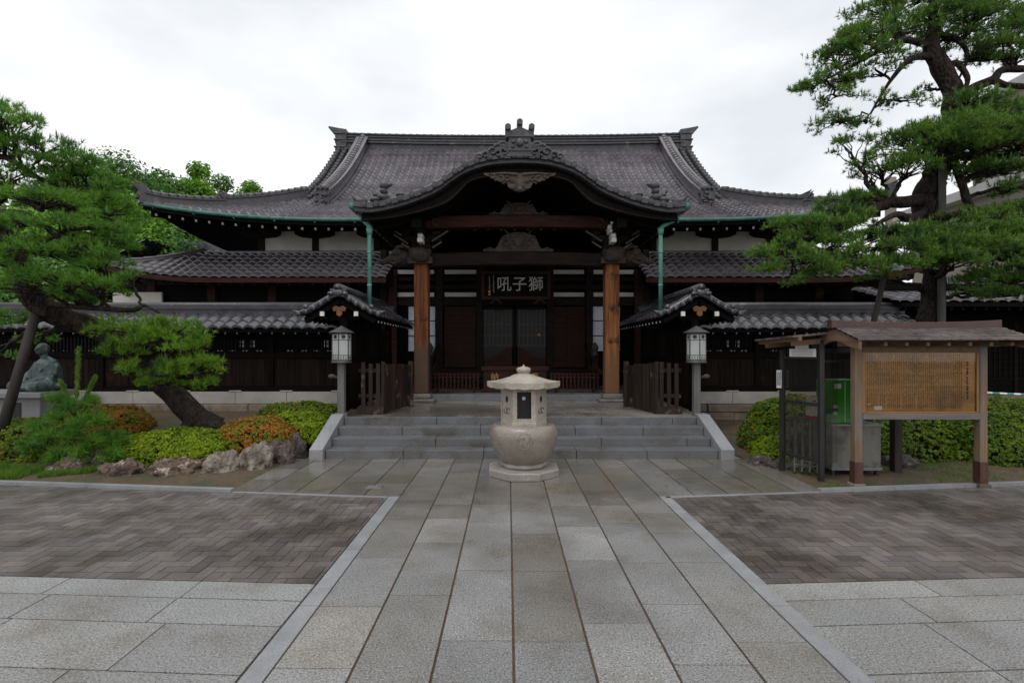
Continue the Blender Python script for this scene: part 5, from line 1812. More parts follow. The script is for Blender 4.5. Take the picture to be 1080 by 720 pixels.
mb.add([p for r in allr for p in r], [(i * N + k, i * N + (k + 1) % N, (i + 1) * N + (k + 1) % N, (i + 1) * N + k) for i in range(len(allr) - 1) for k in range(N)] + [tuple(range(N)), tuple(range((len(allr) - 1) * N, len(allr) * N))])
rf = mb.build('roof', M['lantern'], lan)
md = rf.modifiers.new('edges', 'EDGE_SPLIT')
md.split_angle = R(35)
mb = MB()
for k in range(6):                                   # lip panels on the roof's sides
    th0 = PI * k / 3 + PI / 6
    tn, ou = Vector((-math.sin(th0), math.cos(th0), 0)), Vector((math.cos(th0), math.sin(th0), 0))
    c = Vector((LX, LY, 0))
    pts = [c + ou * 0.175 + tn * 0.095 + Vector((0, 0, 1.250)), c + ou * 0.175 - tn * 0.095 + Vector((0, 0, 1.252)), c + ou * 0.385 - tn * 0.155 + Vector((0, 0, 1.186)), c + ou * 0.385 + tn * 0.155 + Vector((0, 0, 1.186))]
    mb.add(pts + [p - Vector((0, 0, 0.03)) for p in pts], [(0, 1, 2, 3), (0, 4, 5, 1), (1, 5, 6, 2), (2, 6, 7, 3), (3, 7, 4, 0)])
mb.build('roof_panel', M['lantern'], rf, bevel=0.006)
mb = MB()
mb.smooth = True
mb.lathe([(0.085, 1.278), (0.09, 1.292), (0.07, 1.298), (0.074, 1.306), (0.09, 1.325), (0.094, 1.345), (0.085, 1.366), (0.055, 1.378), (0.025, 1.384), (0.012, 1.394), (0.004, 1.412)], (LX, LY, 0), 32)
mb.build('finial', M['lantern'], lan)

# ================================================================== NOTICE BOARD
nb = thing('notice_board', (4.6, 6.0, 0), 'roofed wooden notice board with golden panel full of small black writing, on two posts', 'notice board')
PX0, PX1, NY = 3.88, 5.335, 6.0
for x in (PX0, PX1):
    mb = MB()
    mb.box(x - 0.045, x + 0.045, NY - 0.045, NY + 0.045, 0.05, 1.64)
    p = mb.build('post', M['sign_post'], nb, bevel=0.01)
    mb = MB()
    mb.box(x - 0.050, x + 0.050, NY - 0.050, NY + 0.050, 0.035, 0.30)
    mb.build('copper_sleeve', M['copper_sleeve'], p, bevel=0.006)
    mb = MB()
    mb.box(x - 0.07, x + 0.07, NY - 0.07, NY + 0.07, -0.02, 0.045)
    mb.build('post_foot', M['oya'], p, bevel=0.01)
mb = MB()
mb.box(PX0 + 0.045, PX1 - 0.045, NY - 0.05, NY + 0.05, 0.79, 0.86)
mb.build('lower_rail', M['grey_rail'], nb, bevel=0.008)
mb = MB()
mb.box(PX0 + 0.045, PX1 - 0.045, NY - 0.045, NY + 0.045, 1.57, 1.64)
mb.box(PX0 - 0.2, PX1 + 0.18, NY - 0.04, NY + 0.04, 1.64, 1.72)
for i in range(7):
    x = PX0 + 0.12 + i * 0.235
    mb.box(x - 0.02, x + 0.02, NY - 0.30, NY + 0.30, 1.645, 1.69)
mb.build('upper_frame', M['soffit'], nb, bevel=0.006)
mb = MB()
for i in range(7):
    x = PX0 + 0.12 + i * 0.235
    mb.box(x - 0.018, x + 0.018, NY - 0.308, NY - 0.301, 1.648, 1.687)
mb.build('rafter_tip', M['sign_post'], nb)
mb = MB()
mb.box(PX0 + 0.045, PX1 - 0.045, NY - 0.01, NY + 0.02, 0.86, 1.57)
bd = mb.build('panel', M['honey_wood'], nb)
mb = MB()
for (a, b, c, d) in ((PX0 + 0.045, PX0 + 0.085, 0.86, 1.57), (PX1 - 0.075, PX1 - 0.045, 0.86, 1.57), (PX0 + 0.085, PX1 - 0.075, 0.86, 0.885)):
    mb.box(a, b, NY - 0.035, NY - 0.01, c, d)
mb.build('panel_frame', M['honey_frame'], bd, bevel=0.004)
mb = MB()                                            # columns of small brushed characters, too small to read
rnd = random.Random(3)
cols_ = 52
xa, xb = PX0 + 0.10, PX1 - 0.235
for c in range(cols_):
    x = xb - (xb - xa) * c / (cols_ - 1)
    top = 1.545 - (0.0 if c % 9 else 0.05)
    bot = 0.915 + rnd.choice([0, 0, 0, 0.0, 0.02, 0.15, 0.28] if c % 4 == 0 else [0, 0, 0.01])
    z = top
    while z > bot:
        if rnd.random() > 0.07:
            for q in range(3):
                xx, zz = x + rnd.uniform(-0.0035, 0.0035), z - rnd.uniform(0, 0.010)
                if q % 2:
                    mb.box(xx - 0.0045, xx + 0.0045, NY - 0.0125, NY - 0.0095, zz, zz + 0.0019)
                else:
                    mb.box(xx - 0.0010, xx + 0.0010, NY - 0.0125, NY - 0.0095, zz - 0.004, zz + 0.006)
        z -= 0.0155
z = 1.47
for i in range(13):                                  # the larger heading column
    for q in range(5):
        xx, zz = PX1 - 0.165 + rnd.uniform(-0.008, 0.008), z - rnd.uniform(0, 0.022)
        if q % 2:
            mb.box(xx - 0.012, xx + 0.012, NY - 0.013, NY - 0.0095, zz, zz + 0.0045)
        else:
            mb.box(xx - 0.003, xx + 0.003, NY - 0.013, NY - 0.0095, zz - 0.009, zz + 0.011)
    z -= 0.036
mb.build('writing', M['ink'], bd)
mb = MB()
mb.box(PX0 + 0.20, PX0 + 0.29, NY - 0.014, NY - 0.0098, 0.90, 0.945)
mb.box(PX0 + 0.13, PX0 + 0.15, NY - 0.014, NY - 0.0098, 0.96, 0.972)
mb.build('paper_slip', M['paper'], bd)
mb = MB()
mb.add([(PX0 + 0.085, NY - 0.028, 0.885), (PX1 - 0.075, NY - 0.028, 0.885), (PX1 - 0.075, NY - 0.028, 1.57), (PX0 + 0.085, NY - 0.028, 1.57)], [(0, 1, 2, 3)])
mb.build('glass_front', M['pane'], nb)
# roof: copper-clad shingles in overlapping strips, with an upturned ridge board
mb = MB()
for f in (-1, 1):
    rows_ = 5
    for r in range(rows_):
        t0, t1 = r / rows_, (r + 1.15) / rows_
        x = 3.60
        while x < 5.56:
            x1 = min(x + random.uniform(0.28, 0.5), 5.57)
            ya, yb = NY + f * 0.44 * (1 - t0), NY + f * 0.44 * (1 - t1)
            za, zb_ = 1.715 + 0.155 * t0 + 0.012, 1.715 + 0.155 * t1
            mb.add([(x, ya, za), (x1 - 0.003, ya, za), (x1 - 0.003, yb, zb_), (x, yb, zb_), (x, ya, za - 0.018), (x1 - 0.003, ya, za - 0.018)], [(0, 1, 2, 3), (4, 5, 1, 0)])
            x = x1
    mb.add([(3.60, NY + f * 0.435, 1.705), (5.57, NY + f * 0.435, 1.705), (5.57, NY, 1.855), (3.60, NY, 1.855)], [(0, 1, 2, 3)])
mb.build('shingle_roof', M['shingle'], nb, fix=False)
mb = MB()
up = [(3.56 + 1.98 * i / 12, 1.925 + 0.025 * abs(i / 6 - 1) ** 2.5) for i in range(13)]
dn = [(x, 1.855) for x, _ in up]
mb.prism_y(up + dn[::-1], NY - 0.05, NY + 0.05)
mb.build('ridge_board', M['ridge_red'], nb, bevel=0.006)
for x in (3.63, 5.52):
    mb = MB()
    for f in (-1, 1):
        p = [(NY + f * 0.43, 1.60), (NY + f * 0.43, 1.70), (NY + f * 0.03, 1.845), (NY + f * 0.0, 1.845), (NY, 1.71), (NY + f * 0.12, 1.69), (NY + f * 0.28, 1.635)]
        mb.prism_x(p, x - 0.018, x + 0.018)
    mb.build('gable_board', M['soffit'], nb, bevel=0.004)
for x in (4.48, 4.85):
    mb = MB()
    mb.box(x - 0.05, x + 0.05, 6.62, 6.72, 0, 0.95)
    mb.bar((x, 6.67, 0.9), (x, 6.06, 0.83), 0.05, 0.05)
    if x > 4.6:
        mb.build('back_prop', M['pole'], nb, bevel=0.006)

# striped barrier rope
mb = MB()
a, b = Vector((PX1 + 0.06, 6.02, 1.10)), Vector((9.4, 8.0, 0.98))
n = 24
for i in range(n):
    mb.cur = i % 2
    p, q = a.lerp(b, i / n), a.lerp(b, (i + 1) / n)
    p.z -= 0.05 * math.sin(PI * i / n)
    q.z -= 0.05 * math.sin(PI * (i + 1) / n)
    mb.tube([p, q], 0.012, 8)
tag(mb.build('barrier_rope', [M['paper'], M['stripe_g']]), 'green and white striped barrier rope tied to the right post of the notice board', 'rope')

# ================================================================== SHELTER FOR INCENSE AND NOTICES
sh = thing('shelter', (3.75, 6.5, 0), 'small open shelter with black posts and smoked panels, left of the notice board', 'shelter')
posts_ = [(3.43, 6.78, 1.60), (3.60, 6.22, 1.72), (4.62, 6.86, 1.62), (3.885, 6.84, 1.62)]
for (x, y, z) in posts_[:3]:
    mb = MB()
    mb.box(x - 0.028, x + 0.028, y - 0.028, y + 0.028, 0.0, z)
    mb.build('post', M['black_metal'], sh, bevel=0.004)
for p_, q_, a_, b_ in (((3.43, 6.78, 0.93), (3.60, 6.22, 0.93), 0.03, 0.04), ((3.43, 6.78, 1.50), (3.60, 6.22, 1.50), 0.03, 0.03), ((3.60, 6.22, 0.87), (3.82, 6.26, 0.87), 0.03, 0.035),
                       ((3.60, 6.22, 1.46), (3.84, 6.26, 1.46), 0.03, 0.03), ((3.43, 6.78, 0.24), (3.60, 6.22, 0.24), 0.03, 0.03), ((3.43, 6.80, 1.58), (4.62, 6.86, 1.60), 0.04, 0.06)):
    mb = MB()
    mb.bar(p_, q_, a_, b_)
    mb.build('rail', M['black_metal'], sh)
mb = MB()
mb.add([(3.435, 6.76, 0.95), (3.595, 6.25, 0.95), (3.595, 6.25, 1.49), (3.435, 6.76, 1.49)], [(0, 1, 2, 3)])
mb.build('smoked_panel', M['acrylic'], sh)
mb = MB()
mb.add([(3.435, 6.76, 0.26), (3.595, 6.25, 0.26), (3.595, 6.25, 0.92), (3.435, 6.76, 0.92)], [(0, 1, 2, 3)])
mb.build('smoked_panel', M['acrylic'], sh)
mb = MB()
mb.add([(3.63, 6.225, 0.22), (3.83, 6.262, 0.22), (3.83, 6.262, 1.62), (3.63, 6.225, 1.62)], [(0, 1, 2, 3)])
mb.build('smoked_panel', M['acrylic'], sh)
def shel(u, v):      # roof plane: u along x 0..1, v along y 0..1
    return Vector((3.20 + 1.3 * u, 6.12 + 0.95 * v, 1.775 + 0.12 * u - 0.03 * v))
mb = MB()
for i in range(6):
    v0, v1 = i / 6, (i + 0.96) / 6
    q = [shel(0, v0), shel(1, v0), shel(1, v1), shel(0, v1)]
    mb.add(q + [p - Vector((0, 0, 0.025)) for p in q], [(0, 1, 2, 3), (4, 7, 6, 5), (0, 4, 5, 1), (1, 5, 6, 2), (2, 6, 7, 3), (3, 7, 4, 0)])
mb.build('roof', M['shingle'], sh)
mb = MB()
for u in (0.06, 0.36, 0.66):
    mb.bar(shel(u, -0.03) - Vector((0, 0, 0.05)), shel(u, 1.0) - Vector((0, 0, 0.05)), 0.035, 0.05)
for v in (0.10, 0.75):
    mb.bar(shel(0.03, v) - Vector((0, 0, 0.10)), shel(0.98, v) - Vector((0, 0, 0.10)), 0.035, 0.06)
mb.build('rafters', M['soffit'], sh)

def paper_sheet(name, o, ux, w_, h_, label, rows_=4, red=False, group='paper notices on the shelter'):
    """a printed sheet: the print is only grey lines in the photograph"""
    o, ux = Vector(o), Vector(ux).normalized()
    nn = ux.cross(Vector((0, 0, 1)))
    mb = MB()
    def q(a, b, d):
        return o + ux * a + Vector((0, 0, b)) + nn * d
    mb.cur = 0
    pts = [q(a, b, d) for d in (0.0, 0.003) for a, b in ((0, 0), (w_, 0), (w_, h_), (0, h_))]
    mb.add(pts, [(0, 1, 2, 3), (7, 6, 5, 4), (0, 4, 5, 1), (1, 5, 6, 2), (2, 6, 7, 3), (3, 7, 4, 0)])
    for r in range(rows_):
        b0 = h_ * (0.16 + 0.72 * r / max(1, rows_ - 0.4))
        a = w_ * 0.10
        while a < w_ * 0.88:
            ln = random.uniform(0.006, 0.02)
            mb.cur = 2 if (red and r == rows_ - 1) else 1
            mb.add([q(a, b0, 0.0042), q(min(a + ln, w_ * 0.92), b0, 0.0042), q(min(a + ln, w_ * 0.92), b0 + h_ * 0.07, 0.0042), q(a, b0 + h_ * 0.07, 0.0042)], [(0, 1, 2, 3)])
            a += ln + 0.006
    ob_ = mb.build(name, [M['paper'], M['grey_metal'], M['red']], fix=False)
    return tag(ob_, label, 'notice', group)

ux = Vector((0.17, -0.56, 0)).normalized()
paper_sheet('paper_notice', (3.46, 6.66, 1.515), ux, 0.40, 0.10, 'wide white paper notice above the smoked panel of the shelter', 4)
paper_sheet('paper_notice', (3.485, 6.57, 1.618), ux, 0.20, 0.055, 'narrow white paper strip above the wide notice under the shelter roof', 2, True)
paper_sheet('paper_notice', (3.335, 6.745, 1.10), (1, 0, 0), 0.065, 0.235, 'tall narrow white paper notice at the left edge of the shelter', 9)

# things kept in the shelter
t = thing('metal_rack', (3.78, 6.45, 0), 'grey tubular metal rack standing inside the shelter', 'rack')
mb = MB()
for x in (3.50, 3.58, 3.66, 3.74):
    y = 6.62 - (x - 3.5) * 0.4
    mb.tube([(x, y, 0.02), (x, y, 0.72)], 0.011, 8)
    mb.tube([(x + 0.05, y + 0.22, 0.02), (x + 0.05, y + 0.22, 0.72)], 0.011, 8)
    mb.tube([(x, y, 0.72), (x + 0.05, y + 0.22, 0.72)], 0.011, 8)
for z in (0.72, 0.12):
    mb.tube([(3.5, 6.62, z), (3.78, 6.50, z)], 0.011, 8)
    mb.tube([(3.55, 6.84, z), (3.83, 6.72, z)], 0.011, 8)
mb.build('frame', M['grey_metal'], t)
mb = MB()
for x in (3.5, 3.58, 3.66, 3.74):
    y = 6.62 - (x - 3.5) * 0.4
    mb.ball((x, y, 0.02), 0.022, 8, 6)
    mb.ball((x + 0.05, y + 0.22, 0.02), 0.022, 8, 6)
mb.build('castor', M['black_metal'], t)
t = thing('grey_stand', (4.3, 6.62, 0), 'low grey cabinet with weathered sheet sides behind the left post of the notice board', 'cabinet')
mb = MB()
mb.box(3.90, 4.52, 6.48, 6.90, 0.10, 0.64)
mb.build('cabinet_body', M['grey_panel'], t, bevel=0.01)
mb = MB()
mb.box(3.88, 4.54, 6.46, 6.92, 0.64, 0.665)
mb.box(3.89, 4.53, 6.47, 6.91, 0.08, 0.115)
mb.build('cabinet_top', M['grey_metal'], t)
for x in (3.93, 4.49):
    for y in (6.52, 6.86):
        mb = MB()
        mb.box(x - 0.02, x + 0.02, y - 0.02, y + 0.02, -0.0, 0.09)
        mb.build('leg', M['black_metal'], t)
t = thing('green_locker', (4.05, 6.68, 0.665), 'bright green metal box standing on the grey cabinet in the shelter', 'box')
mb = MB()
mb.box(3.91, 4.28, 6.52, 6.84, 0.665, 1.22)
mb.build('box_body', M['green_box'], t, bevel=0.012)
mb = MB()
mb.box(4.085, 4.09, 6.515, 6.5195, 0.68, 1.20)
mb.box(3.95, 4.04, 6.515, 6.5195, 1.11, 1.17)
mb.box(3.94, 3.99, 6.515, 6.5195, 0.78, 0.90)
mb.build('box_label', [M['paper']], t)
t = thing('leaflet_box', (3.70, 6.44, 0.73), 'small white box with a red foot on top of the metal rack', 'box')
mb = MB()
mb.box(3.62, 3.76, 6.46, 6.58, 0.765, 1.0)
mb.build('box_body', M['paper'], t, bevel=0.006)
mb = MB()
mb.box(3.615, 3.765, 6.455, 6.585, 0.735, 0.765)
mb.build('box_foot', M['red'], t)
mb = MB()
for z in (0.90, 0.925, 0.95):
    mb.box(3.64, 3.68, 6.456, 6.4595, z, z + 0.012)
mb.build('print', M['ink'], t)

# ================================================================== SEATED STATUE
SX, SY = -8.27, 8.84
t = thing('pedestal', (SX, SY, 0), 'grey granite pedestal with dark inscribed panel under the bronze statue', 'pedestal')
mb = MB()
mb.box(-9.4, -8.03, SY - 0.28, SY + 0.26, -0.02, 0.80)
mb.build('shaft', M['pedestal'], t, bevel=0.012)
mb = MB()
mb.box(-9.5, -7.93, SY - 0.38, SY + 0.36, 0.80, 0.90)
mb.build('cap', M['pedestal'], t, bevel=0.015)
mb = MB()
mb.box(-8.52, -8.34, SY - 0.292, SY - 0.281, 0.22, 0.72)
mb.build('inscribed_panel', M['ink'], t)
mb = MB()
rnd = random.Random(5)
for c in range(2):
    for i in range(12):
        mb.box(-8.48 + c * 0.07 + rnd.uniform(0, 0.01), -8.45 + c * 0.07 + rnd.uniform(0, 0.012), SY - 0.2965, SY - 0.2925, 0.26 + i * 0.037, 0.268 + i * 0.037)
mb.build('inscription', M['lamp_frame'], t)

mb = MB()
mb.smooth = True
Z0 = 0.90
def S(x, y, z):
    """statue space: x to the figure's left, y forward; turned to look towards the path"""
    a = R(-20)
    return Vector((SX + x * math.cos(a) - (-y) * math.sin(a), SY + 0.06 + x * math.sin(a) + (-y) * math.cos(a), Z0 + z))
def blob(x, y, z, rx, ry, rz, n=20, m=14):
    c = S(x, y, z)
    a = R(-20)
    mb.ball(c, (1, 1, 1), n, m, fn=lambda p: Vector((c.x + (p.x - c.x) * rx * math.cos(a) - (p.y - c.y) * ry * math.sin(a), c.y + (p.x - c.x) * rx * math.sin(a) + (p.y - c.y) * ry * math.cos(a), c.z + (p.z - c.z) * rz)))
def limb(pts, rad, n=14):
    mb.tube([S(*p) for p in pts], rad, n)
blob(0, 0.05, 0.07, 0.40, 0.34, 0.10)              # folded legs under the robe
limb([(-0.10, 0.02, 0.10), (-0.33, 0.14, 0.10), (-0.36, 0.24, 0.08), (0.02, 0.33, 0.07)], [0.12, 0.11, 0.10, 0.07])
limb([(0.10, 0.02, 0.10), (0.33, 0.14, 0.10), (0.36, 0.24, 0.08), (-0.02, 0.30, 0.08)], [0.12, 0.11, 0.10, 0.07])
limb([(0, -0.05, 0.08), (0, -0.05, 0.25), (0, -0.04, 0.40), (0, -0.03, 0.50), (0, -0.01, 0.56)], [0.225, 0.215, 0.20, 0.15, 0.075])   # trunk
limb([(-0.16, -0.04, 0.43), (0, -0.04, 0.50), (0.16, -0.04, 0.43)], [0.085, 0.10, 0.085])
for e in (-1, 1):
    limb([(e * 0.17, -0.04, 0.42), (e * 0.20, 0.0, 0.28), (e * 0.18, 0.06, 0.14)], [0.11, 0.125, 0.12])
limb([(-0.20, -0.04, 0.46), (-0.27, 0.02, 0.27), (-0.22, 0.15, 0.17), (-0.06, 0.25, 0.15)], [0.085, 0.095, 0.085, 0.045])
limb([(0.20, -0.04, 0.46), (0.27, 0.02, 0.27), (0.22, 0.15, 0.17), (0.06, 0.25, 0.15)], [0.085, 0.095, 0.085, 0.045])
limb([(-0.26, 0.04, 0.28), (-0.30, 0.10, 0.13), (-0.26, 0.20, 0.06)], [0.09, 0.085, 0.06])     # hanging sleeves
limb([(0.26, 0.04, 0.28), (0.30, 0.10, 0.13), (0.26, 0.20, 0.06)], [0.09, 0.085, 0.06])
limb([(0, -0.01, 0.52), (0, 0.005, 0.64)], [0.058, 0.052])                                       # neck
blob(0, 0.015, 0.715, 0.080, 0.098, 0.108)            # head
blob(0, 0.045, 0.665, 0.058, 0.065, 0.055)            # jaw
limb([(0, 0.108, 0.73), (0, 0.130, 0.695)], [0.012, 0.020], 8)   # nose
for e in (-1, 1):
    limb([(e * 0.083, 0.005, 0.72), (e * 0.086, 0.0, 0.67)], [0.018, 0.014], 8)      # ears
    limb([(e * 0.015, 0.108, 0.735), (e * 0.055, 0.092, 0.735)], [0.010, 0.008], 6)  # brows
limb([(-0.025, 0.103, 0.648), (0.025, 0.103, 0.648)], [0.008, 0.008], 6)             # mouth
for k in range(7):                                   # robe folds
    a = -0.16 + 0.05 * k
    limb([(a, 0.02, 0.50 - abs(a) * 0.3), (a * 0.7 + 0.05, 0.125, 0.36), (a * 0.3 + 0.10, 0.13, 0.22)], [0.012, 0.016, 0.012], 6)
for k in range(5):
    limb([(-0.30 + 0.02 * k, 0.20 + 0.02 * k, 0.15 - 0.02 * k), (0.0, 0.33 + 0.012 * k, 0.10 - 0.018 * k), (0.30 - 0.02 * k, 0.20 + 0.02 * k, 0.14 - 0.02 * k)], [0.015, 0.018, 0.015], 6)
for e in (-1, 1):                                    # clasped hands with fingers
    blob(e * 0.035, 0.275, 0.155, 0.045, 0.05, 0.03)
    for k in range(4):
        limb([(e * 0.03, 0.265 + 0.016 * k, 0.17), (-e * 0.03, 0.27 + 0.016 * k, 0.185), (-e * 0.065, 0.265 + 0.014 * k, 0.165)], [0.010, 0.009, 0.007], 6)
    limb([(e * 0.03, 0.24, 0.175), (e * 0.012, 0.262, 0.205), (0, 0.28, 0.21)], [0.011, 0.010, 0.007], 6)
st = mb.build('statue', M['bronze'])
md = st.modifiers.new('fuse', 'REMESH')
md.mode = 'VOXEL'
md.voxel_size = 0.0075
md.use_smooth_shade = True
md = st.modifiers.new('soften', 'SMOOTH')
md.factor, md.iterations = 0.5, 1
tag(st, 'bronze statue of a seated robed monk with clasped hands on the granite pedestal', 'statue')
st2 = None

# ================================================================== OTHER BUILDINGS
def win_wall(parent, x, y0, y1, z0, z1, n, mat):
    pass

bd_ = thing('apartment_building', (24, 24, 0), 'beige rendered modern building with pale roof edge seen behind the right pine', 'building')
mb = MB()
mb.box(21.5, 40, 15, 27.5, 0, 8.6)
mb.build('wall', M['concrete'], bd_)
mb = MB()
mb.box(20.9, 40.5, 14.4, 28.1, 8.6, 9.05)
mb.build('roof_slab', M['concrete_w'], bd_, bevel=0.03)
for z0 in (0.8, 3.4, 6.3):
    for i in range(7):
        y = 15.8 + i * 1.7
        mb = MB()
        mb.box(21.44, 21.53, y, y + 0.9, z0, z0 + 1.7)
        f = mb.build('window', M['window_dark'], bd_)
        mb = MB()
        for a in (y - 0.05, y + 0.9):
            mb.box(21.36, 21.5, a, a + 0.05, z0 - 0.05, z0 + 1.75)
        mb.box(21.34, 21.5, y - 0.1, y + 1.0, z0 - 0.10, z0 - 0.05)
        mb.build('window_frame', M['concrete_w'], f)
mb = MB()
mb.box(24.3, 40, 17.5, 27.0, 9.05, 14.1)
tw_ = mb.build('upper_block', M['concrete'], bd_)
mb = MB()
mb.box(24.0, 40.3, 17.2, 27.3, 14.1, 14.6)
mb.build('upper_coping', M['concrete_w'], tw_, bevel=0.03)
mb = MB()
for (a, b, c, d) in ((18.4, 19.5, 12.6, 12.72), (18.4, 19.5, 13.3, 13.42), (18.4, 18.52, 12.6, 13.42), (19.38, 19.5, 12.6, 13.42), (18.8, 19.1, 12.9, 13.1)):
    mb.box(24.24, 24.29, a, b, c, d)
mb.build('wall_emblem', M['window_dark'], tw_)
mb = MB()
mb.box(28.9, 29.4, 39, 39.6, 0, 14.8)
o = mb.build('stair_tower', M['concrete'], bevel=0.03)
tag(o, 'slim beige tower rising behind the right end of the temple roof', 'tower')

# dark gate building behind the notice board
gb = thing('side_hall', (11, 11.5, 0), 'dark low timber hall with lattice doors behind the notice board', 'building')
mb = MB()
mb.box(8.3, 17.5, 11.6, 12.0, 0, 3.1)
mb.box(8.3, 8.6, 12, 16, 0, 3.1)
mb.build('wall', M['dark_wood'], gb)
mb = MB()
tile_sheet(mb, lambda u, t: (u, 10.6 + 1.5 * t, 2.62 + 0.42 * t), 7.9, 18, 6, 0.25)
mb.smooth = False
mb.build('tile_roof', M['tile'], gb, fix=False)
mb = MB()
mb.box(7.95, 18, 10.62, 13.0, 2.50, 2.58)
mb.box(7.95, 18, 12.08, 12.4, 2.6, 3.12)
x = 8.05
while x < 18:
    mb.box(x, x + 0.05, 10.66, 11.7, 2.42, 2.5)
    x += 0.24
mb.build('eaves', M['dark_wood'], gb)
for i in range(5):
    x0 = 8.75 + i * 1.7
    mb = MB()
    mb.box(x0, x0 + 1.5, 11.52, 11.58, 0.62, 2.2)
    d_ = mb.build('lattice_door', M['dark_wood'], gb)
    mb = MB()
    for k in range(13):
        mb.box(x0 + 0.03 + k * 0.117, x0 + 0.05 + k * 0.117, 11.50, 11.522, 0.95, 2.15)
    for k in range(10):
        mb.box(x0, x0 + 1.5, 11.503, 11.519, 0.95 + k * 0.125, 0.966 + k * 0.125)
    mb.box(x0 + 0.72, x0 + 0.80, 11.495, 11.53, 0.62, 2.2)
    mb.build('lattice', M['dark_beam'], d_)
mb = MB()
mb.box(8.3, 17.5, 11.3, 11.62, 0, 0.6)
mb.build('stone_base', M['oya'], gb)
mb = MB()
mb.box(10.0, 10.06, 11.48, 11.50, 1.62, 1.70)
mb.build('door_plate', M['paper'], gb)

# small annex roof behind the left end of the hall
an = thing('annex', (-11.3, 18.5, 0), 'small annex with pale grey tiled roof beyond the left end of the hall', 'building')
mb = MB()
mb.box(-15.5, -10.9, 17.3, 21, 0, 4.3)
mb.build('wall', M['dark_wood'], an)
mb = MB()
tile_sheet(mb, lambda u, t: (u, 16.9 + 2.0 * t, 4.35 + 0.95 * t), -12.2, -9.9, 7, 0.25)
tile_sheet(mb, lambda u, t: (-12.2 - 1.9 * (1 - t), u, 4.25 + 1.0 * t), 16.9, 21, 7, 0.28)
mb.smooth = False
for k in range(3):
    mb.box(-12.25 + k * 0.1, -9.8, 18.7 + 0.1 * k, 19.1, 5.25 + k * 0.12, 5.35 + k * 0.12)
mb.build('tile_roof', M['tile_new'], an, fix=False)
# ================================================================== VEGETATION
def unit(a):
    return a / np.maximum(np.linalg.norm(a, axis=1, keepdims=True), 1e-6)


def needles(pos, axis, n, length, width, spread):
    """tufts of needles: thin triangles fanning out round each tuft's axis"""
    N = len(pos)
    p = np.repeat(pos, n, 0)
    a = np.repeat(axis, n, 0)
    d = unit(a + spread * rng.normal(size=(N * n, 3)))
    ln = length * rng.uniform(0.65, 1.15, (N * n, 1))
    s = unit(np.cross(d, rng.normal(size=(N * n, 3)))) * width / 2
    b = p + d * length * 0.06
    V = np.stack([b - s, b + s, p + d * ln], 1).reshape(-1, 3)
    return V, np.arange(len(V)).reshape(-1, 3)


def leaves(pos, nrm, size, jitter=0.8, aspect=0.6):
    N = len(pos)
    n = unit(nrm + jitter * rng.normal(size=(N, 3)))
    u = unit(np.cross(n, rng.normal(size=(N, 3))))
    v = np.cross(n, u)
    s = size * rng.uniform(0.6, 1.25, (N, 1))
    V = np.stack([pos - u * s, pos + v * s * aspect, pos + u * s, pos - v * s * aspect], 1).reshape(-1, 3)
    return V, np.arange(len(V)).reshape(-1, 4)


def pad_tufts(c, r, dens=1.0, clumps=None):
    """tuft positions and axes for one cloud-like pine pad: flat underside, lumpy dome"""
    rx, ry, rz = r
    K = clumps or max(5, int(26 * rx * ry / 0.35))
    ang, rad = rng.uniform(0, 2 * PI, K), np.sqrt(rng.uniform(0, 1, K))
    cx, cy = np.cos(ang) * rad * rx, np.sin(ang) * rad * ry
    cz = rz * np.sqrt(np.maximum(0, 1 - (rad * 0.95) ** 2)) * rng.uniform(0.25, 1.0, K) - rz * 0.35 * rad
    cc = np.stack([cx, cy, cz], 1)
    n = int(1500 * dens * rx * ry * (0.6 + rz))
    idx = rng.integers(0, K, n)
    sg = 0.135 * math.sqrt(rx * ry) + 0.015
    off = rng.normal(size=(n, 3)) * np.array([sg, sg, sg * 0.38])
    pos = cc[idx] + off
    ax = np.array([0, 0, 0.75]) + 0.55 * pos / np.array([rx, ry, max(rz, 0.15) * 1.6]) + 0.30 * rng.normal(size=(n, 3)) + 2.6 * off
    return np.array(c) + pos, unit(ax), np.array(c) + cc


def curve_to(a, b, sag, n=6, wob=0.05):
    a, b = Vector(a), Vector(b)
    pts = []
    for i in range(n + 1):
        t = i / n
        p = a.lerp(b, t)
        p.z += sag * math.sin(PI * t)
        if 0 < i < n:
            p += Vector((random.uniform(-wob, wob), random.uniform(-wob, wob), random.uniform(-wob, wob) * 0.6))
        pts.append(p)
    return pts


def dense(path, n):
    out = []
    for (a, ra), (b, rb) in zip(path, path[1:]):
        for k in range(n):
            t = k / n
            out.append((Vector(a).lerp(Vector(b), t), ra + (rb - ra) * t))
    out.append((Vector(path[-1][0]), path[-1][1]))
    return out


def smooth_path(path, n=5):
    tab = [(*p, r) for p, r in path]
    out = []
    for i in range(len(tab) - 1):
        p0, p1, p2, p3 = tab[max(i - 1, 0)], tab[i], tab[i + 1], tab[min(i + 2, len(tab) - 1)]
        for k in range(n):
            t = k / n
            out.append(tuple(0.5 * (2 * b + (c - a) * t + (2 * a - 5 * b + 4 * c - d) * t * t + (3 * b - a - 3 * c + d) * t ** 3) for a, b, c, d in zip(p0, p1, p2, p3)))
    out.append(tab[-1])
    return [(Vector(q[:3]), max(0.008, q[3])) for q in out]


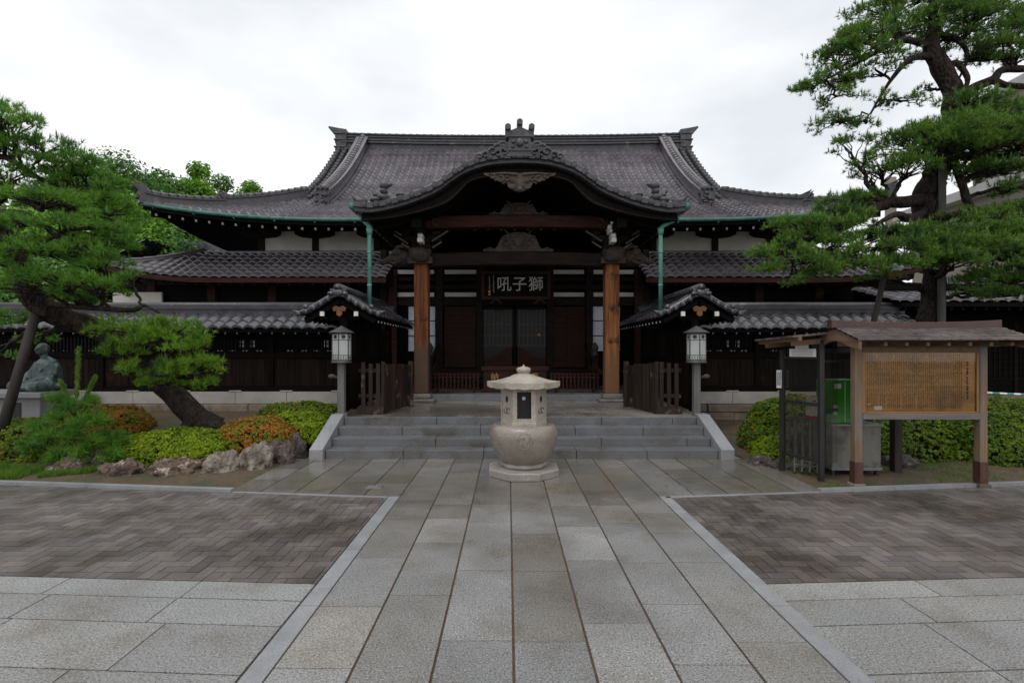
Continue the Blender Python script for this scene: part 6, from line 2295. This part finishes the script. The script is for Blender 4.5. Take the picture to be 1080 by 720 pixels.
def pine(name, base, label, trunks, pads, mat, needle=(0.085, 0.0075, 16), spread=0.5, dens=1.0, bright=None, candle=0.0):
    t = thing(name, base, label, 'pine')
    mb = MB()
    mb.smooth = True
    allpts = []
    for path in trunks:
        q = smooth_path(path, 6)
        q = [(p + Vector((noise.noise(p * 3) * r * 0.25, noise.noise(p * 3 + Vector((5, 0, 0))) * r * 0.25, 0)), r * (1 + 0.14 * noise.noise(p * 5))) for p, r in q]
        mb.tube([p for p, _ in q], [r for _, r in q], 14)
        allpts += q
    mb.build('trunk', M['bark'], t)
    br = MB()
    br.smooth = True
    P, A, B = [], [], []
    for pd in pads:
        c, r = pd[0], pd[1]
        dn = pd[2] if len(pd) > 2 else 1.0
        pos, ax, cl = pad_tufts(c, r, dens * dn)
        P.append(pos)
        A.append(ax)
        B.append(np.full(len(pos), bool(bright and bright(c))))
        c = Vector(c)
        root, rr = min(allpts, key=lambda q: (q[0] - c).length + (0.8 * max(0, q[0].z - c.z + 0.1)))
        hub = c + (root - c) * 0.18 + Vector((0, 0, -r[2] * 0.15))
        w0 = min(rr * 0.6, 0.022 + 0.022 * (c - root).length)
        pts = curve_to(root, hub, random.uniform(-0.02, 0.14) * (c - root).length, 8, 0.06 * min(1.0, (c - root).length))
        br.tube(pts, [w0 + (0.022 - w0) * i / 8 for i in range(9)], 8)
        for q in cl:
            q = Vector(q)
            a = pts[random.choice([5, 6, 7, 8])]
            br.tube(curve_to(a, q - Vector((0, 0, 0.02)), 0.02, 4, 0.03), [0.015, 0.012, 0.009, 0.007, 0.004], 5)
    br.build('branches', M['bark'], t)
    P, A = np.concatenate(P), np.concatenate(A)
    V, T = needles(P, A, needle[2], needle[0], needle[1], spread)
    mi = np.repeat(np.concatenate(B).astype(np.int32) * 2, needle[2])
    if candle:
        k = rng.random(len(P)) < candle
        up = unit(A[k] * 0.35 + np.array([0, 0, 1.0]))
        V2, T2 = needles(P[k] + up * 0.02, up, 5, needle[0] * 1.25, needle[1] * 1.5, 0.12)
        T = np.concatenate([T, T2 + len(V)])
        mi = np.concatenate([mi, np.ones(len(T2), dtype=np.int32)])
        V = np.concatenate([V, V2])
    raw_mesh('crown', V, T, None, t, mats=[mat, M['candle'], M['needle_b']], mi=mi)
    return t


def pp(px, py, Y, hw, hh, ry=None, d=1.0):
    """pad seen at (px, py) with half width / half height in photograph pixels"""
    k = Y / F
    return (tuple(at(px, py + hh * 0.35, Y)), (hw * k, ry or max(0.25, hw * k * 0.75), hh * k * 1.05), d)


# ---- left pine, leaning out over the bed
lt = [[(at(222, 454, 8.3), 0.27), (at(203, 436, 8.28), 0.185), (at(174, 408, 8.2), 0.165), (at(142, 376, 8.05), 0.16), (at(105, 349, 7.9), 0.155), (at(68, 335, 7.7), 0.165),
       (at(40, 318, 7.5), 0.16), (at(26, 292, 7.4), 0.15), (at(8, 255, 7.35), 0.13), (at(-20, 210, 7.3), 0.11), (at(-40, 150, 7.3), 0.07)],
      [(at(42, 320, 7.5), 0.04), (at(90, 324, 7.4), 0.04), (at(138, 327, 7.35), 0.036), (at(152, 322, 7.35), 0.024), (at(168, 330, 7.4), 0.014)],
      [(at(5, 250, 7.35), 0.09), (at(-8, 228, 7.2), 0.07), (at(30, 228, 7.0), 0.05), (at(60, 250, 6.9), 0.03)],
      [(at(-12, 220, 7.3), 0.07), (at(10, 205, 7.2), 0.05), (at(45, 222, 7.1), 0.03)],
      [(at(-25, 195, 7.3), 0.06), (at(0, 165, 7.3), 0.045), (at(45, 190, 7.4), 0.03), (at(80, 200, 7.5), 0.02)],
      [(at(150, 385, 8.1), 0.07), (at(165, 365, 7.9), 0.05), (at(190, 352, 7.7), 0.03)],
      [(at(165, 402, 8.2), 0.06), (at(190, 392, 7.9), 0.04), (at(215, 400, 7.7), 0.025)]]
roots = [[(at(205, 448, 8.3), 0.16), (at(238, 452, 8.1), 0.10), (at(262, 452, 8.0), 0.04)], [(at(205, 446, 8.25), 0.15), (at(190, 456, 7.9), 0.06), (at(178, 460, 7.7), 0.02)]]
lp = [pp(150, 342, 7.6, 44, 20), pp(185, 346, 7.5, 30, 20), pp(198, 362, 7.4, 24, 16), pp(165, 358, 7.3, 34, 16), pp(128, 368, 7.5, 22, 14), pp(112, 362, 7.5, 16, 10), pp(205, 382, 7.5, 28, 16), pp(150, 384, 7.4, 24, 14), pp(182, 390, 7.4, 26, 15), pp(222, 406, 7.6, 20, 12),
      pp(172, 402, 7.6, 28, 12), pp(215, 378, 7.4, 20, 12),
      pp(5, 118, 7.2, 34, 20), pp(22, 150, 7.2, 26, 14), pp(10, 182, 7.4, 40, 18), pp(60, 172, 7.4, 36, 15), pp(85, 192, 7.5, 30, 14), pp(45, 205, 7.0, 42, 16), pp(105, 210, 7.6, 30, 15), pp(100, 232, 7.2, 32, 14),
      pp(70, 235, 6.9, 34, 14), pp(15, 232, 6.8, 34, 15), pp(112, 252, 7.5, 30, 14), pp(85, 262, 7.0, 36, 14), pp(38, 262, 6.8, 36, 14), pp(0, 272, 6.9, 30, 14), pp(110, 276, 7.3, 28, 12), pp(60, 288, 6.8, 38, 13),
      pp(20, 300, 6.8, 32, 12), pp(98, 296, 7.1, 32, 12), pp(138, 294, 7.3, 20, 10), pp(85, 316, 7.4, 28, 10), pp(15, 336, 7.6, 28, 12), pp(38, 358, 8.7, 24, 9), pp(-10, 370, 8.5, 22, 16), pp(110, 305, 7.4, 26, 9), pp(12, 128, 7.1, 34, 22), pp(50, 150, 7.4, 34, 16), pp(78, 168, 7.5, 30, 15), pp(100, 186, 7.6, 28, 14), pp(122, 204, 7.7, 22, 12), pp(134, 240, 7.8, 18, 13), pp(-5, 150, 7.2, 30, 20),
      pp(130, 222, 7.8, 22, 12), pp(128, 258, 7.8, 20, 13), pp(70, 215, 7.9, 50, 16, 0.9, 0.7), pp(60, 262, 8.0, 50, 16, 0.9, 0.7)]
pine('pine_tree', at(218, 452, 8.3), 'leaning black pine on the left with broad soft crown and thick bare trunk', lt + roots, lp, M['needle_l'], needle=(0.10, 0.0075, 15), spread=0.5, dens=0.85, candle=0.10, bright=lambda c: c[2] < 2.15 and c[0] > -6.4)

# ---- right pine
rt = [[(at(975, 400, 9.0), 0.25), (at(981, 345, 9.0), 0.20), (at(986, 290, 9.0), 0.175), (at(984, 245, 9.0), 0.17), (at(976, 214, 9.0), 0.20), (at(984, 188, 9.0), 0.20), (at(1000, 160, 9.0), 0.18), (at(1007, 125, 9.0), 0.165),
       (at(1003, 92, 9.0), 0.155), (at(992, 68, 9.0), 0.15), (at(982, 52, 9.0), 0.12), (at(986, 22, 9.0), 0.10), (at(985, -25, 9.0), 0.07)],
      [(at(1008, 120, 9.0), 0.09), (at(1012, 104, 9.0), 0.085), (at(1030, 92, 8.9), 0.08), (at(1048, 84, 8.8), 0.07), (at(1058, 74, 8.8), 0.06), (at(1090, 72, 8.7), 0.05), (at(1130, 60, 8.7), 0.03)],
      [(at(1046, 84, 8.8), 0.06), (at(1062, 90, 8.7), 0.05), (at(1095, 92, 8.6), 0.04)],
      [(at(998, 78, 9.0), 0.06), (at(1008, 66, 8.9), 0.05), (at(1020, 82, 8.8), 0.04), (at(1016, 98, 8.8), 0.03)],
      [(at(985, 60, 9.0), 0.07), (at(962, 62, 8.9), 0.05), (at(940, 84, 8.9), 0.03), (at(918, 120, 8.9), 0.016)],
      [(at(982, 50, 9.0), 0.06), (at(955, 42, 8.9), 0.05), (at(930, 52, 8.8), 0.04), (at(895, 72, 8.7), 0.025), (at(862, 88, 8.6), 0.012)],
      [(at(984, 36, 9.0), 0.06), (at(1010, 42, 9.0), 0.045), (at(1020, 60, 9.0), 0.03), (at(1012, 82, 9.0), 0.015)],
      [(at(975, 210, 9.0), 0.11), (at(955, 213, 8.8), 0.10), (at(935, 214, 8.7), 0.085), (at(918, 222, 8.6), 0.07), (at(900, 232, 8.5), 0.05), (at(868, 244, 8.4), 0.03), (at(835, 262, 8.4), 0.016)],
      [(at(976, 220, 9.0), 0.10), (at(968, 228, 8.7), 0.075), (at(955, 230, 8.5), 0.07), (at(945, 226, 8.4), 0.05), (at(925, 236, 8.3), 0.03)],
      [(at(980, 225, 9.0), 0.09), (at(990, 232, 8.7), 0.06), (at(1002, 228, 8.5), 0.05), (at(1014, 222, 8.4), 0.03)],
      [(at(1004, 150, 9.0), 0.07), (at(1006, 168, 8.9), 0.06), (at(1018, 205, 8.7), 0.06), (at(1030, 228, 8.6), 0.05), (at(1060, 262, 8.5), 0.05), (at(1090, 300, 8.4), 0.04)],
      [(at(1000, 162, 9.0), 0.07), (at(1030, 166, 8.8), 0.06), (at(1062, 164, 8.7), 0.05), (at(1110, 160, 8.6), 0.03)]]
rp = [pp(905, 52, 8.8, 36, 16), pp(870, 82, 8.7, 26, 13), pp(855, 90, 8.6, 18, 10), pp(885, 100, 8.7, 24, 11, None, 0.8), pp(878, 128, 8.7, 28, 10, None, 0.8), pp(892, 150, 8.8, 24, 8, None, 0.8), pp(912, 128, 8.8, 16, 8, None, 0.7),
      pp(940, 28, 9.0, 44, 14), pp(985, 16, 9.0, 44, 15), pp(1030, 20, 9.0, 42, 16), pp(1065, 30, 8.9, 36, 16), pp(930, 8, 9.2, 36, 12), pp(985, -8, 9.2, 60, 14), pp(1055, -5, 9.2, 50, 14), pp(1095, 15, 9.0, 40, 16),
      pp(925, 74, 8.9, 24, 9, None, 0.8), pp(955, 60, 9.0, 20, 8, None, 0.7), pp(1035, 48, 8.8, 26, 9, None, 0.7), pp(1070, 58, 8.8, 26, 11), pp(932, 104, 8.8, 14, 7, None, 0.7), pp(955, 105, 9.1, 22, 6, None, 0.5), pp(975, 92, 9.2, 12, 8, None, 0.4),
      pp(1020, 62, 9.2, 22, 8, None, 0.5), pp(898, 84, 8.6, 20, 9),
      pp(1010, 130, 8.6, 44, 13), pp(1050, 118, 8.6, 40, 13), pp(960, 146, 8.6, 40, 13), pp(1000, 152, 8.3, 46, 13), pp(1045, 148, 8.3, 46, 14), pp(930, 168, 8.6, 28, 11), pp(960, 172, 8.4, 34, 11), pp(915, 180, 8.7, 16, 9, None, 0.8), pp(1085, 130, 8.5, 36, 16),
      pp(1040, 178, 8.6, 40, 7, None, 0.5), pp(1070, 176, 8.6, 30, 8, None, 0.5),
      pp(825, 262, 8.3, 26, 16), pp(815, 280, 8.3, 18, 12), pp(858, 248, 8.4, 34, 16), pp(880, 262, 8.2, 34, 16), pp(905, 248, 8.4, 30, 13), pp(870, 285, 8.2, 24, 10), pp(835, 290, 8.3, 16, 12, None, 0.7), pp(885, 225, 8.8, 24, 9, None, 0.8), pp(918, 214, 9.0, 18, 8, None, 0.6),
      pp(930, 260, 8.1, 34, 13), pp(965, 255, 8.1, 34, 13), pp(1000, 252, 8.2, 34, 14), pp(1030, 240, 8.3, 36, 14), pp(1062, 238, 8.3, 36, 18), pp(1050, 262, 8.1, 40, 15), pp(1010, 272, 8.0, 30, 12), pp(1075, 278, 8.0, 32, 18), pp(1095, 250, 8.2, 32, 22),
      pp(890, 222, 8.4, 26, 10), pp(893, 207, 8.6, 24, 8), pp(878, 216, 8.5, 14, 7), pp(912, 205, 8.7, 18, 7), pp(872, 230, 8.4, 22, 9), pp(905, 215, 8.8, 20, 8), pp(805, 268, 8.3, 14, 12), pp(845, 232, 8.5, 30, 13), pp(870, 236, 8.3, 34, 14), pp(905, 232, 8.5, 24, 11), pp(850, 272, 8.2, 40, 18), pp(895, 278, 8.1, 34, 13), pp(945, 244, 8.3, 36, 12), pp(985, 244, 8.4, 36, 12), pp(940, 276, 8.1, 30, 10), pp(985, 268, 8.0, 36, 12), pp(1025, 256, 8.0, 38, 16), pp(1060, 222, 8.5, 36, 12), pp(1075, 260, 8.1, 36, 22), pp(1060, 290, 8.3, 40, 16), pp(1015, 228, 8.6, 30, 10), pp(1050, 178, 8.6, 40, 10), pp(1075, 195, 8.6, 30, 10), pp(880, 60, 8.7, 34, 15), pp(915, 36, 8.8, 34, 14), pp(1000, 40, 9.1, 30, 10), pp(1060, 50, 8.9, 34, 12), pp(1025, 108, 8.7, 40, 9), pp(985, 140, 8.4, 44, 12), pp(1030, 135, 8.3, 50, 13), pp(1075, 150, 8.3, 40, 14),
      pp(1040, 288, 8.6, 30, 12, None, 0.7), pp(925, 292, 8.8, 26, 8, None, 0.5), pp(1070, 308, 8.6, 34, 12, None, 0.7), pp(1030, 308, 9.2, 30, 9, None, 0.6)]
pine('pine_tree', at(978, 430, 9.0), 'tall cloud-pruned pine on the right with twisting dark trunk behind the notice board', rt, rp, M['needle_r'], needle=(0.085, 0.0085, 15), spread=0.55, dens=1.1, candle=0.22)

# ---- props
def prop(a, b, r, mat, label):
    mb = MB()
    mb.smooth = True
    mb.tube([a, Vector(a).lerp(Vector(b), 0.5), b], [r, r * 0.93, r * 0.85], 10)
    mb.smooth = False
    o = mb.build('support_pole', mat)
    return tag(o, label, 'pole', 'poles propping the pines')

g0 = at(-8, 452, 7.25)
prop((g0.x, g0.y, 0.0), at(38, 330, 7.38), 0.07, M['pole'], 'slanting dark pole propping the leaning left pine beside the statue')
prop((at(992, 430, 8.75).x, 8.75, 0.0), at(994, 172, 8.75), 0.065, M['pole_grey'], 'tall upright grey pole beside the trunk of the right pine')
prop((at(893, 440, 9.3).x, 9.3, 0.0), at(938, 268, 8.6), 0.05, M['pole'], 'slanting thin pole under the lower left boughs of the right pine')
mb = MB()
mb.bar(at(30, 324, 7.33), at(50, 332, 7.38), 0.09, 0.08)
o = mb.build('prop_cradle', M['bark'], bevel=0.02)
tag(o, 'short timber cradle where the slanting pole meets the left pine', 'cradle')

# ---- sapling pine with tall candles
sp0 = at(78, 490, 7.05)
t = thing('pine_sapling', (sp0.x, sp0.y, 0.05), 'small bushy pine sapling with tall light-green candles in front of the pedestal', 'pine sapling')
mb = MB()
mb.smooth = True
mb.tube([(sp0.x, sp0.y, 0.02), (sp0.x + 0.02, sp0.y, 0.3), at(80, 425, 7.05)], [0.03, 0.024, 0.012], 8)
ends = []
for (px, py, Y) in ((60, 440, 7.0), (105, 445, 7.0), (78, 430, 6.95), (50, 462, 6.95), (100, 465, 6.9), (75, 460, 6.8), (120, 462, 7.05), (35, 470, 7.0), (85, 478, 6.8), (60, 480, 6.85), (110, 480, 6.9), (92, 442, 7.2), (66, 422, 7.05), (96, 425, 7.05), (82, 448, 6.75), (40, 452, 7.1), (125, 478, 7.0)):
    e = at(px, py, Y)
    ends.append(e)
    mb.tube(curve_to((sp0.x + 0.01, sp0.y, max(0.12, e.z - 0.22)), e, 0.0, 4, 0.02), [0.014, 0.012, 0.010, 0.008, 0.006], 5)
mb.build('stem', M['bark'], t)
P = np.concatenate([np.array(e[:])[None] + rng.normal(size=(26, 3)) * np.array([0.055, 0.055, 0.035]) for e in ends])
A = unit(np.array([0, 0, 0.6]) + (P - np.array([sp0.x, sp0.y, 0.45])) * 1.6 + 0.35 * rng.normal(size=P.shape))
V, T = needles(P, A, 26, 0.15, 0.0065, 0.6)
raw_mesh('foliage', V, T, M['needle_l'], t)
for (a, b) in (((81, 420), (83, 368)), ((74, 424), (64, 402)), ((88, 424), (100, 398))):
    p, q = np.array(at(*a, 7.05)[:]), np.array(at(*b, 7.05)[:])
    tt = rng.uniform(0, 1, (420, 1))
    P = p + (q - p) * tt
    A = unit((q - p)[None] / np.linalg.norm(q - p) + 0.25 * rng.normal(size=P.shape))
    V, T = needles(P, A, 6, 0.055, 0.007, 0.35)
    o = raw_mesh('candle', V, T, M['candle'], t)
    mb = MB()
    mb.tube([tuple(p), tuple(q)], [0.013, 0.009], 6)
    mb.build('shoot', M['candle'], o)


# ---- clipped shrubs
def shrub(name, label, cat, c, r, mat, n, size, group=None, flat=0.0, seed=0):
    """clipped shrub: leafy shell over stems and a dark ball for the inner shade"""
    cx, cy, z0 = c
    rx, ry, rz = r
    n, size = int(n * 4.6), size * 0.78
    t = thing(name, (cx, cy, z0), label, cat, group)
    d = unit(rng.normal(size=(n, 3)))
    d[:, 2] = np.abs(d[:, 2]) * 1.0 - 0.12
    d = unit(d)
    lump = np.array([noise.noise((p[0] * 2.6 + seed, p[1] * 2.6, p[2] * 2.6 + cx)) * 0.10 + noise.noise((p[0] * 9 + seed, p[1] * 9, p[2] * 9)) * 0.05 for p in d])[:, None]
    depth = 1 - np.abs(rng.normal(0, 0.075, (n, 1)))
    q = np.sign(d) * np.abs(d) ** (1.0 - flat * 0.35)
    P = q * (depth + lump) * np.array([rx, ry, rz]) + np.array([cx, cy, z0])
    m = 11                                        # leaves stand in little rosettes at the shoot tips
    P, dd_ = P[:n // m], unit(d[:n // m] + np.array([0, 0, 0.45]))
    k = len(P)
    off = rng.normal(size=(k * m, 3))
    nn_ = np.repeat(dd_, m, 0)
    off -= (off * nn_).sum(1, keepdims=True) * nn_ * 0.6
    off = unit(off) * size * rng.uniform(0.4, 1.5, (k * m, 1))
    V, T = leaves(np.repeat(P, m, 0) + off, nn_ + off / size * 0.55, size, 0.35, 0.45)
    raw_mesh('foliage', V, T, mat, t, quads=True)
    mb = MB()
    for k in range(16):
        dd = d[rng.integers(0, n)]
        e = Vector((cx + dd[0] * rx * 0.85, cy + dd[1] * ry * 0.85, z0 + abs(dd[2]) * rz * 0.8 + 0.02))
        mb.tube(curve_to((cx + dd[0] * rx * 0.2, cy + dd[1] * ry * 0.2, z0 - 0.05), e, 0.02, 3, 0.03), [0.014, 0.011, 0.008, 0.004], 5)
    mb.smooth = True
    mb.ball((cx, cy, z0 - 0.02), (rx * 0.76, ry * 0.76, rz * 0.74), 20, 12)  # bark-brown ball stands in for the shade between the leaves
    mb.build('stems_dark_core', M['bark'], t)
    return t


def sh_at(px, py_base, Y, wpx, htop, *a, **k):
    pass


# left bed
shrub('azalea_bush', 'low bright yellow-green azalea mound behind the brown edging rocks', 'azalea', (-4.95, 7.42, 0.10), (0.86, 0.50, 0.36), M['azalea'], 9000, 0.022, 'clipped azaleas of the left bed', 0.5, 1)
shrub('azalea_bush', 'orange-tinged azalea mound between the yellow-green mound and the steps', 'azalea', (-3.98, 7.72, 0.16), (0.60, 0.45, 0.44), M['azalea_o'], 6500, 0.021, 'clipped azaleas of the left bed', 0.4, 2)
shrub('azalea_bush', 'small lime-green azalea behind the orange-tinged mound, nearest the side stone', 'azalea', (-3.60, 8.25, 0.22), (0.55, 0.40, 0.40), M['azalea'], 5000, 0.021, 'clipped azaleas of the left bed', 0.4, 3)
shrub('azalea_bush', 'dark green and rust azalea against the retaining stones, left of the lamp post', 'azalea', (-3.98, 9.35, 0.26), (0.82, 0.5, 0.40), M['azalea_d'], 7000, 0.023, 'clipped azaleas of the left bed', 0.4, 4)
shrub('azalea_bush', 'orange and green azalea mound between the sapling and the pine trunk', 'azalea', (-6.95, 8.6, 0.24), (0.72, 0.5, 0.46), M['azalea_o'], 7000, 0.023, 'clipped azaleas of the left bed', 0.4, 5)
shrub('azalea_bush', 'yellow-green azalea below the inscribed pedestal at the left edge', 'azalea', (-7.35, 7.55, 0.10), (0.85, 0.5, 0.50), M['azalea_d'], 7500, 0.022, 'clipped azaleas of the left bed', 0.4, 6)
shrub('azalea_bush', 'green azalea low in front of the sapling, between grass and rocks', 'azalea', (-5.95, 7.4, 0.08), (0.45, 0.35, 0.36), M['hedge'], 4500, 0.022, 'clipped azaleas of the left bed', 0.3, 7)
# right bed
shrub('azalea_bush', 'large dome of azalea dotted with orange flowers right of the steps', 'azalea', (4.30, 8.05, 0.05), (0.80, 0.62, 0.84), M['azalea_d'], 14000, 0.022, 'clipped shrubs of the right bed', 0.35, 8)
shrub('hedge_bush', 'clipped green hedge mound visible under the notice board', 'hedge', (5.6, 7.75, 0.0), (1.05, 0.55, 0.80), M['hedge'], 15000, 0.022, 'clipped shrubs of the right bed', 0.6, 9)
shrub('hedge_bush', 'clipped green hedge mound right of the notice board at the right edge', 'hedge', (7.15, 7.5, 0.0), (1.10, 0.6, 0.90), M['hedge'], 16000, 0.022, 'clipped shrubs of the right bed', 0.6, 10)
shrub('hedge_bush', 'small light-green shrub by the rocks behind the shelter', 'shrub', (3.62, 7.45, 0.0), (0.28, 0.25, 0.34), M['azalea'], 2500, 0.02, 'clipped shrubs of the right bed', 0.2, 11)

# ---- low grass along the left kerb and moss on the right
def grass(name, xs, ys, n, h, mat, keep):
    P = []
    while len(P) < n:
        x, y = rng.uniform(*xs), rng.uniform(*ys)
        if keep(x, y):
            P.append((x, y, bed_h(x, y) - 0.01))
    P = np.array(P)
    A = unit(np.array([0, 0, 1.0]) + 0.35 * rng.normal(size=P.shape))
    V, T = needles(P, A, 5, h, 0.006, 0.55)
    return tag(raw_mesh(name, V, T, mat), kind='stuff')

grass('grass', (-9.5, -5.55), (6.2, 7.3), 9000, 0.11, M['grass'],
      lambda x, y: ytop(x) + 0.16 + max(0, x + 6.1) * 0.9 < y < ytop(x) + 0.75 and noise.noise((x * 2.2, y * 2.2, 4)) > -0.25 - 0.4 * (x < -6.3))
grass('moss', (3.42, 6.5), (5.95, 8.2), 2600, 0.035, M['grass'], lambda x, y: y > ytop(x) + 0.2 and noise.noise((x * 1.8, y * 1.8, 9)) > 0.05)


# ---- rocks
def rock(px, py, Y, w_, h_, mat, label, seed, depth=0.8):
    c = at(px, py, Y)
    k = Y / F
    rx, rz = w_ * k / 2 * 0.92, h_ * k * 0.88
    z0 = bed_h(c.x, Y) - 0.05
    def fn(p):
        d = Vector(((p.x - c.x) / rx, (p.y - Y) / (rx * depth), (p.z - z0) / rz))
        q = Vector((d.x * 1.3 + seed * 3.7, d.y * 1.3, d.z * 1.3))
        f = 1 + 0.34 * noise.noise(q) + 0.20 * noise.noise(q * 2.3) + 0.09 * noise.noise(q * 5.5) + 0.05 * noise.noise(q * 11)
        f -= 0.22 * abs(noise.noise(q * 1.8 + Vector((9, 2, 1)))) + 0.07 * abs(noise.noise(q * 6 + Vector((3, 1, 7))))
        m_ = max(abs(d.x), abs(d.y), abs(d.z))
        f *= (1 / max(0.6, m_)) ** 0.45
        return Vector((c.x + d.x * rx * f, Y + d.y * rx * depth * f, z0 + max(-0.2, d.z) * rz * f * (1.0)))
    mb = MB()
    mb.smooth = True
    mb.ball((c.x, Y, z0), (rx, rx * depth, rz), 64, 44, fn=fn)
    o = mb.build('garden_rock', mat)
    return tag(o, label, 'rock', 'rocks edging the garden beds')

RK = [(75, 504, 6.75, 42, 20, 'rock_brown', 'small brown and white rock at the left end of the rock row, beside the grass'),
      (107, 506, 6.95, 36, 24, 'rock_dark', 'dark purplish rock between two brown rocks of the left row'),
      (131, 507, 6.65, 46, 20, 'rock_brown', 'rusty brown rock, lowest of the left row'),
      (184, 502, 6.75, 60, 18, 'rock_brown', 'long flat reddish rock below the yellow-green azalea'),
      (233, 500, 6.75, 38, 22, 'rock_grey', 'whitish hollowed rock right of the long flat rock'),
      (268, 496, 6.95, 42, 29, 'rock_grey', 'large pale grey rock below the orange-tinged azalea'),
      (295, 486, 7.3, 32, 27, 'rock_dark', 'dark brown rock between the pale rock and the steps'),
      (314, 478, 7.7, 22, 27, 'rock_dark', 'tall dark rock tight against the left side stone of the steps'),
      (836, 478, 7.6, 44, 34, 'rock_dark', 'purplish brown rock seen through the shelter panel'),
      (803, 492, 7.2, 30, 12, 'rock_dark', 'flat grey stone on the bare soil right of the steps'),
      (817, 497, 7.0, 18, 12, 'rock_dark', 'small grey stone left of the black shelter post'),
      (948, 498, 7.0, 36, 18, 'rock_dark', 'dark rock under the notice board beside the cabinet'),
      (150, 452, 8.1, 30, 10, 'rock_dark', 'low dark stone beside the foot of the left pine')]
for i, (px, py, Y, w_, h_, m_, lb) in enumerate(RK):
    rock(px, py, Y, w_, h_, M[m_], lb, i + 1)


# ---- broad-leaved trees behind
def broad_tree(label, x, y, h, r, mat, n, seed, leaf=0.15, squash=0.8, group='trees behind the temple', low=0.25):
    t = thing('broadleaf_tree', (x, y, 0), label, 'tree', group)
    mb = MB()
    mb.smooth = True
    top = Vector((x + random.uniform(-0.3, 0.3), y, h * 0.75))
    tr = curve_to((x, y, 0), top, 0, 8, 0.15)
    mb.tube(tr, [0.26 * h / 9 * (1 - 0.85 * i / 8) + 0.02 for i in range(9)], 8)
    K = 34
    cl = []
    for k in range(K):
        d = unit(rng.normal(size=(1, 3)))[0]
        rr = rng.uniform(0.55, 1.0)
        zc = h * (low + (1 - low) * 0.5)
        c = Vector((x + d[0] * r * rr * 0.85, y + d[1] * r * rr * 0.85, zc + d[2] * h * (1 - low) * 0.43 * rr))
        cl.append((c, r * rng.uniform(0.26, 0.42)))
        if k % 2 == 0:
            mb.tube(curve_to(tr[random.choice([3, 4, 5, 6, 7])], c, 0.1, 4, 0.12), [0.07, 0.055, 0.04, 0.03, 0.012], 5)
    mb.build('trunk', M['bark'], t)
    P, D = [], []
    for c, s in cl:
        m = n // K
        d = unit(rng.normal(size=(m, 3)))
        q = d * (s * rng.uniform(0.45, 1.05, (m, 1)))
        q[:, 2] *= squash
        P.append(np.array(c[:]) + q)
        D.append(d + np.array([0, 0, 0.7]))
    V, T = leaves(np.concatenate(P), np.concatenate(D), leaf, 0.6, 0.55)
    raw_mesh('crown', V, T, mat, t, quads=True)
    return t

TREES = [('bright green tree filling the gap between the left pine and the temple roof corner', -17.4, 26.0, 9.6, 2.6, 'leaf', 11000),
         ('tall mid green tree above the right shoulder of the left pine crown', -17.4, 21.5, 9.9, 2.3, 'leaf_d', 10000),
         ('green tree rising behind the annex, right of the yellow-green low tree', -13.2, 23.0, 7.6, 2.2, 'leaf', 10000),
         ('dark green broad tree rising highest, just right of the left pine crown', -18.4, 24.0, 11.6, 3.2, 'leaf_d', 12000),
         ('bright green round tree between the left pine crown and the temple eave corner', -14.4, 20.0, 7.6, 2.3, 'leaf', 11000),
         ('mid green tree directly under the temple eave corner', -12.6, 19.2, 6.3, 1.7, 'leaf_d', 9000),
         ('yellow-green low tree just above the annex roof', -14.4, 18.4, 5.3, 1.5, 'leaf_y', 6000),
         ('dark sprig of tree top behind the temple eave corner', -20.4, 30.0, 12.9, 2.6, 'leaf_d', 9000),
         ('bright wide tree top showing behind the left hip ridge', -18.6, 30.0, 12.9, 2.2, 'leaf', 8000),
         ('slim tree top behind the middle ornament of the left hip ridge', -20.6, 35.0, 14.2, 2.9, 'leaf_d', 8000),
         ('small tree top showing nearest the upper roof gable', -17.6, 35.0, 13.7, 2.3, 'leaf', 6000),
         ('tree behind the left pine crown, mostly hidden', -20.5, 21.0, 8.6, 3.4, 'leaf', 11000),
         ('dense evergreen at the far left behind the statue', -15.5, 15.0, 5.2, 2.6, 'leaf_d', 12000),
         ('dense dark evergreen behind the foot of the left pine', -13.4, 13.6, 4.2, 1.9, 'leaf_d', 9000),
         ('bright broad tree between the annex roof and the left pine crown', -16.2, 18.0, 6.4, 2.1, 'leaf', 10000),
         ('dark evergreen beyond the right pine at the right edge', 13.8, 10.4, 4.8, 1.9, 'leaf_d', 9000)]
TREES += [('evergreen beyond the left end of the board wall, at the far left edge', -18.0, 11.5, 5.0, 2.6, 'leaf_d', 9000),
          ('light green tree beyond the far left edge of the garden', -22.0, 14.0, 6.5, 3.0, 'leaf', 9000)]
for i, (lb, x, y, h, r, m_, n) in enumerate(TREES):
    broad_tree(lb, x, y, h, r, M[m_], int(n * 2.4), i, leaf=0.085 + 0.03 * (y > 25), low=0.08 if h < 5.5 else 0.25)

# ---- fallen leaves and needles on the beds and along the kerbs
P = []
while len(P) < 900:
    s = random.choice((-1, 1))
    x = s * random.uniform(3.5, 9.0)
    y = ytop(x) + 0.1 + random.random() ** 1.6 * 2.2
    P.append((x, y, bed_h(x, y) + 0.006))
for k in range(120):
    s = random.choice((-1, 1))
    x = s * random.uniform(1.6, 7.0)
    P.append((x, ytop(x) - random.random() ** 2 * 1.2 - 0.02, 0.004))
P = np.array(P)
V, T = leaves(P, np.tile(np.array([[0.0, 0.0, 1.0]]), (len(P), 1)), 0.013, 0.25, 0.4)
M['litter'] = pmat('fallen_leaf', (0.10, 0.055, 0.022), (0.22, 0.14, 0.05), 5, 3, (0.6, 0.8), 0, island=0.5)
tag(raw_mesh('fallen_leaves', V, T, M['litter'], quads=True), kind='stuff')
